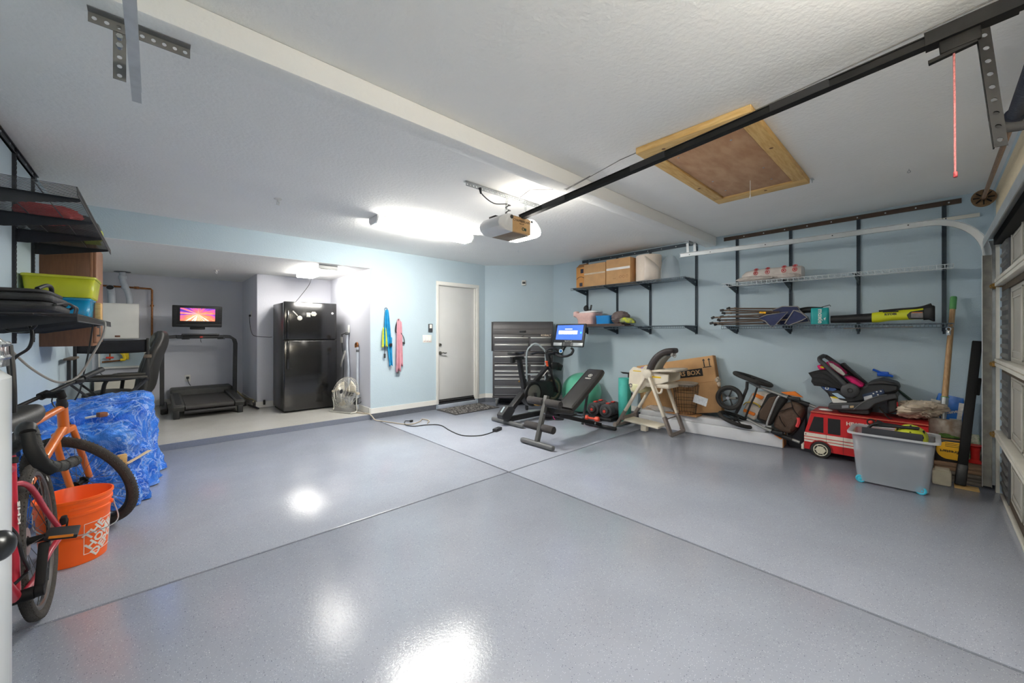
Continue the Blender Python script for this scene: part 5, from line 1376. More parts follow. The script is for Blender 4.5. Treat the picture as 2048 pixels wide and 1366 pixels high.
# big leaning carton
o = (5.5, 2.45, .15)
M_cl = Matrix.Translation((5.45, 2.40, .185)) @ Matrix.Rotation(math.radians(6), 4, 'Y') @ Matrix.Rotation(math.radians(-11), 4, 'X')
t = thing('large_carton', 'large flat brown carton with dark lettering band leaning on the right wall', 'box', (0, 0, 0), M=M_cl)
b = MB().box((.0, 0, .375), (.09, 1.12, .75), bev=.006); b.build('carton', M_board, t)
MB().box((-.0455, 0, .405), (.002, 1.118, .004)).build('fold_line', M_board2, t)
MB().box((-.0462, -.09, .545), (.0016, .62, .105)).build('printed_band', M_dark, t)
text('BUNKERS BOX', .085, mat('print_tan', (206, 166, 120), .7), t, (-.0475, -.085, .545), (0, -1, 0), (0, 0, 1), bold=.002)
for k in (-1, 1):
    MB().box((-.0462, -.47 + k * .035, .655), (.0016, .012, .085)).prism([(-.0462, -.47 + k * .035 - .02, .695), (-.0462, -.47 + k * .035 + .02, .695), (-.0462, -.47 + k * .035, .722)], (.0016, 0, 0)).build('arrow_mark', M_dark, t)
MB().box((-.0462, -.47, .605), (.0016, .11, .010)).build('arrow_base', M_dark, t)
MB().box((.0, -.561, .375), (.095, .010, .75)).build('torn_edge', M_board2, t)
b = MB(); b.ell((-.03, -.57, .42), (.04, .03, .04), fn=lambda v: 1 + .25 * math.sin(v.x * 13) * math.cos(v.z * 11)); b.ell((-.03, -.575, .37), (.025, .025, .04)); b.build('foam_scrap', mat('foam_scrap', (206, 190, 170), .8, bump=.5, bs=60), t)
MB().box((-.0462, .43, .70), (.0016, .11, .05)).build('purple_label', mat('label_purple', (178, 150, 214), .5), t)
# brown carton between high chair and basket
# wire basket with a shallow bowl on top
o = (5.25, 2.30, .27)
t = thing('wire_basket', 'black wire basket with a beige liner in front of the leaning carton', 'basket', o)
bz0, bz1 = .245, .63
b = MB(o); n = 22
for i in range(n):
    a = 2 * PI * i / n
    b.tube([(5.29 + .115 * math.cos(a), 2.26 + .125 * math.sin(a), bz0), (5.29 + .145 * math.cos(a), 2.26 + .165 * math.sin(a), bz1)], .0022, 5)
for k in range(5):
    s = k / 4
    b.torus((5.29, 2.26, bz0 + (bz1 - bz0) * s), (0, 0, 1), .12 + .032 * s, .0025, 30, 5)
q = b.build('wire_frame', M_dark, t)
MB(o).lathe([(.0, 0), (.09, .003), (.135, .03), (.158, .055), (.153, .058), (.13, .036), (.085, .010), (0, .007)], (5.29, 2.26, .60), (0, 0, 1), 30).build('liner_bowl', mat('liner_beige', (196, 182, 164), .6), t)
MB(o).box((5.16, 2.02, .46), (.004, .17, .105), R=Matrix.Rotation(.24, 3, 'X')).build('paper_tag', mat('tag_grey', (196, 200, 204), .6, var=.1, vs=40), t)
tag(MB((5.3, 2.35, .25)).box2((5.19, 2.08, .224), (5.37, 2.50, .241), bev=.003).build('board', M_board2), 'brown board on the white long boxes under the wire basket', 'board')
# long white boxes
M_wbox = mat('white_wrap', (226, 227, 231), .35, var=.03, vs=6, bump=.25, bs=9)
dirB = V(.072, -1, 0).normalized(); perp = V(1, .072, 0).normalized()
def longbox(s0, L_, z0, z1, inset, d, name, m, label):
    p = V(5.185, 2.90, 0) + dirB * s0 + perp * inset
    c = p + dirB * (L_ / 2) + perp * (d / 2) + V(0, 0, (z0 + z1) / 2)
    R = Matrix((perp, -dirB, V(0, 0, 1))).transposed()
    b = MB((c.x, c.y, z0)).box(c, (d, L_, z1 - z0), R, bev=.008)
    return tag(b.build(name, m), label, 'box'), c, R
q, c, R = longbox(0, 1.74, .0, .145, 0, .22, 'long_box', M_wbox, 'long white wrapped box lying on the floor along the right wall')
b = MB((c.x, c.y, 0)); b.box(c + dirB * .871 + perp * .0, (.21, .012, .135), R); e_ = b.build('box_end', M_board2, q); e_.location = (0, 0, 0)
q2, c2, R2 = longbox(.02, 1.55, .147, .222, .01, .20, 'long_box', mat('white_wrap_upper', (214, 215, 219), .2, var=.04, vs=6, bump=.5, bs=14), 'long white plastic wrapped box stacked on the other white box')
# crumpled clear plastic on top
M_poly = mat('clear_plastic', (226, 230, 234), .12, var=.03, alpha=.38, bump=.5, bs=22)
from mathutils import noise as mnoise
def crumple(o, c, r, seed, m, name, label, catg, amp=.28, sub=1, parent=None):
    rnd = random.Random(seed); ph = [(rnd.uniform(2, 6), rnd.uniform(2, 6), rnd.uniform(2, 6), rnd.uniform(0, 6)) for _ in range(7)]
    def f(v):
        w = V(v.x, v.y, v.z)
        rg = 1 - abs(mnoise.noise(w * 2.6 + V(seed, seed * .7, 0))) * 2.2
        r2 = 1 - abs(mnoise.noise(w * 5.5 + V(0, seed, seed))) * 2.2
        return 1 + amp * (sum(math.sin(v.x * a * .6 + v.y * b_ * .6 + v.z * c_ * .6 + d_) for a, b_, c_, d_ in ph) / 7 + .42 * rg * rg + .22 * r2 * r2 - .3)
    q = MB(o).ell(c, r, n=56, m=34, fn=f).build(name, m, parent)
    return tag(q, label, catg) if label else q
crumple((5.26, 2.60, .222), (5.24, 2.60, .262), (.07, .20, .038), 5, M_poly, 'plastic_wrap', 'crumpled clear plastic on the white boxes behind the high chair', 'plastic')

# ---- jogging stroller lying on its side across the boxes
o = (5.40, 1.55, .25)
t = thing('stroller', 'folded jogging stroller with three wheels lying on the white boxes', 'stroller', o)
M_tyre = mat('tyre', (44, 42, 41), .75, var=.15, vs=40, bump=.3, bs=150)
M_stube = mat('stroller_tube', (176, 176, 172), .35, .7, var=.06)
M_stdark = mat('stroller_dark', (52, 52, 52), .45, .3)
M_brownf = mat('brown_fabric', (82, 64, 52), .85, var=.1, vs=10, bump=.3, bs=26)
M_org = mat('orange_fabric', (238, 128, 38), .7, var=.06, vs=20, bump=.2, bs=40)
M_gfab = mat('grey_fabric', (196, 186, 176), .8, var=.12, vs=14, bump=.4, bs=30)
def wheel(c, ax, R, w, parent, spokes=5, name='wheel', spk=.016):
    c = Vector(c); ax = Vector(ax).normalized(); a, b_, d = frame(ax)
    q = MB(o).torus(c, ax, R - w, w, 44, 10).build(name, M_tyre, parent)
    m_ = MB(o).torus(c, ax, R - 2.0 * w, w * .45, 40, 8)
    for k in range(spokes):
        th = 2 * PI * k / spokes + .3
        e = a * math.cos(th) + b_ * math.sin(th); e2 = a * math.cos(th + .28) + b_ * math.sin(th + .28)
        m_.beam(c + e * .02, c + e2 * (R - 2.2 * w), spk, .012, up=ax, bev=.003)
    m_.cyl(c - d * .025, c + d * .025, .026, n=14)
    m_.build('wheel_rim', M_dark, q)
    return q
wA = V(5.300,1.724,0.514)
wheel(wA, V(-1, -.12, .10), .155, .024, t)
axd = (V(5.420,1.500,0.759) - V(5.360,1.666,0.248)).normalized()
wheel(V(5.420,1.500,0.759), axd + V(-.03, -.0, 0), .225, .024, t, name='wheel')
wheel(V(5.360,1.666,0.241), axd + V(-.10, 0, .0), .215, .024, t, name='wheel')
# frame: axle, fork to front wheel, two long side tubes with bare grips
MB(o).tube([(5.360,1.541,0.729),(5.360,1.545,0.644),(5.360,1.579,0.545),(5.360,1.626,0.405),(5.360,1.665,0.323)], .018, 10).build('axle_tube', M_stdark, t)
MB(o).tube([(5.340,1.424,0.686),(5.340,1.464,0.542),(5.340,1.497,0.463),(5.340,1.556,0.285)], .011, 8).build('cross_tube', M_black, t)
MB(o).tube([wA + V(-.035, 0, 0)] + [(5.370,1.590,0.519)], .016, 10).build('front_fork', M_stube, t)
MB(o).lathe([(0, -.012), (.02, -.012), (.02, .012), (0, .012)], wA + V(-.04, 0, 0), (1, 0, 0), 14).build('axle_cap', M_galv, t)
MB(o).tube(cat([(5.340,1.514,0.733),(5.340,1.464,0.710),(5.340,1.424,0.686),(5.340,1.399,0.679)], 4), .020, 10).build('axle_bracket', M_graymid, t)
for (A_, nm) in (([(5.360,1.401,0.675),(5.360,1.202,0.608),(5.360,1.112,0.578)], 'a'), ([(5.220,1.504,0.293),(5.220,1.329,0.218),(5.220,1.230,0.196)], 'b')):
    MB(o).tube(A_, .0155, 10).build('side_tube', M_stube, t)
for A_ in ([(5.360,1.127,0.590),(5.360,1.033,0.549),(5.360,0.927,0.524)], [(5.210,1.250,0.203),(5.210,1.161,0.167),(5.210,1.053,0.141)]):
    MB(o).tube(A_, .026, 10).build('fold_joint', M_black, t)
    p = V(*A_[1]); MB(o).box(p + V(-.02, .02, .03), (.05, .10, .04), bev=.012).build('fold_lever', M_dark, t)
for A_ in ([(5.370,0.936,0.526),(5.370,0.873,0.505)], [(5.210,1.056,0.143),(5.210,0.987,0.125)]):
    MB(o).tube(A_, .0155, 12).build('handle_end', M_stube, t)
MB(o).tube(cat([(5.240,1.179,0.606),(5.240,1.205,0.567),(5.240,1.257,0.419),(5.240,1.299,0.278),(5.240,1.295,0.243),(5.240,1.257,0.241)], 5), .013, 10).build('cross_bar', M_stube, t)
def pad(poly, th, name, m, bev=.012, off=0.0, sub=0):
    P_ = [V(*p) + V(off, 0, 0) for p in poly]
    return MB(o).prism(P_, (th, 0, 0)).build(name, m, t, bevel=bev, sub=sub)
pad([(5.400,1.506,0.587),(5.400,1.383,0.620),(5.400,1.303,0.601),(5.400,1.375,0.398),(5.400,1.481,0.251),(5.400,1.599,0.308),(5.400,1.608,0.345)], .10, 'seat_fabric', M_gfab, .03)
pad([(5.385,1.477,0.597),(5.385,1.371,0.558),(5.385,1.395,0.518),(5.385,1.493,0.562)], .02, 'orange_patch', M_org, .006)
pad([(5.385,1.586,0.384),(5.385,1.460,0.345),(5.385,1.477,0.310),(5.385,1.595,0.349)], .02, 'orange_patch', M_org, .006)
MB(o).tube(cat([(5.360,1.583,0.435),(5.360,1.545,0.473),(5.360,1.470,0.478),(5.360,1.405,0.445),(5.360,1.413,0.430)], 5), .018, 8, flat=.35).build('yellow_strap', mat('strap_yellow', (206, 176, 60), .7), t)
pad([(5.410,1.337,0.605),(5.410,1.314,0.589),(5.410,1.467,0.270),(5.410,1.484,0.268)], .06, 'red_trim', mat('trim_red', (150, 52, 40), .7), .008)
pad([(5.370,1.335,0.600),(5.370,1.204,0.606),(5.370,1.137,0.561),(5.370,1.312,0.210),(5.370,1.448,0.279),(5.370,1.432,0.357)], .14, 'basket_shade', mat('shade_black', (30, 29, 29), .85), .02)
pad([(5.345,1.306,0.561),(5.345,1.229,0.588),(5.345,1.329,0.275),(5.345,1.409,0.290),(5.345,1.409,0.382)], .05, 'brown_panel', M_brownf, .015)
P_ = [V(*p) for p in [(5.320,1.141,0.566),(5.320,1.025,0.546),(5.320,0.955,0.504),(5.320,0.962,0.426),(5.320,1.025,0.269),(5.320,1.075,0.173),(5.320,1.141,0.169),(5.320,1.231,0.215),(5.320,1.269,0.226),(5.320,1.246,0.320)]]
b = MB(o); cc = sum(P_, V(0, 0, 0)) / len(P_)
b.loft([[p.lerp(cc, .22) + V(-.055, 0, 0) for p in P_], [p.lerp(cc, .08) + V(-.03, 0, 0) for p in P_], P_, [p + V(.14, 0, 0) for p in P_]])
b.build('canopy_bag', M_brownf, t, sub=1)
P_ = [V(*p) for p in [(5.400,1.055,0.524),(5.400,0.976,0.508),(5.400,0.962,0.475),(5.400,0.969,0.396),(5.400,1.040,0.218),(5.400,1.091,0.147),(5.400,1.136,0.147),(5.400,1.040,0.376)]]
MB(o).prism([p + V(-.05, 0, 0) for p in P_], (.16, 0, 0)).build('canopy_back', mat('canopy_black', (36, 33, 32), .8, var=.1, bump=.2, bs=40), t, bevel=.02)
for A_ in ([(5.255,1.186,0.427),(5.255,1.120,0.463),(5.255,1.062,0.493)], [(5.245,1.183,0.376),(5.245,1.161,0.318),(5.245,1.125,0.264)]):
    MB(o).tube(A_, .012, 6, flat=.3).build('webbing', M_dark, t)
MB(o).tube(cat([(5.260,1.010,0.384),(5.260,1.003,0.343),(5.260,1.021,0.280)], 5), .016, 8).build('red_loop', mat('loop_red', (214, 66, 70), .6), t)
pad([(5.380,1.199,0.633),(5.380,1.065,0.657),(5.380,0.987,0.596),(5.380,1.146,0.612)], .03, 'orange_flap', M_org, .004)
pad([(5.220,1.230,0.157),(5.220,1.200,0.158),(5.220,1.148,0.133),(5.220,1.163,0.117)], .03, 'orange_flap', M_org, .004)
MB(o).tube(cat([(5.270,1.079,0.580),(5.270,1.058,0.479),(5.270,1.015,0.408),(5.270,0.974,0.371)], 5), .005, 6).build('brake_cable', M_black, t)

# ---- wooden fire truck toy chest
o = (5.20, .45, 0)
t = thing('toy_fire_truck', 'red wooden fire truck toy box with white stripes and black windows', 'toy truck', o)
M_tr = mat('truck_red', (200, 34, 36), .35, var=.05, vs=6)
M_trw = mat('truck_white', (232, 226, 212), .45, var=.05, vs=20)
yA, yZ = .945, .02
side = [(yA, .07), (yA, .225), (.885, .468), (yZ, .468), (yZ, .07)]
MB(o).prism([(5.20, y, z) for y, z in side], (.36, 0, 0)).build('body', M_tr, t, bevel=.004)
MB(o).prism([(5.185, .895, .470), (5.185, .875, .492), (5.185, yZ, .492), (5.185, yZ, .470)], (.39, 0, 0)).build('roof', mat('truck_roof', (178, 40, 40), .4, var=.08), t, bevel=.004)
MB(o).box2((5.183, yZ, .4815), (5.1845, .88, .4845)).build('roof_pinstripe', mat('stripe_cream', (222, 170, 120), .5), t)
for (y0, y1, sl) in ((.905, .845, True), (.805, .685, False)):
    if sl: pl = [(5.1985, .905, .268), (5.1985, .857, .430), (5.1985, .778, .430), (5.1985, .778, .268)]
    else: pl = [(5.1985, .742, .268), (5.1985, .742, .430), (5.1985, .640, .430), (5.1985, .640, .268)]
    MB(o).prism(pl, (.003, 0, 0)).build('window', M_black, t)
for z0, z1 in ((.212, .250), (.180, .203), (.152, .172)):
    MB(o).box2((5.1985, yZ, z0), (5.2005, yA - .002, z1)).build('white_stripe', M_trw, t)
for y in (.755, .618): MB(o).box2((5.1982, y - .0012, .075), (5.2, y + .0012, .26)).build('door_line', M_dark, t)
MB(o).box2((5.197, .925, .222), (5.2, .932, .240)).build('side_marker', mat('marker_dark_red', (130, 20, 24), .4), t)
text('HEATH', .050, M_trw, t, (5.198 - o[0], .515 - o[1], .398 - o[2]), (0, -1, 0), (0, 0, 1), bold=.0015)
text('1', .085, mat('number_yellow', (240, 186, 50), .4), t, (5.198 - o[0], .535 - o[1], .325 - o[2]), (0, -1, 0), (0, 0, 1), bold=.004)
MB(o).box2((5.19, .945, .06), (5.57, .968, .115), bev=.004).build('bumper', M_trw, t)
MB(o).torus((5.196, .80, .085), (-1, 0, 0), .094, .007, 24, 6, a0=math.radians(-5), a1=math.radians(185)).build('wheel_arch', mat('arch_red_dark', (150, 26, 30), .5), t)
for y in (.80, .14):
    for x_ in (5.205, 5.53):
        q = MB(o).lathe([(0, -.02), (.075, -.02), (.085, -.012), (.085, .02), (.06, .024), (0, .024)], (x_, y, .0855), (-1, 0, 0), 32).build('wheel', M_tyre, t)
        MB(o).lathe([(0, .004), (.02, .004), (.05, -.002), (.058, .004), (.062, 0)], (x_ - .024, y, .0855), (-1, 0, 0), 28).build('hub_cap', mat('hub_cream', (228, 222, 200), .4), q)
        for k in range(6):
            a = 2 * PI * k / 6
            MB(o).beam((x_ - .027, y + .012 * math.cos(a), .0855 + .012 * math.sin(a)), (x_ - .027, y + .05 * math.cos(a), .0855 + .05 * math.sin(a)), .007, .006, up=(1, 0, 0)).build('hub_spoke', _mats['hub_cream'], q)
tag(MB((5.27, .77, .493)).ell((5.27, .77, .505), (.03, .06, .012)).build('paper_scrap', M_white), 'small white scrap on the red truck roof left of the car seat', 'scrap')

tag(MB((5.48, 1.06, 0)).box2((5.48, .985, 0), (5.605, 1.15, .44), bev=.012).build('storage_case', mat('case_slate', (56, 59, 66), .6)), 'dark slate case standing between stroller canopy and red truck', 'case')

# ---- infant car seat on its base
o = (5.38, .45, .493)
t = thing('infant_car_seat', 'black infant car seat with pink padding clicked into its base on the red truck', 'car seat', o)
M_csk = mat('carseat_black', (38, 38, 40), .55, var=.1, vs=20)
M_csf = mat('carseat_fabric', (40, 40, 42), .85, var=.15, vs=14, bump=.4, bs=24)
M_csg = mat('carseat_base', (62, 62, 64), .5, var=.06, vs=10)
M_pinkh = mat('hot_pink', (218, 24, 110), .75, var=.08, vs=14, bump=.3, bs=30)
M_wht = mat('carseat_white', (224, 220, 214), .7, var=.12, vs=70)
def plate(poly, x0, x1, name, m, bev=.012, sub=0):
    return MB(o).prism([(x0, p[1], p[2]) for p in poly], (x1 - x0, 0, 0)).build(name, m, t, bevel=bev, sub=sub)
XC = 5.22
plate([(5.250,0.747,0.530),(5.250,0.737,0.584),(5.250,0.483,0.630),(5.250,0.426,0.669),(5.250,0.333,0.721),(5.250,0.231,0.744),(5.250,0.219,0.701),(5.250,0.291,0.669),(5.250,0.375,0.623),(5.250,0.426,0.558),(5.250,0.470,0.546),(5.250,0.708,0.520)], 5.22, 5.55, 'seat_base', M_csg, .012)
plate([(5.250,0.689,0.526),(5.250,0.426,0.558),(5.250,0.417,0.518),(5.250,0.439,0.503),(5.250,0.642,0.496)], 5.25, 5.52, 'base_foot', M_csk, .01)
plate([(5.250,0.300,0.668),(5.250,0.231,0.693),(5.250,0.227,0.564),(5.250,0.291,0.532)], 5.27, 5.50, 'level_foot', M_csk, .015)
plate([(5.280,0.825,0.756),(5.280,0.693,0.738),(5.280,0.617,0.728),(5.280,0.530,0.731),(5.280,0.463,0.792),(5.280,0.428,0.830),(5.280,0.343,0.867),(5.280,0.236,0.843),(5.280,0.212,0.811),(5.280,0.216,0.765),(5.280,0.268,0.737),(5.280,0.343,0.717),(5.280,0.472,0.636),(5.280,0.590,0.594),(5.280,0.717,0.593),(5.280,0.756,0.681)], 5.26, 5.53, 'shell', M_csk, .025)
plate([(5.280,0.450,0.799),(5.280,0.420,0.837),(5.280,0.343,0.867),(5.280,0.236,0.840),(5.280,0.216,0.816),(5.280,0.252,0.818),(5.280,0.343,0.821)], 5.24, 5.55, 'front_rim', M_csk, .012)
P_ = [V(*p) for p in [(5.240,0.915,0.891),(5.240,0.824,0.923),(5.240,0.750,0.934),(5.240,0.678,0.866),(5.240,0.617,0.786),(5.240,0.622,0.737),(5.240,0.688,0.749),(5.240,0.864,0.756),(5.240,0.890,0.798),(5.240,0.882,0.836)]]
b = MB(o); cc = sum(P_, V(0, 0, 0)) / len(P_)
b.loft([[p.lerp(cc, .12) + V(-.015, 0, 0) for p in P_], P_, [p + V(.30, 0, 0) for p in P_], [p.lerp(cc, .12) + V(.315, 0, 0) for p in P_]]); b.build('canopy', M_csf, t)
for q_ in ([(5.222,0.907,0.887),(5.222,0.782,0.896),(5.222,0.648,0.773)], [(5.222,0.881,0.838),(5.222,0.772,0.835),(5.222,0.666,0.759)], [(5.222,0.881,0.797),(5.222,0.782,0.784),(5.222,0.695,0.753)]):
    MB(o).tube(cat(q_, 5), .006, 6).build('canopy_rib', M_csf, t)
def arm(pts, x0):
    b = MB(o); P_ = [V(x0, p[1], p[2]) for p in pts]
    return b.tube(cat(P_, 5), .030, 10, flat=.45, up=(1, 0, 0))
near = [(5.220,0.565,0.739),(5.220,0.638,0.834),(5.220,0.723,0.931),(5.220,0.781,1.002),(5.220,0.806,1.025)]
far = [(5.520,0.480,0.749),(5.520,0.554,0.842),(5.520,0.645,0.930),(5.520,0.744,1.014),(5.520,0.806,1.063)]
b = MB(o)
b.tube(cat([V(*p) for p in near] + [V(5.26, near[-1][1] + .012, near[-1][2] + .03), V(5.38, near[-1][1] + .0, near[-1][2] + .05)] + [V(5.48, far[-1][1] + .02, far[-1][2] + .0)] + [V(*p) for p in reversed(far)], 5), .022, 10)
b.build('carry_handle', M_csg, t)
MB(o).lathe([(0, .03), (.055, .028), (.072, .015), (.075, 0), (.075, -.03)], V(5.220,0.567,0.738), (-1, 0, 0), 30).build('handle_pivot', M_csg, t)
MB(o).torus(V(5.187,0.564,0.742), (-1, 0, 0), .02, .003, 16, 5).build('pivot_emblem', M_dark, t)
plate([(5.300,0.778,1.007),(5.300,0.754,1.021),(5.300,0.686,0.984),(5.300,0.610,0.897),(5.300,0.629,0.875),(5.300,0.648,0.882),(5.300,0.734,0.957)], 5.28, 5.48, 'headrest_edge', M_pinkh, .01)
plate([(5.280,0.753,1.016),(5.280,0.712,1.000),(5.280,0.645,0.945),(5.280,0.610,0.896),(5.280,0.627,0.879),(5.280,0.674,0.912),(5.280,0.731,0.970)], 5.272, 5.30, 'headrest_pad', M_wht, .006)
plate([(5.300,0.624,0.872),(5.300,0.573,0.870),(5.300,0.510,0.827),(5.300,0.467,0.792),(5.300,0.483,0.770),(5.300,0.528,0.771),(5.300,0.578,0.821)], 5.27, 5.48, 'seat_cushion', M_pinkh, .015)
plate([(5.260,0.845,0.971),(5.260,0.817,0.985),(5.260,0.787,0.962),(5.260,0.763,0.938),(5.260,0.822,0.928)], 5.25, 5.40, 'pink_blanket', M_pinkh, .01)
MB(o).tube([(5.248,0.810,0.964),(5.248,0.781,0.954)], .010, 6).build('yellow_tab', M_yellow, t)
plate([(5.280,0.645,1.006),(5.280,0.617,0.971),(5.280,0.508,0.853),(5.280,0.455,0.798),(5.280,0.481,0.796),(5.280,0.562,0.878),(5.280,0.674,0.992)], 5.42, 5.54, 'inner_shell', M_csk, .01)
M_lab = mat('label_blue_edge', (60, 90, 150), .5)
plate([(5.250,0.816,0.759),(5.250,0.766,0.768),(5.250,0.689,0.747),(5.250,0.675,0.731),(5.250,0.708,0.712),(5.250,0.776,0.720)], 5.252, 5.262, 'oval_label', M_lab, .002)
MB(o).torus(V(5.248,0.756,0.739), (1, 0, 0), .013, .004, 16, 6).build('ring_mark', M_white, t)
plate([(5.250,0.718,0.689),(5.250,0.670,0.697),(5.250,0.623,0.663),(5.250,0.605,0.644),(5.250,0.661,0.646)], 5.252, 5.260, 'sky_label', mat('label_sky', (176, 200, 220), .5), .002)
plate([(5.250,0.732,0.653),(5.250,0.689,0.655),(5.250,0.651,0.629),(5.250,0.595,0.618),(5.250,0.595,0.599),(5.250,0.708,0.591)], 5.250, 5.260, 'white_label', M_white, .002)
plate([(5.250,0.732,0.653),(5.250,0.689,0.657),(5.250,0.661,0.640),(5.250,0.703,0.638)], 5.248, 5.258, 'yellow_flash', M_yellow, .002)
plate([(5.250,0.478,0.704),(5.250,0.324,0.774),(5.250,0.312,0.735),(5.250,0.465,0.641)], 5.252, 5.260, 'instruction_label', mat('label_navy', (44, 60, 90), .5), .002)
plate([(5.250,0.467,0.682),(5.250,0.405,0.710),(5.250,0.400,0.684),(5.250,0.461,0.647)], 5.249, 5.256, 'instruction_white', mat('label_pale2', (206, 208, 212), .5, var=.1, vs=60), .002)
for (u, v_) in ((1255, 745), (1310, 715), (1380, 705), (1330, 765)): MB(o).lathe([(0, .003), (.006, .002), (.007, 0)], V(5.240,0.988,1.138) * 0 + V(5.251, *[(lambda p: (p[1], p[2]))(p) for p in [dict([((1255, 745), (5.250,0.394,0.723)), ((1310, 715), (5.250,0.370,0.743)), ((1380, 705), (5.250,0.341,0.752)), ((1330, 765), (5.250,0.362,0.715))])[(u, v_)]]][0]), (-1, 0, 0), 12).build('pictogram', M_white, t)
plate([(5.215,0.631,0.576),(5.215,0.578,0.586),(5.215,0.578,0.559),(5.215,0.631,0.548)], 5.215, 5.222, 'base_label', mat('label_grey', (140, 142, 146), .4), .001)
plate([(5.215,0.569,0.581),(5.215,0.539,0.588),(5.215,0.537,0.568),(5.215,0.566,0.560)], 5.215, 5.222, 'base_label', mat('label_tan', (206, 176, 130), .5), .001)
MB(o).tube(cat([(5.220,0.538,0.549),(5.220,0.467,0.632),(5.220,0.373,0.697),(5.220,0.298,0.728)], 5), .005, 6).build('base_rib', M_graymid, t)
MB(o).tube(cat([(5.250,0.354,0.592),(5.250,0.324,0.550),(5.250,0.291,0.503),(5.250,0.255,0.487)], 5), .020, 8, flat=.3).build('webbing_strap', M_csf, t)
MB(o).box(V(5.300,0.234,0.632), (.04, .025, .05), bev=.008).build('red_release', mat('release_red', (206, 40, 50), .5), t)
# ---- snow brush leaning on the wall
o = (5.57, .2, .5)
t = thing('snow_brush', 'blue headed snow brush with a dark green handle leaning on the right wall', 'brush', o)
MB(o).tube([V(5.575,0.338,0.847), V(5.570,0.142,0.654), V(5.550,-0.053,0.498)], .011, 8).build('handle', mat('green_dark', (20, 56, 48), .45), t)
MB(o).tube([V(5.575,0.422,0.940), V(5.570,0.375,0.917), V(5.575,0.271,0.878)], .020, 8, flat=.6).box(V(5.570,0.345,0.899), (.03, .09, .05), bev=.01).build('brush_head', mat('brush_blue', (24, 92, 206), .45), t)

# ---- drop cloth on the pile behind the tote
M_dropc = mat('canvas_beige', (206, 190, 170), .9, var=.08, vs=14, bump=.5, bs=22)
o = (5.36, -.02, .28)
crumple((5.34, .08, .50), (5.36, .09, .60), (.15, .17, .085), 11, M_dropc, 'drop_cloth', 'crumpled beige canvas drop cloth behind the clear tote', 'cloth', amp=.50)

# ---- clear rolling tote with grey lid piece and bike helmets inside
o = (4.77, .24, 0)
t = thing('storage_tote', 'big translucent storage tote with turquoise wheels on the floor', 'tote', o)
M_tote = mat('tote_plastic', (198, 204, 214), .25, var=.02, alpha=.40, bump=.02, bs=30)
def trect(z, k):
    a = .20 - .02 * (1 - k); c_ = .255 - .035 * (1 - k)
    return [(4.78 + x, .235 + y, z) for x, y in rrect(2 * a, 2 * c_, .05, 5)]
b = MB(o); b.loft([trect(.02, 0), trect(.02, 0.02), trect(.20, .45), trect(.43, 1)], cap=False)
k0 = len(b.v); b.add(trect(.021, 0), [tuple(range(24))]); b.build('tub', M_tote, t, solid=.004)
b = MB(o); b.loft([[(4.78 + x, .235 + y, z) for x, y in rrect(2 * (.20 + e), 2 * (.255 + e), .055, 5)] for e, z in ((0, .425), (.03, .430), (.032, .445), (.028, .448), (0, .442))], cap=False); b.build('rim', mat('tote_rim', (222, 224, 228), .3, alpha=.8), t)
for x_ in (4.608, 4.955):
    for y in (.43, .06):
        MB(o).lathe([(0, -.012), (.03, -.012), (.034, -.006), (.034, .006), (.026, .010), (.018, .006), (.006, .010), (0, .010)], (x_, y, .035), (-1 if x_ < 4.7 else 1, 0, 0), 24).build('wheel', mat('turquoise', (62, 186, 214), .4), t)
o2 = (4.78, .3, .25)
tag(MB((4.70, .30, .20)).box2((4.635, .05, .025), (4.665, .425, .485), bev=.006).build('folded_case', mat('case_navy', (40, 42, 50), .55, var=.08)), 'dark flat case standing inside the translucent tote', 'case')
t = thing('bike_helmet', 'black and lime bicycle helmet lying inside the translucent tote', 'helmet', (4.815, .125, .39))
f_ = lambda v: 1 + .05 * math.sin(v.x * 9)
MB().ell((0, 0, .03), (.13, .105, .105), n=28, m=16, fn=f_).build('shell', mat('helmet_lime', (214, 222, 60), .35, var=.05), t)
for k in range(5):
    y = -.07 + k * .035
    MB().tube(cat([(-.10, y, .085 - abs(y) * .5), (0, y * 1.1, .128 - abs(y) * .45), (.09, y, .09 - abs(y) * .5)], 5), .009, 6).build('vent', M_black, t)
b = MB((4.80, .30, .45))
b.tube(cat([(4.72, .42, .40), (4.72, .36, .505), (4.74, .25, .52), (4.76, .08, .50)], 6), .012, 8)
b.box((4.74, .20, .512), (.05, .26, .02), R=Matrix.Rotation(-.05, 3, 'X'), bev=.008).prism([(4.72, .36, .49), (4.72, .33, .55), (4.72, .22, .50)], (.03, 0, 0)).torus((4.72, .37, .525), (1, 0, 0), .024, .007, 18, 6)
tag(b.build('folding_saw', M_dark), 'black long handled tool lying across the top of the tote', 'tool')
tag(MB((4.72, .40, .52)).ell((4.73, .375, .525), (.02, .022, .02)).build('red_ball', M_red), 'red knob beside the black tool on top of the tote', 'knob')

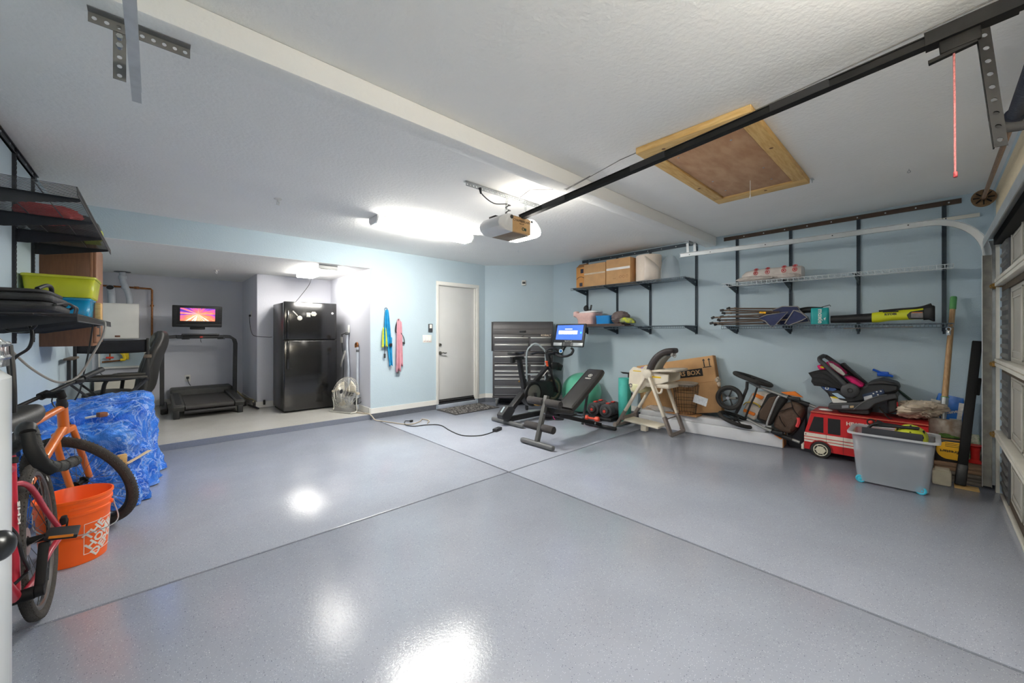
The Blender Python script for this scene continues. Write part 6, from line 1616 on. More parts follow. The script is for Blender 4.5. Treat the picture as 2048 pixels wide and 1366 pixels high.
# ---- corner pile: planks, stone, firestarter, bags, shovel, black bar, spreader
M_plank = mat('old_plank', (140, 112, 88), .85, var=.2, vs=10, stretch=(9, 1, 9), bump=.2, bs=40)
M_plankg = mat('grey_plank', (112, 104, 96), .85, var=.2, vs=10, stretch=(9, 1, 9), bump=.2, bs=40)
k = 0
for (x0, x1, y0, y1, z0, z1, m, lab) in ((5.22, 5.58, -.30, -.01, .0, .03, M_plankg, 'lowest grey plank of the stack in the corner by the door track'),
        (5.23, 5.57, -.29, -.015, .032, .062, M_plankg, 'second grey plank of the corner stack'), (5.21, 5.58, -.30, -.02, .064, .094, M_plankg, 'third grey plank of the corner stack'),
        (5.22, 5.57, -.295, -.01, .096, .130, M_plank, 'brown plank above the grey planks in the corner'), (5.21, 5.58, -.30, -.012, .132, .165, M_plank, 'topmost brown plank under the yellow firestarter box')):
    tag(MB((5.4, -.15, z0)).box2((x0, y0, z0), (x1, y1, z1), bev=.004).build('plank', m), lab, 'plank', 'planks stacked in the corner')
tag(MB((5.08, -.10, 0)).box2((5.02, -.115, 0), (5.14, .0, .12), bev=.014).box((5.08, -.06, .128), (.09, .09, .02), bev=.006).build('stone_block', mat('block_cream', (206, 198, 176), .85, var=.1, vs=10, bump=.5, bs=20)), 'rough cream block on the floor right of the clear tote', 'block')
tag(MB((5.10, -.20, 0)).box2((5.03, -.27, 0), (5.16, -.13, .008), bev=.002).build('wood_offcut', M_pine2), 'pale wood offcut on the floor under the black bar', 'wood')
o = (5.34, -.11, .166)
t = thing('firestarter_box', 'yellow and black firestarter box lying upside down on the planks', 'box', o)
MB(o).box2((5.24, -.185, .167), (5.46, -.015, .37), bev=.004).build('carton', mat('fire_black', (40, 38, 38), .5), t)
pp = [(5.2385, -.183, .19)] + [(5.2385, -.10 + .075 * math.cos(a), .27 + .078 * math.sin(a)) for a in [(-1.4 + 2.8 * i / 14) for i in range(15)]] + [(5.2385, -.183, .35)]
MB(o).prism(pp, (.002, 0, 0)).build('yellow_print', mat('fire_yellow', (240, 182, 30), .5, var=.03), t)
text('firestart', .036, M_dark, t, (5.2375 - o[0], -.105 - o[1], .262 - o[2]), (0, 1, 0), (0, 0, -1), bold=.0008)
for i in range(3): MB(o).box2((5.2372, -.175, .305 + i * .014), (5.2392, -.08, .309 + i * .014)).build('fine_print', M_dark, t)
MB(o).box2((5.235, -.18, .366), (5.24, -.02, .374)).build('flap_edge', M_board2, t)
o = (5.48, -.10, .372)
t = thing('softener_bag', 'blue and white plastic bag slumped behind the shovel blade', 'bag', o)
b = MB(o); rings = []
for z, w, d, dy in ((.373, .15, .08, -.02), (.42, .17, .09, -.015), (.52, .165, .08, 0), (.62, .155, .06, .0), (.69, .15, .035, -.01), (.735, .135, .012, -.015)):
    rings.append([(5.52 + x - .05 * (z - .4), -.105 + dy + y, z + .02 * math.sin(y * 30)) for y, x in rrect(w * 1.15, d, d * .4, 4)])
b.loft(rings); b.build('bag', mat('bag_blue', (26, 112, 204), .3, var=.06, vs=12, bump=.4, bs=18), t)
b = MB(o); b.box((5.450, -.03, .64), (.004, .09, .10), R=Matrix.Rotation(.2, 3, 'X')).build('white_panel', mat('bag_white', (224, 220, 214), .4, var=.15, vs=40), t)
MB(o).box((5.447, -.175, .58), (.004, .03, .20), R=Matrix.Rotation(.1, 3, 'X')).build('white_panel', _mats['bag_white'], t)
text('softener', .042, M_white, t, (5.452 - o[0], -.11 - o[1], .585 - o[2]), (0, -1, .35), (0, .35, 1), bold=.001)
# shovel
o = (5.45, -.08, .3)
t = thing('shovel', 'long wooden handled shovel with a green grip end leaning on the right wall', 'shovel', o)
p0, p1 = V(5.40, -.075, .62), V(5.56, -.140, 1.67)
MB(o).tube([p0, p0.lerp(p1, .885)], [.022, .019], 14).build('handle', mat('ash_wood', (196, 158, 112), .5, var=.14, vs=12, stretch=(9, 9, 1), rgb2=(172, 132, 90)), t)
MB(o).tube([p0.lerp(p1, .885), p0.lerp(p1, .99), p1], [.0225, .0225, .018], 14).build('grip', mat('grip_green', (92, 158, 92), .5), t)
MB(o).tube([p0.lerp(p1, .10), p0.lerp(p1, .03), p0 - V(.02, -.003, .12)], [.026, .025, .016], 12).build('socket', M_galv, t)
MB(o).torus(p0.lerp(p1, .103), p1 - p0, .0255, .004, 18, 6).build('green_band', _mats['grip_green'], t)
def blade(u, v):
    w = .105 * (1 if v < .55 else math.sqrt(max(0, 1 - ((v - .55) / .47) ** 2)))
    x = (u - .5) * 2
    return V(5.345 + .035 * x * x - .03 * v + .02, -.08 - x * w, .53 - .27 * v)
MB(o).grid(blade, 15, 16).build('blade', mat('shovel_steel', (196, 186, 174), .4, .2, var=.15, vs=16, rgb2=(150, 128, 108)), t, solid=.003)
for s_ in (-1, 1): MB(o).tube([(5.40, -.08 + s_ * .03, .53), (5.40, -.08 + s_ * .105, .532)], .006, 6).build('foot_step', M_galv, t)
crumple((5.33, -.09, .37), (5.325, -.095, .378), (.018, .06, .022), 3, mat('grass_green', (96, 134, 60), .8, var=.3, vs=40), 'grass_clump', 'green clump stuck on the shovel blade', 'grass', amp=.5)
# black bar
o = (5.15, -.2, 0)
t = thing('metal_bar', 'long black square bar leaning between tote corner and door track', 'bar', o)
q0, q1 = V(5.11, -.165, .012), V(5.40, -.275, 1.25)
MB(o).beam(q0, q1, .060, .045, up=(1, 0, 0), bev=.005).build('bar', M_blackm, t)
MB(o).beam(q0, q0.lerp(q1, .14), .066, .05, up=(1, 0, 0), bev=.008).build('bar_foot', M_black, t)
MB(o).beam(q0.lerp(q1, .62) + V(-.0, -.035, 0), q0.lerp(q1, .74) + V(0, -.035, 0), .03, .02, up=(1, 0, 0), bev=.006).build('bracket', M_blackm, t)
# red hand spreader and a seed bag
o = (5.38, -.26, .166)
t = thing('seed_spreader', 'small red plastic spreader standing on planks by the door track', 'spreader', o)
MB(o).lathe([(.05, 0), (.055, .004), (.045, .012), (.026, .03), (.028, .10), (.036, .14), (.05, .15), (.052, .158), (.0, .158)], (5.38, -.262, .167), (0, 0, 1), 22).build('hopper', mat('spreader_red', (214, 44, 40), .45), t)
o = (5.48, -.25, .166)
b = MB(o); b.loft([[(5.49 + x, -.245 + y, z) for y, x in rrect(w, d, d * .4, 3)] for z, w, d in ((.167, .11, .08), (.25, .12, .10), (.34, .11, .07), (.40, .09, .02))])
tag(b.build('seed_bag', mat('seed_bag', (92, 130, 76), .5, var=.45, vs=26, rgb2=(222, 218, 200), bump=.3, bs=24)), 'green and white seed bag behind the red spreader', 'bag')

# ================================================================ THINGS ON THE RIGHT WALL SHELVES
def carton(o, lo, hi, label, m=None, name='cardboard_box'):
    t = thing(name, label, 'box', o)
    MB(o).box2(lo, hi, bev=.005).build('carton', m or M_board, t)
    return t
zT = 2.088
o = (5.35, 4.01, zT)
t = carton(o, (5.27, 3.925, zT), (5.50, 4.10, 2.43), 'narrow orange brown carton with a dark curved print, leftmost on the high shelf', mat('cardboard_orange', (212, 150, 84), .8, var=.06, vs=8))
MB(o).prism([(5.27, 4.10, 2.43), (5.36, 4.10, 2.50), (5.40, 4.10, 2.43)], (0, -.175, 0)).build('open_flap', M_board2, t)
MB(o).box2((5.2682, 3.95, 2.33), (5.2700, 4.01, 2.40)).build('print_mark', mat('print_navy', (44, 44, 60), .6), t)
MB(o).tube(cat([(5.268, 4.09, 2.235), (5.268, 4.04, 2.268), (5.268, 3.98, 2.268), (5.268, 3.93, 2.245)], 5), .004, 5).build('curved_print', M_dark, t)
MB(o).box2((5.2682, 3.97, 2.11), (5.2700, 4.03, 2.17)).build('print_mark', _mats['print_navy'], t)
o = (5.35, 3.70, zT)
t = carton(o, (5.24, 3.50, zT), (5.55, 3.918, 2.455), 'plain brown carton with a tape strip, left of the bigger carton on the high shelf')
MB(o).box2((5.2384, 3.505, 2.285), (5.2402, 3.913, 2.31)).build('tape_strip', M_tape, t)
o = (5.35, 3.26, zT)
t = carton(o, (5.22, 3.055, zT), (5.56, 3.475, 2.47), 'big brown carton with white tape and recycling marks beside the foam roll')
MB(o).box2((5.2184, 3.06, 2.30), (5.2202, 3.47, 2.335)).build('tape_strip', mat('tape_white', (236, 232, 226), .2), t)
for y in (3.22, 3.165, 3.11): MB(o).torus((5.219, y, 2.185), (1, 0, 0), .018, .0035, 18, 5, flat=.3).build('recycle_mark', M_board2, t)
MB(o).box2((5.2184, 3.30, 2.165), (5.22, 3.35, 2.172)).build('fine_print', M_board2, t)
o = (5.39, 2.86, zT)
t = thing('foam_roll', 'fat white roll of packing foam standing on the high shelf', 'roll', o)
pr = [(.03, .0), (.175, 0), (.18, .004), (.182, .20), (.18, .375), (.175, .38), (.03, .38), (.03, .0)]
MB(o).lathe(pr, (5.39, 2.85, zT + .001), (0, 0, 1), 36).build('roll', mat('foam_white', (236, 220, 204), .8, var=.03, vs=8, bump=.2, bs=40), t)
b = MB(o); b.grid(lambda u, v: V(5.39 + .186 * math.cos(3.3 + u * 1.2), 2.85 + .186 * math.sin(3.3 + u * 1.2), zT + .002 + .36 * v * (1 - .5 * u)), 10, 4); b.build('loose_end', mat('foam_white2', (244, 230, 216), .7), t, solid=.002)
# clear bag beside the roll
o = (5.40, 2.53, zT)
b = MB(o); b.loft([[(5.40 + x * k, 2.53 + y * k, z) for y, x in rrect(.26, .20, .08, 4)] for z, k in ((zT + .002, 1), (zT + .12, .98), (zT + .26, .8), (zT + .33, .45), (zT + .35, .15))])
tag(b.build('clear_bag', mat('clear_bag', (206, 218, 226), .15, alpha=.28, bump=.5, bs=16)), 'clear plastic bag on the high shelf right of the foam roll', 'bag')
# potty seat etc on the lower shelf
zL = 1.434
tag(MB((5.36, 3.7, zL)).box2((5.215, 3.15, zL), (5.50, 4.10, zL + .022), bev=.004).box2((5.22, 3.20, zL + .023), (5.48, 4.0, zL + .040), bev=.004).build('flat_box', mat('flat_box_dark', (84, 70, 66), .7, var=.15, vs=14)), 'dark flat folded box lying under the pink potty seat and blue tub', 'box')
o = (5.36, 3.93, zL + .041); zP = zL + .041
t = thing('potty_seat', 'pale pink potty seat with a white lid on the lower shelf', 'potty', o)
M_ppink = mat('potty_pink', (236, 196, 188), .4, var=.05, vs=30)
b = MB(o); b.loft([[(5.36 + x, 3.92 + y, z) for y, x in rrect(w, d, .06, 4)] for z, w, d in ((zP, .30, .24), (zP + .08, .31, .25), (zP + .10, .33, .27), (zP + .16, .42, .30), (zP + .185, .42, .30))]); b.build('base', M_ppink, t)
MB(o).box2((5.24, 4.06, zP + .12), (5.34, 4.155, zP + .22), bev=.03, seg=3).build('splash_guard', M_ppink, t)
b = MB(o); b.loft([[(5.38 + x, 3.88 + y, z + y * -.05) for y, x in rrect(w, .26, .06, 4)] for z, w in ((zP + .186, .36), (zP + .205, .35), (zP + .215, .28))]); b.build('lid', mat('potty_white', (232, 230, 230), .4), t)
o = (5.40, 3.92, zP + .216)
t = thing('suction_mount', 'small black suction cup mount on top of the pink potty seat', 'mount', o)
MB(o).lathe([(0, -.015), (.045, -.015), (.055, .0), (.045, .02), (0, .02)], (5.36, 3.96, zP + .268), (-1, .2, 0), 22).build('cup', M_black, t)
MB(o).beam((5.37, 3.885, zP + .225), (5.37, 3.86, zP + .325), .03, .02, up=(1, 0, 0), bev=.008).beam((5.37, 3.95, zP + .235), (5.37, 3.87, zP + .235), .03, .03, bev=.008).build('lever_arm', M_black, t)
o = (5.36, 3.58, zP)
b = MB(o); b.loft([[(5.37 + x, 3.585 + y, z) for y, x in rrect(w, d, .05, 5)] for z, w, d in ((zP, .26, .20), (zP + .11, .27, .21), (zP + .122, .28, .22), (zP + .132, .28, .22), (zP + .12, .25, .19))], cap=True)
t = tag(b.build('plastic_tub', mat('tub_blue', (42, 138, 208), .25, var=.04)), 'glossy blue plastic tub between pink potty seat and grey cloth', 'tub')
crumple((5.36, 3.33, zP), (5.37, 3.32, zP + .10), (.10, .14, .10), 21, mat('grey_knit', (112, 100, 98), .95, var=.1, vs=20, bump=.5, bs=40), 'folded_blanket', 'bunched grey cloth on the lower shelf right of the blue tub', 'cloth', amp=.26)
o = (5.36, 3.16, zP)
b = MB(o); b.loft([[(5.37 + x * k, y_, zP + zz + z * k) for x, z in rrect(.16, .09, .03, 4)] for y_, k, zz in ((3.28, .9, .05), (3.20, 1, .05), (3.12, .85, .04), (3.06, .35, .02))])
tag(b.build('life_vest', mat('lime_navy', (196, 204, 40), .6, vs=12, rgb2=(30, 60, 130), bump=.3, bs=30)), 'lime and navy folded fabric at the right end of the grey cloth', 'fabric')
# bubble wrap bag on the pale shelf
zB = 1.943
o = (5.38, 1.30, zB)
t = thing('bubble_wrap_bag', 'clear bag of packing pillows with red round marks on the pale shelf', 'bag', o)
M_bub = mat('bubble_plastic', (222, 212, 204), .2, var=.06, vs=12, alpha=.82, bump=.5, bs=24)
b = MB(o); rings = []
for i, (y, k) in enumerate(((1.60, .35), (1.55, .8), (1.45, 1), (1.3, 1.02), (1.15, 1.0), (1.03, .97), (.99, .85))):
    rings.append([(5.40 + x * k, y, zB + .075 + z * k) for x, z in rrect(.22, .145, .05, 5)])
b.loft(rings).build('bag', M_bub, t)
crumple(o, (5.30, 1.45, zB + .035), (.08, .20, .034), 31, M_bub, 'loose_film', None, None, .3, parent=t)
crumple(o, (5.30, 1.12, zB + .03), (.07, .14, .03), 32, M_bub, 'loose_film', None, None, .3, parent=t)
M_rmark = mat('mark_red', (206, 50, 52), .5)
for y in (1.43, 1.31, 1.15, 1.045):
    for z, tilt_, xx in ((zB + .098, 0, 5.286), (zB + .143, .9, 5.305)):
        n_ = V(-math.cos(tilt_), 0, math.sin(tilt_)); c_ = V(xx, y, z)
        q = MB(o).torus(c_, n_, .021, .003, 22, 5)
        a_, b_, _ = frame(n_)
        q.beam(c_ - a_ * .012 + b_ * .008, c_ + a_ * .012 - b_ * .008, .004, .004, up=n_).beam(c_ + a_ * .010 + b_ * .010, c_ - a_ * .006 - b_ * .012, .005, .004, up=n_).ell(c_ + b_ * .006, (.006, .006, .006))
        q.build('red_mark', M_rmark, t)
# folded canopy chairs on the lower right shelf
zS = 1.418
o = (5.38, 1.45, zS)
t = thing('folding_chair_bundle', 'bundle of folded camp chairs with brown poles and navy fabric on the shelf', 'camp chair', o)
M_pole = mat('bronze_pole', (112, 96, 84), .4, .5, var=.1)
M_navy = mat('navy_fabric', (48, 56, 92), .8, var=.1, vs=12, bump=.35, bs=26)
M_pipe = mat('grey_piping', (150, 146, 142), .7)
rnd = random.Random(4)
for (ya, za, yb, zb, x_) in ((1.93, .035, 1.10, .06, 5.26), (1.90, .02, 1.2, .02, 5.32), (1.84, .20, 1.15, .16, 5.36), (1.79, .225, 1.1, .19, 5.44), (1.92, .105, 1.2, .13, 5.28), (1.86, .12, 1.1, .09, 5.42), (1.88, .075, 1.15, .07, 5.37), (1.80, .16, 1.2, .15, 5.30)):
    MB(o).tube([(x_, ya, zS + za), (x_ + .03, yb, zS + zb)], .010, 8).build('pole', M_pole, t)
    MB(o).box((x_, ya - .01, zS + za), (.028, .045, .03), R=Matrix.Rotation(rnd.uniform(-.5, .5), 3, 'X'), bev=.006).build('pole_joint', M_dark, t)
    MB(o).box((x_, ya - .09, zS + za * 1.0 - .002), (.024, .03, .026), bev=.005).build('pole_joint', M_pole, t)
def fl_(name, poly, m, th=.02):
    P_ = [V(*p) for p in poly]
    MB(o).prism(P_, (th, 0, 0)).build(name, m, t, bevel=.006)
    MB(o).tube([p + V(-.003, 0, 0) for p in P_], .006, 6, closed=True).build('piping', M_pipe, t)
fl_('fabric_panel', [(5.270,1.399,1.501),(5.270,1.308,1.539),(5.270,1.104,1.565),(5.270,1.245,1.394),(5.270,1.270,1.394),(5.270,1.327,1.466)], M_navy)
fl_('fabric_panel', [(5.250,1.130,1.432),(5.250,1.047,1.579),(5.250,0.977,1.548),(5.250,0.926,1.497),(5.250,0.972,1.464),(5.250,1.094,1.410)], M_navy)
fl_('fabric_panel', [(5.340,1.274,1.593),(5.340,1.174,1.633),(5.340,1.029,1.625),(5.340,1.000,1.567),(5.340,1.137,1.514),(5.340,1.261,1.510)], M_navy, .05)
fl_('fabric_panel', [(5.300,1.051,1.581),(5.300,0.998,1.572),(5.300,0.935,1.506),(5.300,0.918,1.450),(5.300,1.010,1.438),(5.300,1.069,1.489)], mat('navy_dark', (42, 46, 74), .8, bump=.3, bs=26), .06)
crumple(o, V(5.400,1.210,1.502), (.09, .20, .075), 41, M_navy, 'gathered_fabric', None, None, .3, parent=t)
MB(o).tube([(5.250,1.380,1.568),(5.250,1.316,1.561)], .012, 8).build('yellow_clip', mat('clip_yellow', (244, 178, 30), .4), t)
MB(o).tube(cat([(5.42, 1.05, zS + .15), (5.42, .95, zS + .17), (5.42, .82, zS + .16)], 4), .035, 10).build('dark_bundle', M_dark, t)
MB(o).tube([(5.46, .95, zS + .16), (5.44, .76, zS + .215), (5.44, .752, zS + .20)], .004, 6).build('wire_hook', M_dark, t)
# teal pouch
o = (5.30, .82, zS)
t = thing('teal_pouch', 'teal pouch with sideways white lettering on the shelf before the black tube', 'pouch', o)
b = MB(o); b.loft([[(5.29 + x, .822 + y, z) for y, x in rrect(w, d, d * .4, 4)] for z, w, d in ((zS + .003, .155, .05), (zS + .09, .158, .07), (zS + .155, .155, .05), (zS + .178, .150, .015))]); b.build('pouch', mat('pouch_teal', (22, 160, 160), .45, var=.05, bump=.2, bs=30), t)
text('moxie', .062, M_white, t, (5.252 - o[0], .812 - o[1], .088), (0, 0, -1), (0, -1, 0), bold=.0014)
MB(o).prism([(5.253, .775, zS + .04), (5.253, .785, zS + .065), (5.253, .765, zS + .075)], (.002, 0, 0)).build('flame_mark', M_white, t)
# leaf blower
o = (5.34, .35, zS)
t = thing('leaf_blower', 'lime yellow and black cordless leaf blower lying on the lower shelf', 'leaf blower', o)
M_rl = mat('blower_lime', (216, 220, 34), .4, var=.04)
b = MB(o); b.tube([(5.34, .735, zS + .053), (5.34, .60, zS + .055), (5.34, .40, zS + .062)], [.040, .043, .047], 18); b.build('blower_tube', M_black, t)
b = MB(o); rings = []
for y, w, h, z in ((.41, .098, .098, .062), (.36, .105, .105, .066), (.28, .10, .095, .075), (.19, .095, .10, .082), (.10, .09, .10, .086), (.04, .085, .11, .090)):
    rings.append([(5.34 + x, y, zS + z + c_) for x, c_ in rrect(w, h, min(w, h) * .4, 5)])
b.loft(rings).build('body', M_rl, t)
b = MB(o); rings = []
for y, w, h, z in ((.055, .092, .12, .088), (.02, .096, .13, .095), (-.01, .094, .15, .088), (-.02, .08, .14, .086)):
    rings.append([(5.34 + x, y, zS + z + c_) for x, c_ in rrect(w, h, .025, 4)])
b.loft(rings).build('motor_cap', M_black, t)
MB(o).prism([(5.289, .15, zS + .04), (5.289, .165, zS + .08), (5.289, .14, zS + .11), (5.289, .05, zS + .125), (5.289, .05, zS + .035)], (.03, 0, 0)).build('battery_guard', M_black, t, bevel=.006)
MB(o).box2((5.283, .055, zS + .05), (5.291, .135, zS + .10), bev=.004).build('battery_label', mat('battery_grey', (128, 124, 124), .5, var=.12, vs=40), t)
MB(o).box2((5.2835, .06, zS + .095), (5.2895, .13, zS + .102)).build('orange_line', M_org, t)
text('RYOBI', .030, M_char, t, (5.288 - o[0], .275 - o[1], .090), (0, -1, .06), (0, .06, 1), bold=.001)
MB(o).box2((5.288, .22, zS + .112), (5.33, .33, zS + .124), bev=.003).build('vent_grille', M_black, t)
MB(o).tube(cat([(5.34, .36, zS + .118), (5.34, .22, zS + .13), (5.34, .08, zS + .14), (5.34, .0, zS + .17)], 5), .018, 8).build('handle', M_black, t)
tag(MB((5.30, .5, zS)).beam((5.25, .62, zS - .045), (5.25, .12, zS - .036), .02, .008).build('wood_strip', M_plank), 'thin wooden strip under the leaf blower along the shelf lip', 'wood')
q = thing('padlock_hook', 'small silver clip hanging from the right end of the lower shelf', 'hook', (5.215, -.10, 1.36))
MB().box((0, 0, -.035), (.02, .03, .045), bev=.006).build('body', M_chrome, q)
MB().torus((0, 0, .0), (1, 0, 0), .014, .004, 16, 6).build('shackle', M_chrome, q)

# ================================================================ LEFT SIDE
def wraptext(body, size, m, parent, r_of, a0, z0, o, rot=0.0, bold=0.0, name='lettering', ext=.001):
    """lettering bent round an upright round body: r_of(z) radius, a0 heading of the text centre"""
    cu = bpy.data.curves.new('lettering', 'FONT'); cu.body = body; cu.size = size; cu.align_x = 'CENTER'; cu.align_y = 'CENTER'; cu.offset = bold; cu.resolution_u = 2; cu.extrude = ext
    cu.space_line = .82
    t_ = bpy.data.objects.new('tmp', cu); COL.objects.link(t_)
    me = bpy.data.meshes.new_from_object(t_.evaluated_get(bpy.context.evaluated_depsgraph_get()))
    bpy.data.objects.remove(t_)
    for v in me.vertices:
        x, y = v.co.x, v.co.y
        x, y = x * math.cos(rot) - y * math.sin(rot), x * math.sin(rot) + y * math.cos(rot)
        z = z0 + y; r = r_of(z) + .0008 + v.co.z; a = a0 + x / r_of(z)
        v.co = (o[0] + r * math.cos(a), o[1] + r * math.sin(a), z)
    me.name = name; me.materials.append(m)
    ob = bpy.data.objects.new(name, me); COL.objects.link(ob); ob.parent = parent
    return ob
# white tank in the left foreground
o = (-.457, 1.185, 0)
t = thing('white_tank', 'white upright tank with a foil wrapped pipe cap at the left edge', 'tank', o)
M_tank = mat('tank_white', (214, 220, 222), .25, var=.03, coat=.2)
MB(o).lathe([(.24, .0), (.255, .02), (.255, 1.235), (.24, 1.25), (.0, 1.26)], o, (0, 0, 1), 56).build('shell', M_tank, t)
b = MB(o); b.lathe([(.20, 1.255), (.252, 1.258), (.252, 1.275), (.25, 1.30), (.22, 1.34), (.15, 1.37), (.0, 1.375)], o, (0, 0, 1), 40)
b.build('foil_wrap', mat('foil', (190, 192, 190), .22, .95, var=.25, vs=30, bump=.9, bs=26), t)
for z in (1.275, 1.30): MB(o).torus((o[0], o[1], z), (0, 0, 1), .25, .005, 48, 6).build('foil_crease', _mats['foil'], t)
MB(o).ell((-0.197,1.086,0.955), (.021, .021, .026), n=20, m=14).cyl((-0.197,1.086,0.955), (-0.229,1.191,0.925), .010, n=10).build('drain_knob', mat('knob_steel', (66, 68, 70), .3, .9), t)

# ---- red gravel bike parked along the left wall, front wheel behind the tank
M_rf = mat('bike_red', (176, 30, 52), .28, var=.06, vs=6, coat=.4)
M_rim = mat('rim_grey', (96, 94, 92), .35, .5, var=.1, vs=20)
M_spoke = mat('spoke', (120, 120, 120), .3, .9)
M_tread = mat('tread', (62, 58, 54), .85, var=.2, vs=60, bump=.6, bs=240)
LEAN = math.radians(3.5)
def bike_wheel(parent, c, nrm, R, w, m_tyre, m_rim, nsp=28, disc=True, hubl=.06, knobs=0):
    c = Vector(c); n = Vector(nrm).normalized(); a, b_, d = frame(n)
    q = MB().torus(c, n, R - w, w, 72, 12).build('tyre', m_tyre, parent)
    MB().torus(c, n, R - 2.0 * w - .008, .013, 72, 8, flat=.8).build('rim', m_rim, q)
    s = MB()
    for k in range(nsp):
        t1 = 2 * PI * k / nsp; off = .35 * (1 if k % 4 < 2 else -1); sd = 1 if k % 2 else -1
        e1 = a * math.cos(t1) + b_ * math.sin(t1); e2 = a * math.cos(t1 + off) + b_ * math.sin(t1 + off)
        s.tube([c + e1 * (R - 2 * w - .012), c + e2 * .026 + d * (sd * hubl * .55)], .0013, 5)
    s_ = s.build('spokes', M_spoke, q); s_['kind'] = 'stuff'
    MB().lathe([(0, -hubl), (.012, -hubl), (.012, -hubl * .6), (.028, -hubl * .55), (.028, -hubl * .45), (.016, -hubl * .35), (.016, hubl * .35), (.028, hubl * .45), (.028, hubl * .55), (.012, hubl * .6), (.012, hubl), (0, hubl)], c, n, 18).build('hub', M_blackm, q)
    if disc:
        MB().lathe([(.05, -.001), (.07, -.001), (.07, .001), (.05, .001), (.05, -.001)], c + d * (hubl * .72), n, 30).build('brake_disc', mat('disc_steel', (196, 192, 184), .3, .9, var=.1), q)
    if knobs:
        kb = MB()
        for i in range(knobs):
            th = 2 * PI * i / knobs; e = a * math.cos(th) + b_ * math.sin(th)
            for sd in (-.6, -.2, .2, .6):
                kb.box(c + e * (R - .004 - abs(sd) * .006) + d * (sd * w * 1.1), (.006, .006, .006), R=Matrix((e, e.cross(d), d)).transposed())
        k_ = kb.build('tread_knobs', m_tyre, q); k_['kind'] = 'stuff'
    return q
bo = V(-.384, 2.40, 0)
ML = Matrix.Translation(bo) @ Matrix.Rotation(-LEAN, 4, 'Y')
t = thing('gravel_bike', 'red gravel bike with black saddle and drop bars beside the white tank', 'bicycle', bo, M=ML)
hubz = .352; ry = .462; by = .03; bz = .285      # local y: 0 at bo; rear hub y, bottom bracket y and z
wR = bike_wheel(t, (0, ry, hubz), (1, 0, 0), .352, .021, M_tread, M_rim, knobs=110, hubl=.068)
wF = bike_wheel(t, (0, -.565, hubz), (1, 0, 0), .352, .021, M_tread, M_rim, hubl=.055)
sts = V(0, .155, .82)
def tube(p0, p1, r, nm, m=M_rf, r2=None, n=14):
    return MB().cyl(p0, p1, r, r2, n=n).build(nm, m, t)
tube((0, by, bz), sts, .017, 'seat_tube')
tube((0, by, bz), (0, -.40, .68), .021, 'down_tube')
tube(sts - V(0, .01, .05), (0, -.43, .80), .016, 'top_tube')
tube((0, -.39, .64), (0, -.445, .84), .022, 'head_tube')
for s_ in (-1, 1):
    MB().tube(cat([(0, .12, .71), (s_ * .022, .17, .695), (s_ * .034, .25, .64), (s_ * .05, .36, .50), (s_ * .068, ry - .01, hubz + .035)], 5), .0105, 10).build('seat_stay', M_rf, t)
    MB().tube(cat([(s_ * .02, by + .02, bz), (s_ * .036, by + .12, bz + .01), (s_ * .055, by + .26, bz + .045), (s_ * .068, ry - .01, hubz - .02)], 5), .012, 10).build('chain_stay', M_rf, t)
    MB().box((s_ * .070, ry, hubz + .005), (.010, .045, .07), bev=.006).build('dropout', M_blackm, t)
    MB().tube(cat([(s_ * .045, -.40, .62), (s_ * .05, -.44, .55), (s_ * .055, -.565, hubz)], 4), .013, 10).build('fork_leg', M_rf, t)
MB().box((0, -.40, .635), (.11, .05, .04), bev=.015).build('fork_crown', M_rf, t)
MB().cyl((-.045, by, bz), (.05, by, bz), .024, n=18).build('bottom_bracket', M_blackm, t)
MB().cyl((.066, ry, hubz), (.088, ry, hubz), .012, n=12).build('axle_end', M_black, t)
MB().box((.082, ry + .02, hubz + .05), (.022, .05, .035), bev=.006).tube(cat([(.085, ry + .03, hubz + .06), (.09, ry + .055, hubz + .04), (.085, ry + .05, hubz)], 4), .004, 6).build('brake_caliper', M_blackm, t)
# crank arm pointing up and back with the pedal beside the rear wheel
MB().beam((.062, by, bz), (.074, by + .075, bz + .165), .016, .030, up=(1, 0, 0), bev=.006).lathe([(0, -.012), (.022, -.012), (.022, .012), (0, .012)], (.064, by, bz), (1, 0, 0), 16).build('crank_arm', M_blackm, t)
p = V(.125, by + .085, bz + .178)
q = MB().box(p, (.095, .075, .018), R=Matrix.Rotation(.25, 3, 'Y') @ Matrix.Rotation(.2, 3, 'X'), bev=.004).build('pedal', M_black, t)
MB().box(p + V(0, -.039, .0), (.07, .003, .010), R=Matrix.Rotation(.25, 3, 'Y')).build('pedal_reflector', mat('amber', (190, 110, 20), .3), q)
MB().beam((-.062, by, bz), (-.07, by - .08, bz - .16), .016, .03, up=(1, 0, 0), bev=.006).build('crank_arm', M_blackm, t)
MB().lathe([(.075, -.002), (.085, -.002), (.085, .002), (.075, .002), (.075, -.002)], (-.05, by, bz), (1, 0, 0), 40).build('chainring', M_blackm, t)
b = MB()
for i, r_ in enumerate((.062, .056, .050, .044, .038, .032, .027)):
    b.lathe([(.012, -.001), (r_, -.001), (r_, .001), (.012, .001)], (-.030 - i * .005, ry, hubz), (1, 0, 0), 30)
q = b.build('cassette', M_galv, t); q['kind'] = 'stuff'
MB().box((-.055, ry - .02, hubz - .10), (.02, .05, .11), bev=.01).build('derailleur', M_blackm, t)
tube(sts - V(0, .005, .04), sts + V(0, .035, .11), .0145, 'seat_post', M_black)
b = MB(); b.lathe([(.019, -.012), (.022, -.01), (.022, .012), (.019, .014)], sts - V(0, .003, .02), (0, .27, 1), 16); b.build('seat_clamp', M_blackm, t)
b = MB(); rings = []
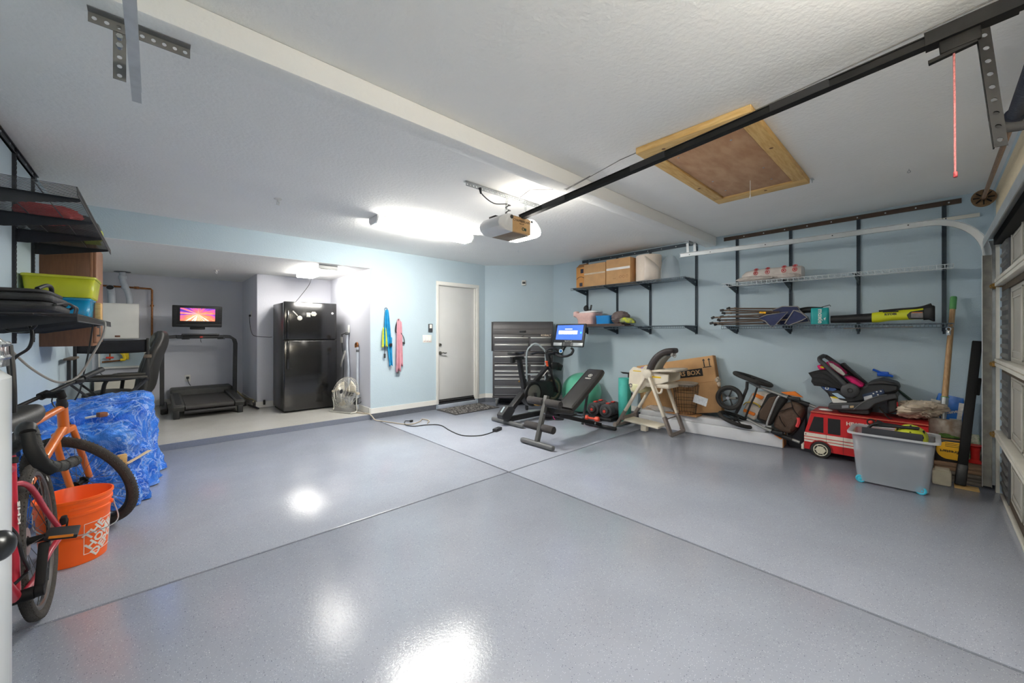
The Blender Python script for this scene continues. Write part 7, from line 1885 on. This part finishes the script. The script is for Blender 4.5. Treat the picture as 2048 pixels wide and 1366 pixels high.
for y, w, z, h in ((-.03, .035, .945, .03), (.01, .045, .952, .05), (.09, .07, .955, .065), (.17, .13, .955, .075), (.24, .18, .962, .08), (.31, .175, .972, .075), (.335, .12, .975, .05)):
    rings.append([(a, y, z + c_) for a, c_ in rrect(w, h, h * .45, 4)])
b.loft(rings).build('saddle', mat('saddle_black', (48, 47, 46), .5, var=.1, vs=12, bump=.1, bs=120), t, sub=1)
MB().box((0, .30, .89), (.05, .03, .06), bev=.008).build('rear_light', M_black, t)
for s_ in (-1, 1): MB().tube([(s_ * .022, .04, .925), (s_ * .022, .26, .925)], .0035, 6).build('saddle_rail', M_galv, t)
# bottle cage on the seat tube
MB().tube(cat([(.03, by + .02, .37), (.045, .0, .40), (.04, -.03, .46), (.03, -.02, .54), (.0, .06, .56)], 5), .006, 8).tube(cat([(.03, by + .03, .36), (.0, .0, .35), (-.03, by + .02, .36)], 4), .006, 8).build('bottle_cage', M_black, t)
text('KHS', .05, M_white, t, (.0215, .085, .60), (0, .25, 1), (0, -1, .25), bold=.001)
# stem and drop bar (bars turned a little)
IM = ML.inverted()
def W2(p): return IM @ Vector(p)
MB().cyl((0, -.445, .84), (0, -.455, .93), .016, n=12).build('steerer', M_black, t)
MB().beam((0, -.455, .915), (.02, -.53, .93), .035, .035, bev=.008).build('stem', M_black, t)
bar = cat([(-.12, -.52, .935), (.06, -.54, .935)] + [W2(q_) for q_ in ((-.285, 1.83, 1.00), (-.262, 1.765, 1.035), (-.255, 1.735, 1.02), (-.240, 1.745, .95), (-.215, 1.80, .915), (-.185, 1.865, .912))], 6)
MB().tube(bar, .0155, 12).build('drop_bar', mat('bar_tape', (46, 46, 46), .75, var=.15, vs=70, bump=.4, bs=120), t)
b = MB(); b.tube(cat([W2(q_) for q_ in ((-.275, 1.79, 1.025), (-.268, 1.745, 1.045), (-.262, 1.715, 1.055), (-.258, 1.70, 1.045))], 4), [.019, .020, .021, .021, .021, .021, .020, .020, .020, .020, .018, .017, .016], 12); b.build('brake_hood', M_black, t)
b = MB(); b.tube(cat([W2(q_) for q_ in ((-.258, 1.70, 1.045), (-.250, 1.69, 1.0), (-.235, 1.70, .955), (-.215, 1.725, .92))], 4), [.014] * 4 + [.016] * 5 + [.013] * 4, 10, flat=.6); b.build('brake_lever', M_blackm, t)
for k in range(7):
    i = len(bar) - 2 - k * 3
    d_ = bar[i + 1] - bar[i - 1]
    MB().torus(bar[i], d_, .0155, .0022, 16, 5).build('tape_wrap', _mats['bar_tape'], t)
text('WTB', .02, M_white, t, (.024, ry + .16, hubz + .235), (0, .8, -.6), (0, .6, .8))
# ---- orange bike behind it, leaning on the wall with the bars turned
M_of = mat('bike_orange', (214, 112, 40), .3, var=.05, vs=6, coat=.4)
wc = V(-.362, 3.845, .326); wn = V(math.cos(.85) * math.cos(.35), math.sin(.85) * math.cos(.35), math.sin(.35))
fwd = V(-math.sin(.85), math.cos(.85), 0); upw = fwd.cross(wn).normalized()
if upw.z < 0: upw = -upw
oo = V(-.50, 3.4, 0)
t = thing('mountain_bike', 'orange bike with flat black bars leaning on the left wall behind the red bike', 'bicycle', oo)
def T(p): return Vector(p) - oo
q = bike_wheel(t, T(wc), wn, .355, .025, M_tread, mat('rim_black', (40, 40, 40), .4, .3), nsp=28, hubl=.05, knobs=90, disc=False)
MB().torus(T(wc) - wn * .016, wn, .355 - .030, .0025, 72, 5).torus(T(wc) + wn * .016, wn, .355 - .030, .0025, 72, 5).build('reflective_stripe', mat('stripe_tan', (190, 160, 130), .4), q)
crown = wc + upw * .40 - fwd * .045; top = wc + upw * .575 - fwd * .10; stm = wc + upw * .66 - fwd * .125
for s_ in (-1, 1):
    MB().tube(cat([T(crown) + wn * (s_ * .05), T(wc) + wn * (s_ * .058) + upw * .25 - fwd * .025, T(wc) + wn * (s_ * .06)], 4), .017, 12).build('fork_leg', M_of, t)
MB().beam(T(crown) - wn * .062, T(crown) + wn * .062, .045, .04, bev=.015).build('fork_crown', M_of, t)
MB().cyl(T(crown), T(top), .026, .024, n=18).build('head_tube', M_of, t)
MB().lathe([(.018, 0), (.026, .004), (.026, .03), (.022, .035), (.022, .06), (.018, .066)], T(top), top - crown, 18).build('headset_spacer', M_black, t)
clamp = stm + fwd * .10
MB().beam(T(stm), T(clamp), .035, .034, up=upw, bev=.01).build('stem', M_blackm, t)
MB().cyl(T(stm) - upw * .02, T(stm) + upw * .025, .02, n=14).cyl(T(clamp) - wn * .022, T(clamp) + wn * .022, .023, n=14).build('stem_clamp', M_blackm, t)
MB().tube([T(clamp) - wn * .36, T(clamp) + wn * .36], .0115, 12).build('handlebar', M_black, t)
for s_ in (-1, 1):
    MB().tube([T(clamp) + wn * (s_ * .235), T(clamp) + wn * (s_ * .365)], .0175, 14).build('grip', M_char, t)
    MB().box(T(clamp) + wn * (s_ * .20) - upw * .005, (.05, .04, .035), R=Matrix.Rotation(.7, 3, 'Z'), bev=.01).build('shifter', M_black, t)
    MB().tube(cat([T(clamp) + wn * (s_ * .18) + fwd * .02 - upw * .01, T(clamp) + wn * (s_ * .20) + fwd * .055 - upw * .03, T(clamp) + wn * (s_ * .26) + fwd * .06 - upw * .05], 4), .008, 8, flat=.6).build('brake_lever', M_black, t)
bb = V(-.58, 3.02, .30); stp = V(-.635, 2.88, .80); rh = V(-.60, 2.60, .355)
MB().cyl(T(crown.lerp(top, .2)), T(bb), .023, n=14).build('down_tube', M_of, t)
MB().cyl(T(top), T(stp) - V(0, 0, .06), .019, n=14).build('top_tube', M_of, t)
MB().cyl(T(bb), T(stp), .018, n=14).build('seat_tube', M_of, t)
for s_ in (-1, 1):
    MB().cyl(T(bb) + V(s_ * .04, 0, 0), T(rh) + V(s_ * .065, 0, 0), .011, n=10).build('chain_stay', M_of, t)
    MB().cyl(T(stp) + V(s_ * .03, 0, -.05), T(rh) + V(s_ * .065, 0, 0), .010, n=10).build('seat_stay', M_of, t)
bike_wheel(t, T(rh), (1, 0, -.12), .352, .021, M_tread, _mats['rim_black'], hubl=.06)
MB().cyl(T(stp), T(stp) + V(-.01, -.03, .14), .014, n=10).ell(T(stp) + V(-.01, -.02, .15), (.06, .13, .03)).build('saddle', M_black, t)
MB().tube(cat([T(clamp) + wn * .15 + fwd * .02, T(clamp) + wn * .10 + fwd * .10 - upw * .10, T(crown) + wn * .08 + fwd * .04, T(wc) + wn * .075 + upw * .15], 6), .0035, 6).build('brake_cable', M_black, t)
# ---- orange bucket
bc = (-.345, 3.42, .002); o = bc
t = thing('bucket', 'orange plastic bucket with a white square logo and wire handle', 'bucket', bc)
M_bk = mat('bucket_orange', (250, 100, 24), .4, var=.03, vs=5)
rb = lambda z: .132 + .022 * z / .37
pf = [(.0, .004), (.128, .004), (.132, .0), (rb(.28), .28), (rb(.285) + .006, .283), (rb(.295) + .006, .297), (rb(.30) + .001, .30), (rb(.32) + .001, .32), (rb(.325) + .006, .323), (rb(.335) + .006, .337), (rb(.34) + .001, .34), (rb(.36) + .002, .358), (rb(.37) + .008, .362), (rb(.37) + .008, .376), (rb(.37) + .001, .378), (rb(.37) - .003, .372), (.128, .012), (0, .010)]
MB().lathe(pf, (0, 0, 0), (0, 0, 1), 56).build('pail', M_bk, t)
a0 = math.radians(-36)
sq = []
for x0, z0_, x1, z1_ in ((-.085, .05, .085, .05), (.085, .05, .085, .225), (.085, .225, -.085, .225), (-.085, .225, -.085, .05)):
    b = MB(); n = 12
    b.tube([((rb(z0_ + (z1_ - z0_) * i / n) + .0008) * math.cos(a0 + (x0 + (x1 - x0) * i / n) / .145), (rb(z0_ + (z1_ - z0_) * i / n) + .0008) * math.sin(a0 + (x0 + (x1 - x0) * i / n) / .145), z0_ + (z1_ - z0_) * i / n) for i in range(n + 1)], .0016, 5)
    b.build('logo_frame', M_white, t)
wraptext('THE\nHOME\nDEPOT', .062, M_white, t, rb, a0, .138, (0, 0, 0), rot=.72, bold=.002)
h = math.radians(-10); ax_ = V(math.cos(h), math.sin(h), 0)
b = MB(); b.tube(cat([ax_ * .165 + V(0, 0, .30), ax_ * .13 + V(.05, -.155, .215), V(.0, -.185, .19) + ax_ * 0, -ax_ * .13 + V(.0, -.13, .235), -ax_ * .165 + V(0, 0, .30)], 8), .003, 6); b.build('wire_handle', M_galvw, t)
for s_ in (-1, 1): MB().lathe([(0, 0), (.014, 0), (.012, .012), (0, .014)], ax_ * (s_ * .150) + V(0, 0, .30), ax_ * s_, 12).build('handle_ear', M_bk, t)
# ---- tarp over stacked boxes
def tarp_mat():
    m = mat('tarp_blue', (24, 96, 212), .24, var=.18, vs=6, bump=.0, rgb2=(58, 134, 232))
    nt = m.node_tree; b_ = nt.nodes['Principled BSDF']; tc = nt.nodes['Texture Coordinate']
    v = nt.nodes.new('ShaderNodeTexVoronoi'); v.feature = 'DISTANCE_TO_EDGE'; v.inputs['Scale'].default_value = 9
    nz = nt.nodes.new('ShaderNodeTexNoise'); nz.inputs['Scale'].default_value = 5; nz.inputs['Detail'].default_value = 8; nz.inputs['Distortion'].default_value = 1.6
    mx = nt.nodes.new('ShaderNodeMix'); mx.data_type = 'RGBA'; mx.inputs[0].default_value = .25
    nt.links.new(tc.outputs['Object'], mx.inputs[6]); nt.links.new(nz.outputs['Color'], mx.inputs[7])
    nt.links.new(tc.outputs['Object'], nz.inputs['Vector']); nt.links.new(mx.outputs[2], v.inputs['Vector'])
    n2 = nt.nodes.new('ShaderNodeTexNoise'); n2.inputs['Scale'].default_value = 26; n2.inputs['Detail'].default_value = 6; n2.inputs['Distortion'].default_value = 2.2
    nt.links.new(tc.outputs['Object'], n2.inputs['Vector'])
    bp = nt.nodes.new('ShaderNodeBump'); bp.inputs['Strength'].default_value = .9; bp.inputs['Distance'].default_value = .02
    bq = nt.nodes.new('ShaderNodeBump'); bq.inputs['Strength'].default_value = .75; bq.inputs['Distance'].default_value = .012
    nt.links.new(v.outputs['Distance'], bp.inputs['Height']); nt.links.new(n2.outputs['Fac'], bq.inputs['Height'])
    nt.links.new(bp.outputs[0], bq.inputs['Normal']); nt.links.new(bq.outputs[0], b_.inputs['Normal'])
    # crease highlights painted into the colour as paler lines and blotches
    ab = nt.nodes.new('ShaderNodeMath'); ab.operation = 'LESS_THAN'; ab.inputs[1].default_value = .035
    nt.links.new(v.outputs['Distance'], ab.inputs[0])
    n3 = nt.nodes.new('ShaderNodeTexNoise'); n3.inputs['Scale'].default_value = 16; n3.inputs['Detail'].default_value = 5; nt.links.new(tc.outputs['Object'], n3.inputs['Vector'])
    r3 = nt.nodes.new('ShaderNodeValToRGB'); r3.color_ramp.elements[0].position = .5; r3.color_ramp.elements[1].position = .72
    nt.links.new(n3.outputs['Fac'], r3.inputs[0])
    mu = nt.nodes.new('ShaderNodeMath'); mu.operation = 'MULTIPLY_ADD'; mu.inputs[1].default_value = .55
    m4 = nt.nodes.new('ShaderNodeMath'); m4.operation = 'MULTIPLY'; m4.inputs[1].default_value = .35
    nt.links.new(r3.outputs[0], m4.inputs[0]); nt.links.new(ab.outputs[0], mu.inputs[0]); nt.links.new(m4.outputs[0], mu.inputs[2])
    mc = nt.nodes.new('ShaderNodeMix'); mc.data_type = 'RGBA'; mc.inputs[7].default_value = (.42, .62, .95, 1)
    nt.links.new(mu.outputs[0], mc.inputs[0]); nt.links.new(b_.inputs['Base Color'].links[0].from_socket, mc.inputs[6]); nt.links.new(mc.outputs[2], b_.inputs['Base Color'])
    return m
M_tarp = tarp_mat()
def drape(b, cx, cy, wx, wy, ztop, seed, flare=.06, nu=170, nv=74, tilt=(0, 0), hem=.0, corner=.16, cutx=None):
    def fn(u, v):
        th = 2 * PI * u; ct, st_ = math.cos(th), math.sin(th)
        k = (abs(ct) ** 5 + abs(st_) ** 5) ** (-1 / 5)
        ex, ey = ct * k, st_ * k
        if v < .42:
            s = v / .42; rx, ry_ = wx * s, wy * s; z = ztop - .035 * s ** 6
        elif v < .52:
            s = (v - .42) / .10; rx = wx + .025 * math.sin(s * PI / 2); ry_ = wy + .025 * math.sin(s * PI / 2); z = ztop - .035 - .06 * (1 - math.cos(s * PI / 2))
        else:
            s = (v - .52) / .48; z = (ztop - .095) * (1 - s) + (.006 + hem) * s
            f = .022 * s * math.sin(th * 9 + seed) + .018 * s * math.sin(th * 17 + 2.3 * seed) + flare * s * s
            rx = wx + .025 + f; ry_ = wy + .025 + f
        p = V(cx + ex * rx, cy + ey * ry_, z)
        p.z += (tilt[0] * (p.x - cx) + tilt[1] * (p.y - cy)) * (z / ztop)
        d = mnoise.noise_vector(p * 4.5 + V(seed, 0, 0)) * .035 + mnoise.noise_vector(p * 10 + V(0, seed, 0)) * .018 + mnoise.noise_vector(p * 23 + V(0, 0, seed)) * .004
        w_ = min(1, max(.15, z / .1))
        rg = (1 - min(1, abs(mnoise.noise(p * 5 + V(seed * 3, 0, 2))) * 5)) ** 2 * .016 + (1 - min(1, abs(mnoise.noise(p * 12 + V(2, seed * 3, 0))) * 5)) ** 2 * .004
        d += V(ex, ey, 1.0) * rg
        p += V(d.x, d.y, d.z * w_)
        p.z = max(p.z, .004); p.x = max(p.x, XL + .012)
        return p
    b.grid(fn, nu, nv, cu=True)
o = (-.35, 4.8, 0)
b = MB(o)
drape(b, -.375, 5.12, .33, .56, .715, 1.0, tilt=(.05, 0), flare=.05)
drape(b, -.385, 4.385, .26, .20, .60, 4.0, tilt=(0, .0), flare=.05)
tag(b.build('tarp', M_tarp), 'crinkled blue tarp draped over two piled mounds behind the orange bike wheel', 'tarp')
q = MB((-.33, 4.48, .70)).beam((-0.398,4.476,0.661), (-0.269,4.493,0.672), .05, .012, bev=.003)
tag(q.build('white_board', M_white), 'small white board edge resting on the blue tarp fold', 'board')
tag(MB((-.28, 4.5, .7)).box(V(-0.304,4.445,0.680), (.05, .05, .035), R=Matrix.Rotation(.5, 3, 'Z'), bev=.004).build('wood_block', mat('brown_block', (128, 74, 40), .6, var=.1)), 'brown wood block end on the blue tarp fold', 'block')
tag(MB((-.12, 4.2, .4)).box(V(-0.176,4.054,0.383), (.05, .03, .09), R=Matrix.Rotation(.3, 3, 'Z'), bev=.004).build('wood_block', M_pine), 'pale wood block tucked against the front tarp mound', 'block')
tag(MB((-.05, 4.3, .4)).tube(cat([V(-0.154,4.034,0.357), V(-0.096,4.143,0.366), V(-0.032,4.275,0.378)], 5), .018, 6, flat=.25).build('tie_strap', mat('strap_tan', (206, 186, 152), .8)), 'tan tie strap across the right side of the blue tarp', 'strap')

# ---- left wall shelf contents
zl = 1.424
def bin_(o, lo, hi, m, name, label):
    t = thing(name, label, 'bin', o)
    cx, cy = (lo[0] + hi[0]) / 2, (lo[1] + hi[1]) / 2; w, d = hi[0] - lo[0], hi[1] - lo[1]
    b = MB(o); b.loft([[(cx + x * k, cy + y * k, z) for x, y in rrect(w, d, .03, 4)] for z, k in ((lo[2], .90), (lo[2] + .005, .91), (hi[2] - .02, .985))], cap=False)
    b.add([(cx + x * .9, cy + y * .9, lo[2]) for x, y in rrect(w, d, .03, 4)], [tuple(range(20))]); b.build('tub', m, t, solid=.003)
    b = MB(o); b.loft([[(cx + x * k, cy + y * k, z) for x, y in rrect(w, d, .035, 4)] for z, k in ((hi[2] - .022, 1.0), (hi[2] - .018, 1.03), (hi[2] - .004, 1.03), (hi[2], 1.0))]); b.build('lid', m, t)
    return t
M_binb = mat('bin_blue', (24, 156, 206), .25, var=.04, alpha=.82, vs=8)
M_biny = mat('bin_lime', (216, 222, 62), .25, var=.05, alpha=.82, vs=8)
bin_((-.50, 4.75, zl), (-.66, 4.52, zl), (-.375, 4.92, 1.600), M_binb, 'storage_bin', 'clear blue storage bin under the lime bin on the left shelf')
bin_((-.53, 4.75, 1.602), (-.715, 4.48, 1.602), (-.345, 4.94, 1.765), M_biny, 'storage_bin', 'clear lime yellow storage bin on top of the blue bin')
tag(MB((-.51, 4.7, zl + .01)).ell((-.51, 4.7, zl + .075), (.07, .10, .06)).build('dark_lump', M_char), 'dark rounded thing inside the blue bin', 'toy')
tag(MB((-.52, 4.7, 1.61)).ell((-.52, 4.71, 1.672), (.13, .16, .055)).build('green_cloth', mat('lump_green', (120, 150, 60), .8)), 'green bundle inside the lime bin', 'cloth')
tag(MB((-.35, 4.84, zl)).box2((-.370, 4.80, zl), (-.335, 4.93, 1.58), bev=.004).build('wood_block', M_pine), 'tan wooden block at the shelf end beside the blue bin', 'block')
o = (-.52, 3.30, zl)
t = thing('laptop_bag', 'black padded bag lying flat on the lower left shelf', 'bag', o)
M_bag = mat('bag_nylon', (36, 36, 38), .65, var=.15, vs=14, bump=.45, bs=22)
for k, (z0, z1, e) in enumerate(((zl + .002, zl + .055, 0), (zl + .050, zl + .10, -.012), (zl + .095, zl + .125, -.05))):
    b = MB(o); rings = []
    for s, kk in ((0, .88), (.15, .97), (.5, 1.0), (.85, .97), (1, .86)):
        rings.append([(-.53 + x * kk, 3.24 + y * kk, z0 + (z1 - z0) * s + .006 * math.sin(y * 14 + k)) for x, y in rrect(.33 + e, .60 + e, .07, 6)])
    b.loft(rings).build('bag_body', M_bag, t, sub=1)
MB(o).tube(cat([(-.44, 3.10, zl + .125), (-.42, 3.18, zl + .150), (-.42, 3.30, zl + .150), (-.43, 3.40, zl + .125)], 5), .010, 8).build('handle', M_dark, t)
MB(o).tube(cat([(-.365, 2.98, zl + .04), (-.350, 3.2, zl + .06), (-.355, 3.45, zl + .05), (-.40, 3.55, zl + .03)], 6), .007, 6).build('shoulder_strap', M_dark, t)
for i, y in enumerate((3.40, 3.50)): MB(o).tube(cat([(-.37, y, zl + .07), (-.345, y + .03, zl + .05), (-.35, y + .05, zl + .015)], 4), .005, 6).build('zip_pull', M_graymid, t)
zu = 2.070
o = (-.52, 4.5, zu)
t = thing('backpack', 'dark backpack with a lime panel lying on the upper left shelf', 'backpack', o)
b = MB(o); b.loft([[(-.50 + x * k, 4.58 + y * k, z) for x, y in rrect(.36, .50, .10, 6)] for z, k in ((zu + .002, .85), (zu + .03, 1), (zu + .10, 1), (zu + .15, .8))]); b.build('pack', M_dark, t)
MB(o).box2((-.42, 4.50, zu + .0005), (-.33, 4.80, zu + .004)).ell((-.345, 4.66, zu + .06), (.035, .13, .055)).build('lime_panel', M_biny if False else mat('pack_lime', (206, 214, 60), .5), t)
tag(crumple((-.55, 4.12, zu), (-.53, 4.12, zu + .07), (.15, .16, .066), 51, mat('cloth_red', (196, 56, 50), .7, bump=.3, bs=30), 'red_jacket', 'red cloth bundle on the upper left shelf beside the backpack', 'cloth'), 'red cloth bundle on the upper left shelf beside the backpack', 'cloth')
# hanging cables
for nm, r_, m_, pts, lab in (
    ('cable_loop', .0075, M_black, [(-0.630,3.507,1.489), (-0.548,3.431,1.445), (-0.491,3.379,1.434), (-0.479,3.367,1.381), (-0.511,3.397,1.339), (-0.589,3.469,1.334), (-0.605,3.484,1.367), (-0.569,3.450,1.428), (-0.524,3.409,1.395), (-0.499,3.386,1.317), (-0.511,3.397,1.242), (-0.560,3.443,1.195), (-0.585,3.465,1.159)], 'black cable looping from the lower left shelf beside the foil pipe'),
    ('grey_cable', .006, mat('cable_grey', (150, 146, 142), .5), [(-0.273,3.790,1.411), (-0.239,3.690,1.389), (-0.244,3.627,1.304), (-0.281,3.593,1.200), (-0.327,3.568,1.088), (-0.358,3.528,1.044), (-0.408,3.506,1.029), (-0.456,3.483,1.059), (-0.519,3.473,1.127), (-0.569,3.450,1.206), (-0.591,3.403,1.258)], 'grey cable drooping in a long arc from the shelf end over the bike bars'),
    ('thin_cable', .005, M_black, [(-0.338,4.258,1.384), (-0.360,4.278,1.197), (-0.387,4.303,1.028), (-0.409,4.324,0.897), (-0.437,4.349,0.822)], 'thin black cable hanging from the left shelf end towards the tarp'),
    ('black_hose', .008, M_black, [(-0.438,2.582,1.273), (-0.429,2.573,1.169), (-0.425,2.569,1.045), (-0.431,2.602,0.917), (-0.449,2.659,0.824), (-0.488,2.764,0.743)], 'black hose hanging beside the white tank behind the saddle'),
    ('black_hose', .006, M_black, [(-0.467,2.690,1.249), (-0.455,2.678,1.121), (-0.452,2.675,0.971), (-0.475,2.752,0.831), (-0.513,2.854,0.760)], 'thinner black hose hanging left of the other hose by the tank')):
    P_ = [Vector(p) for p in pts]
    tag(MB(P_[0]).tube(cat(P_, 6), r_, 8).build(nm, m_), lab, 'cable')
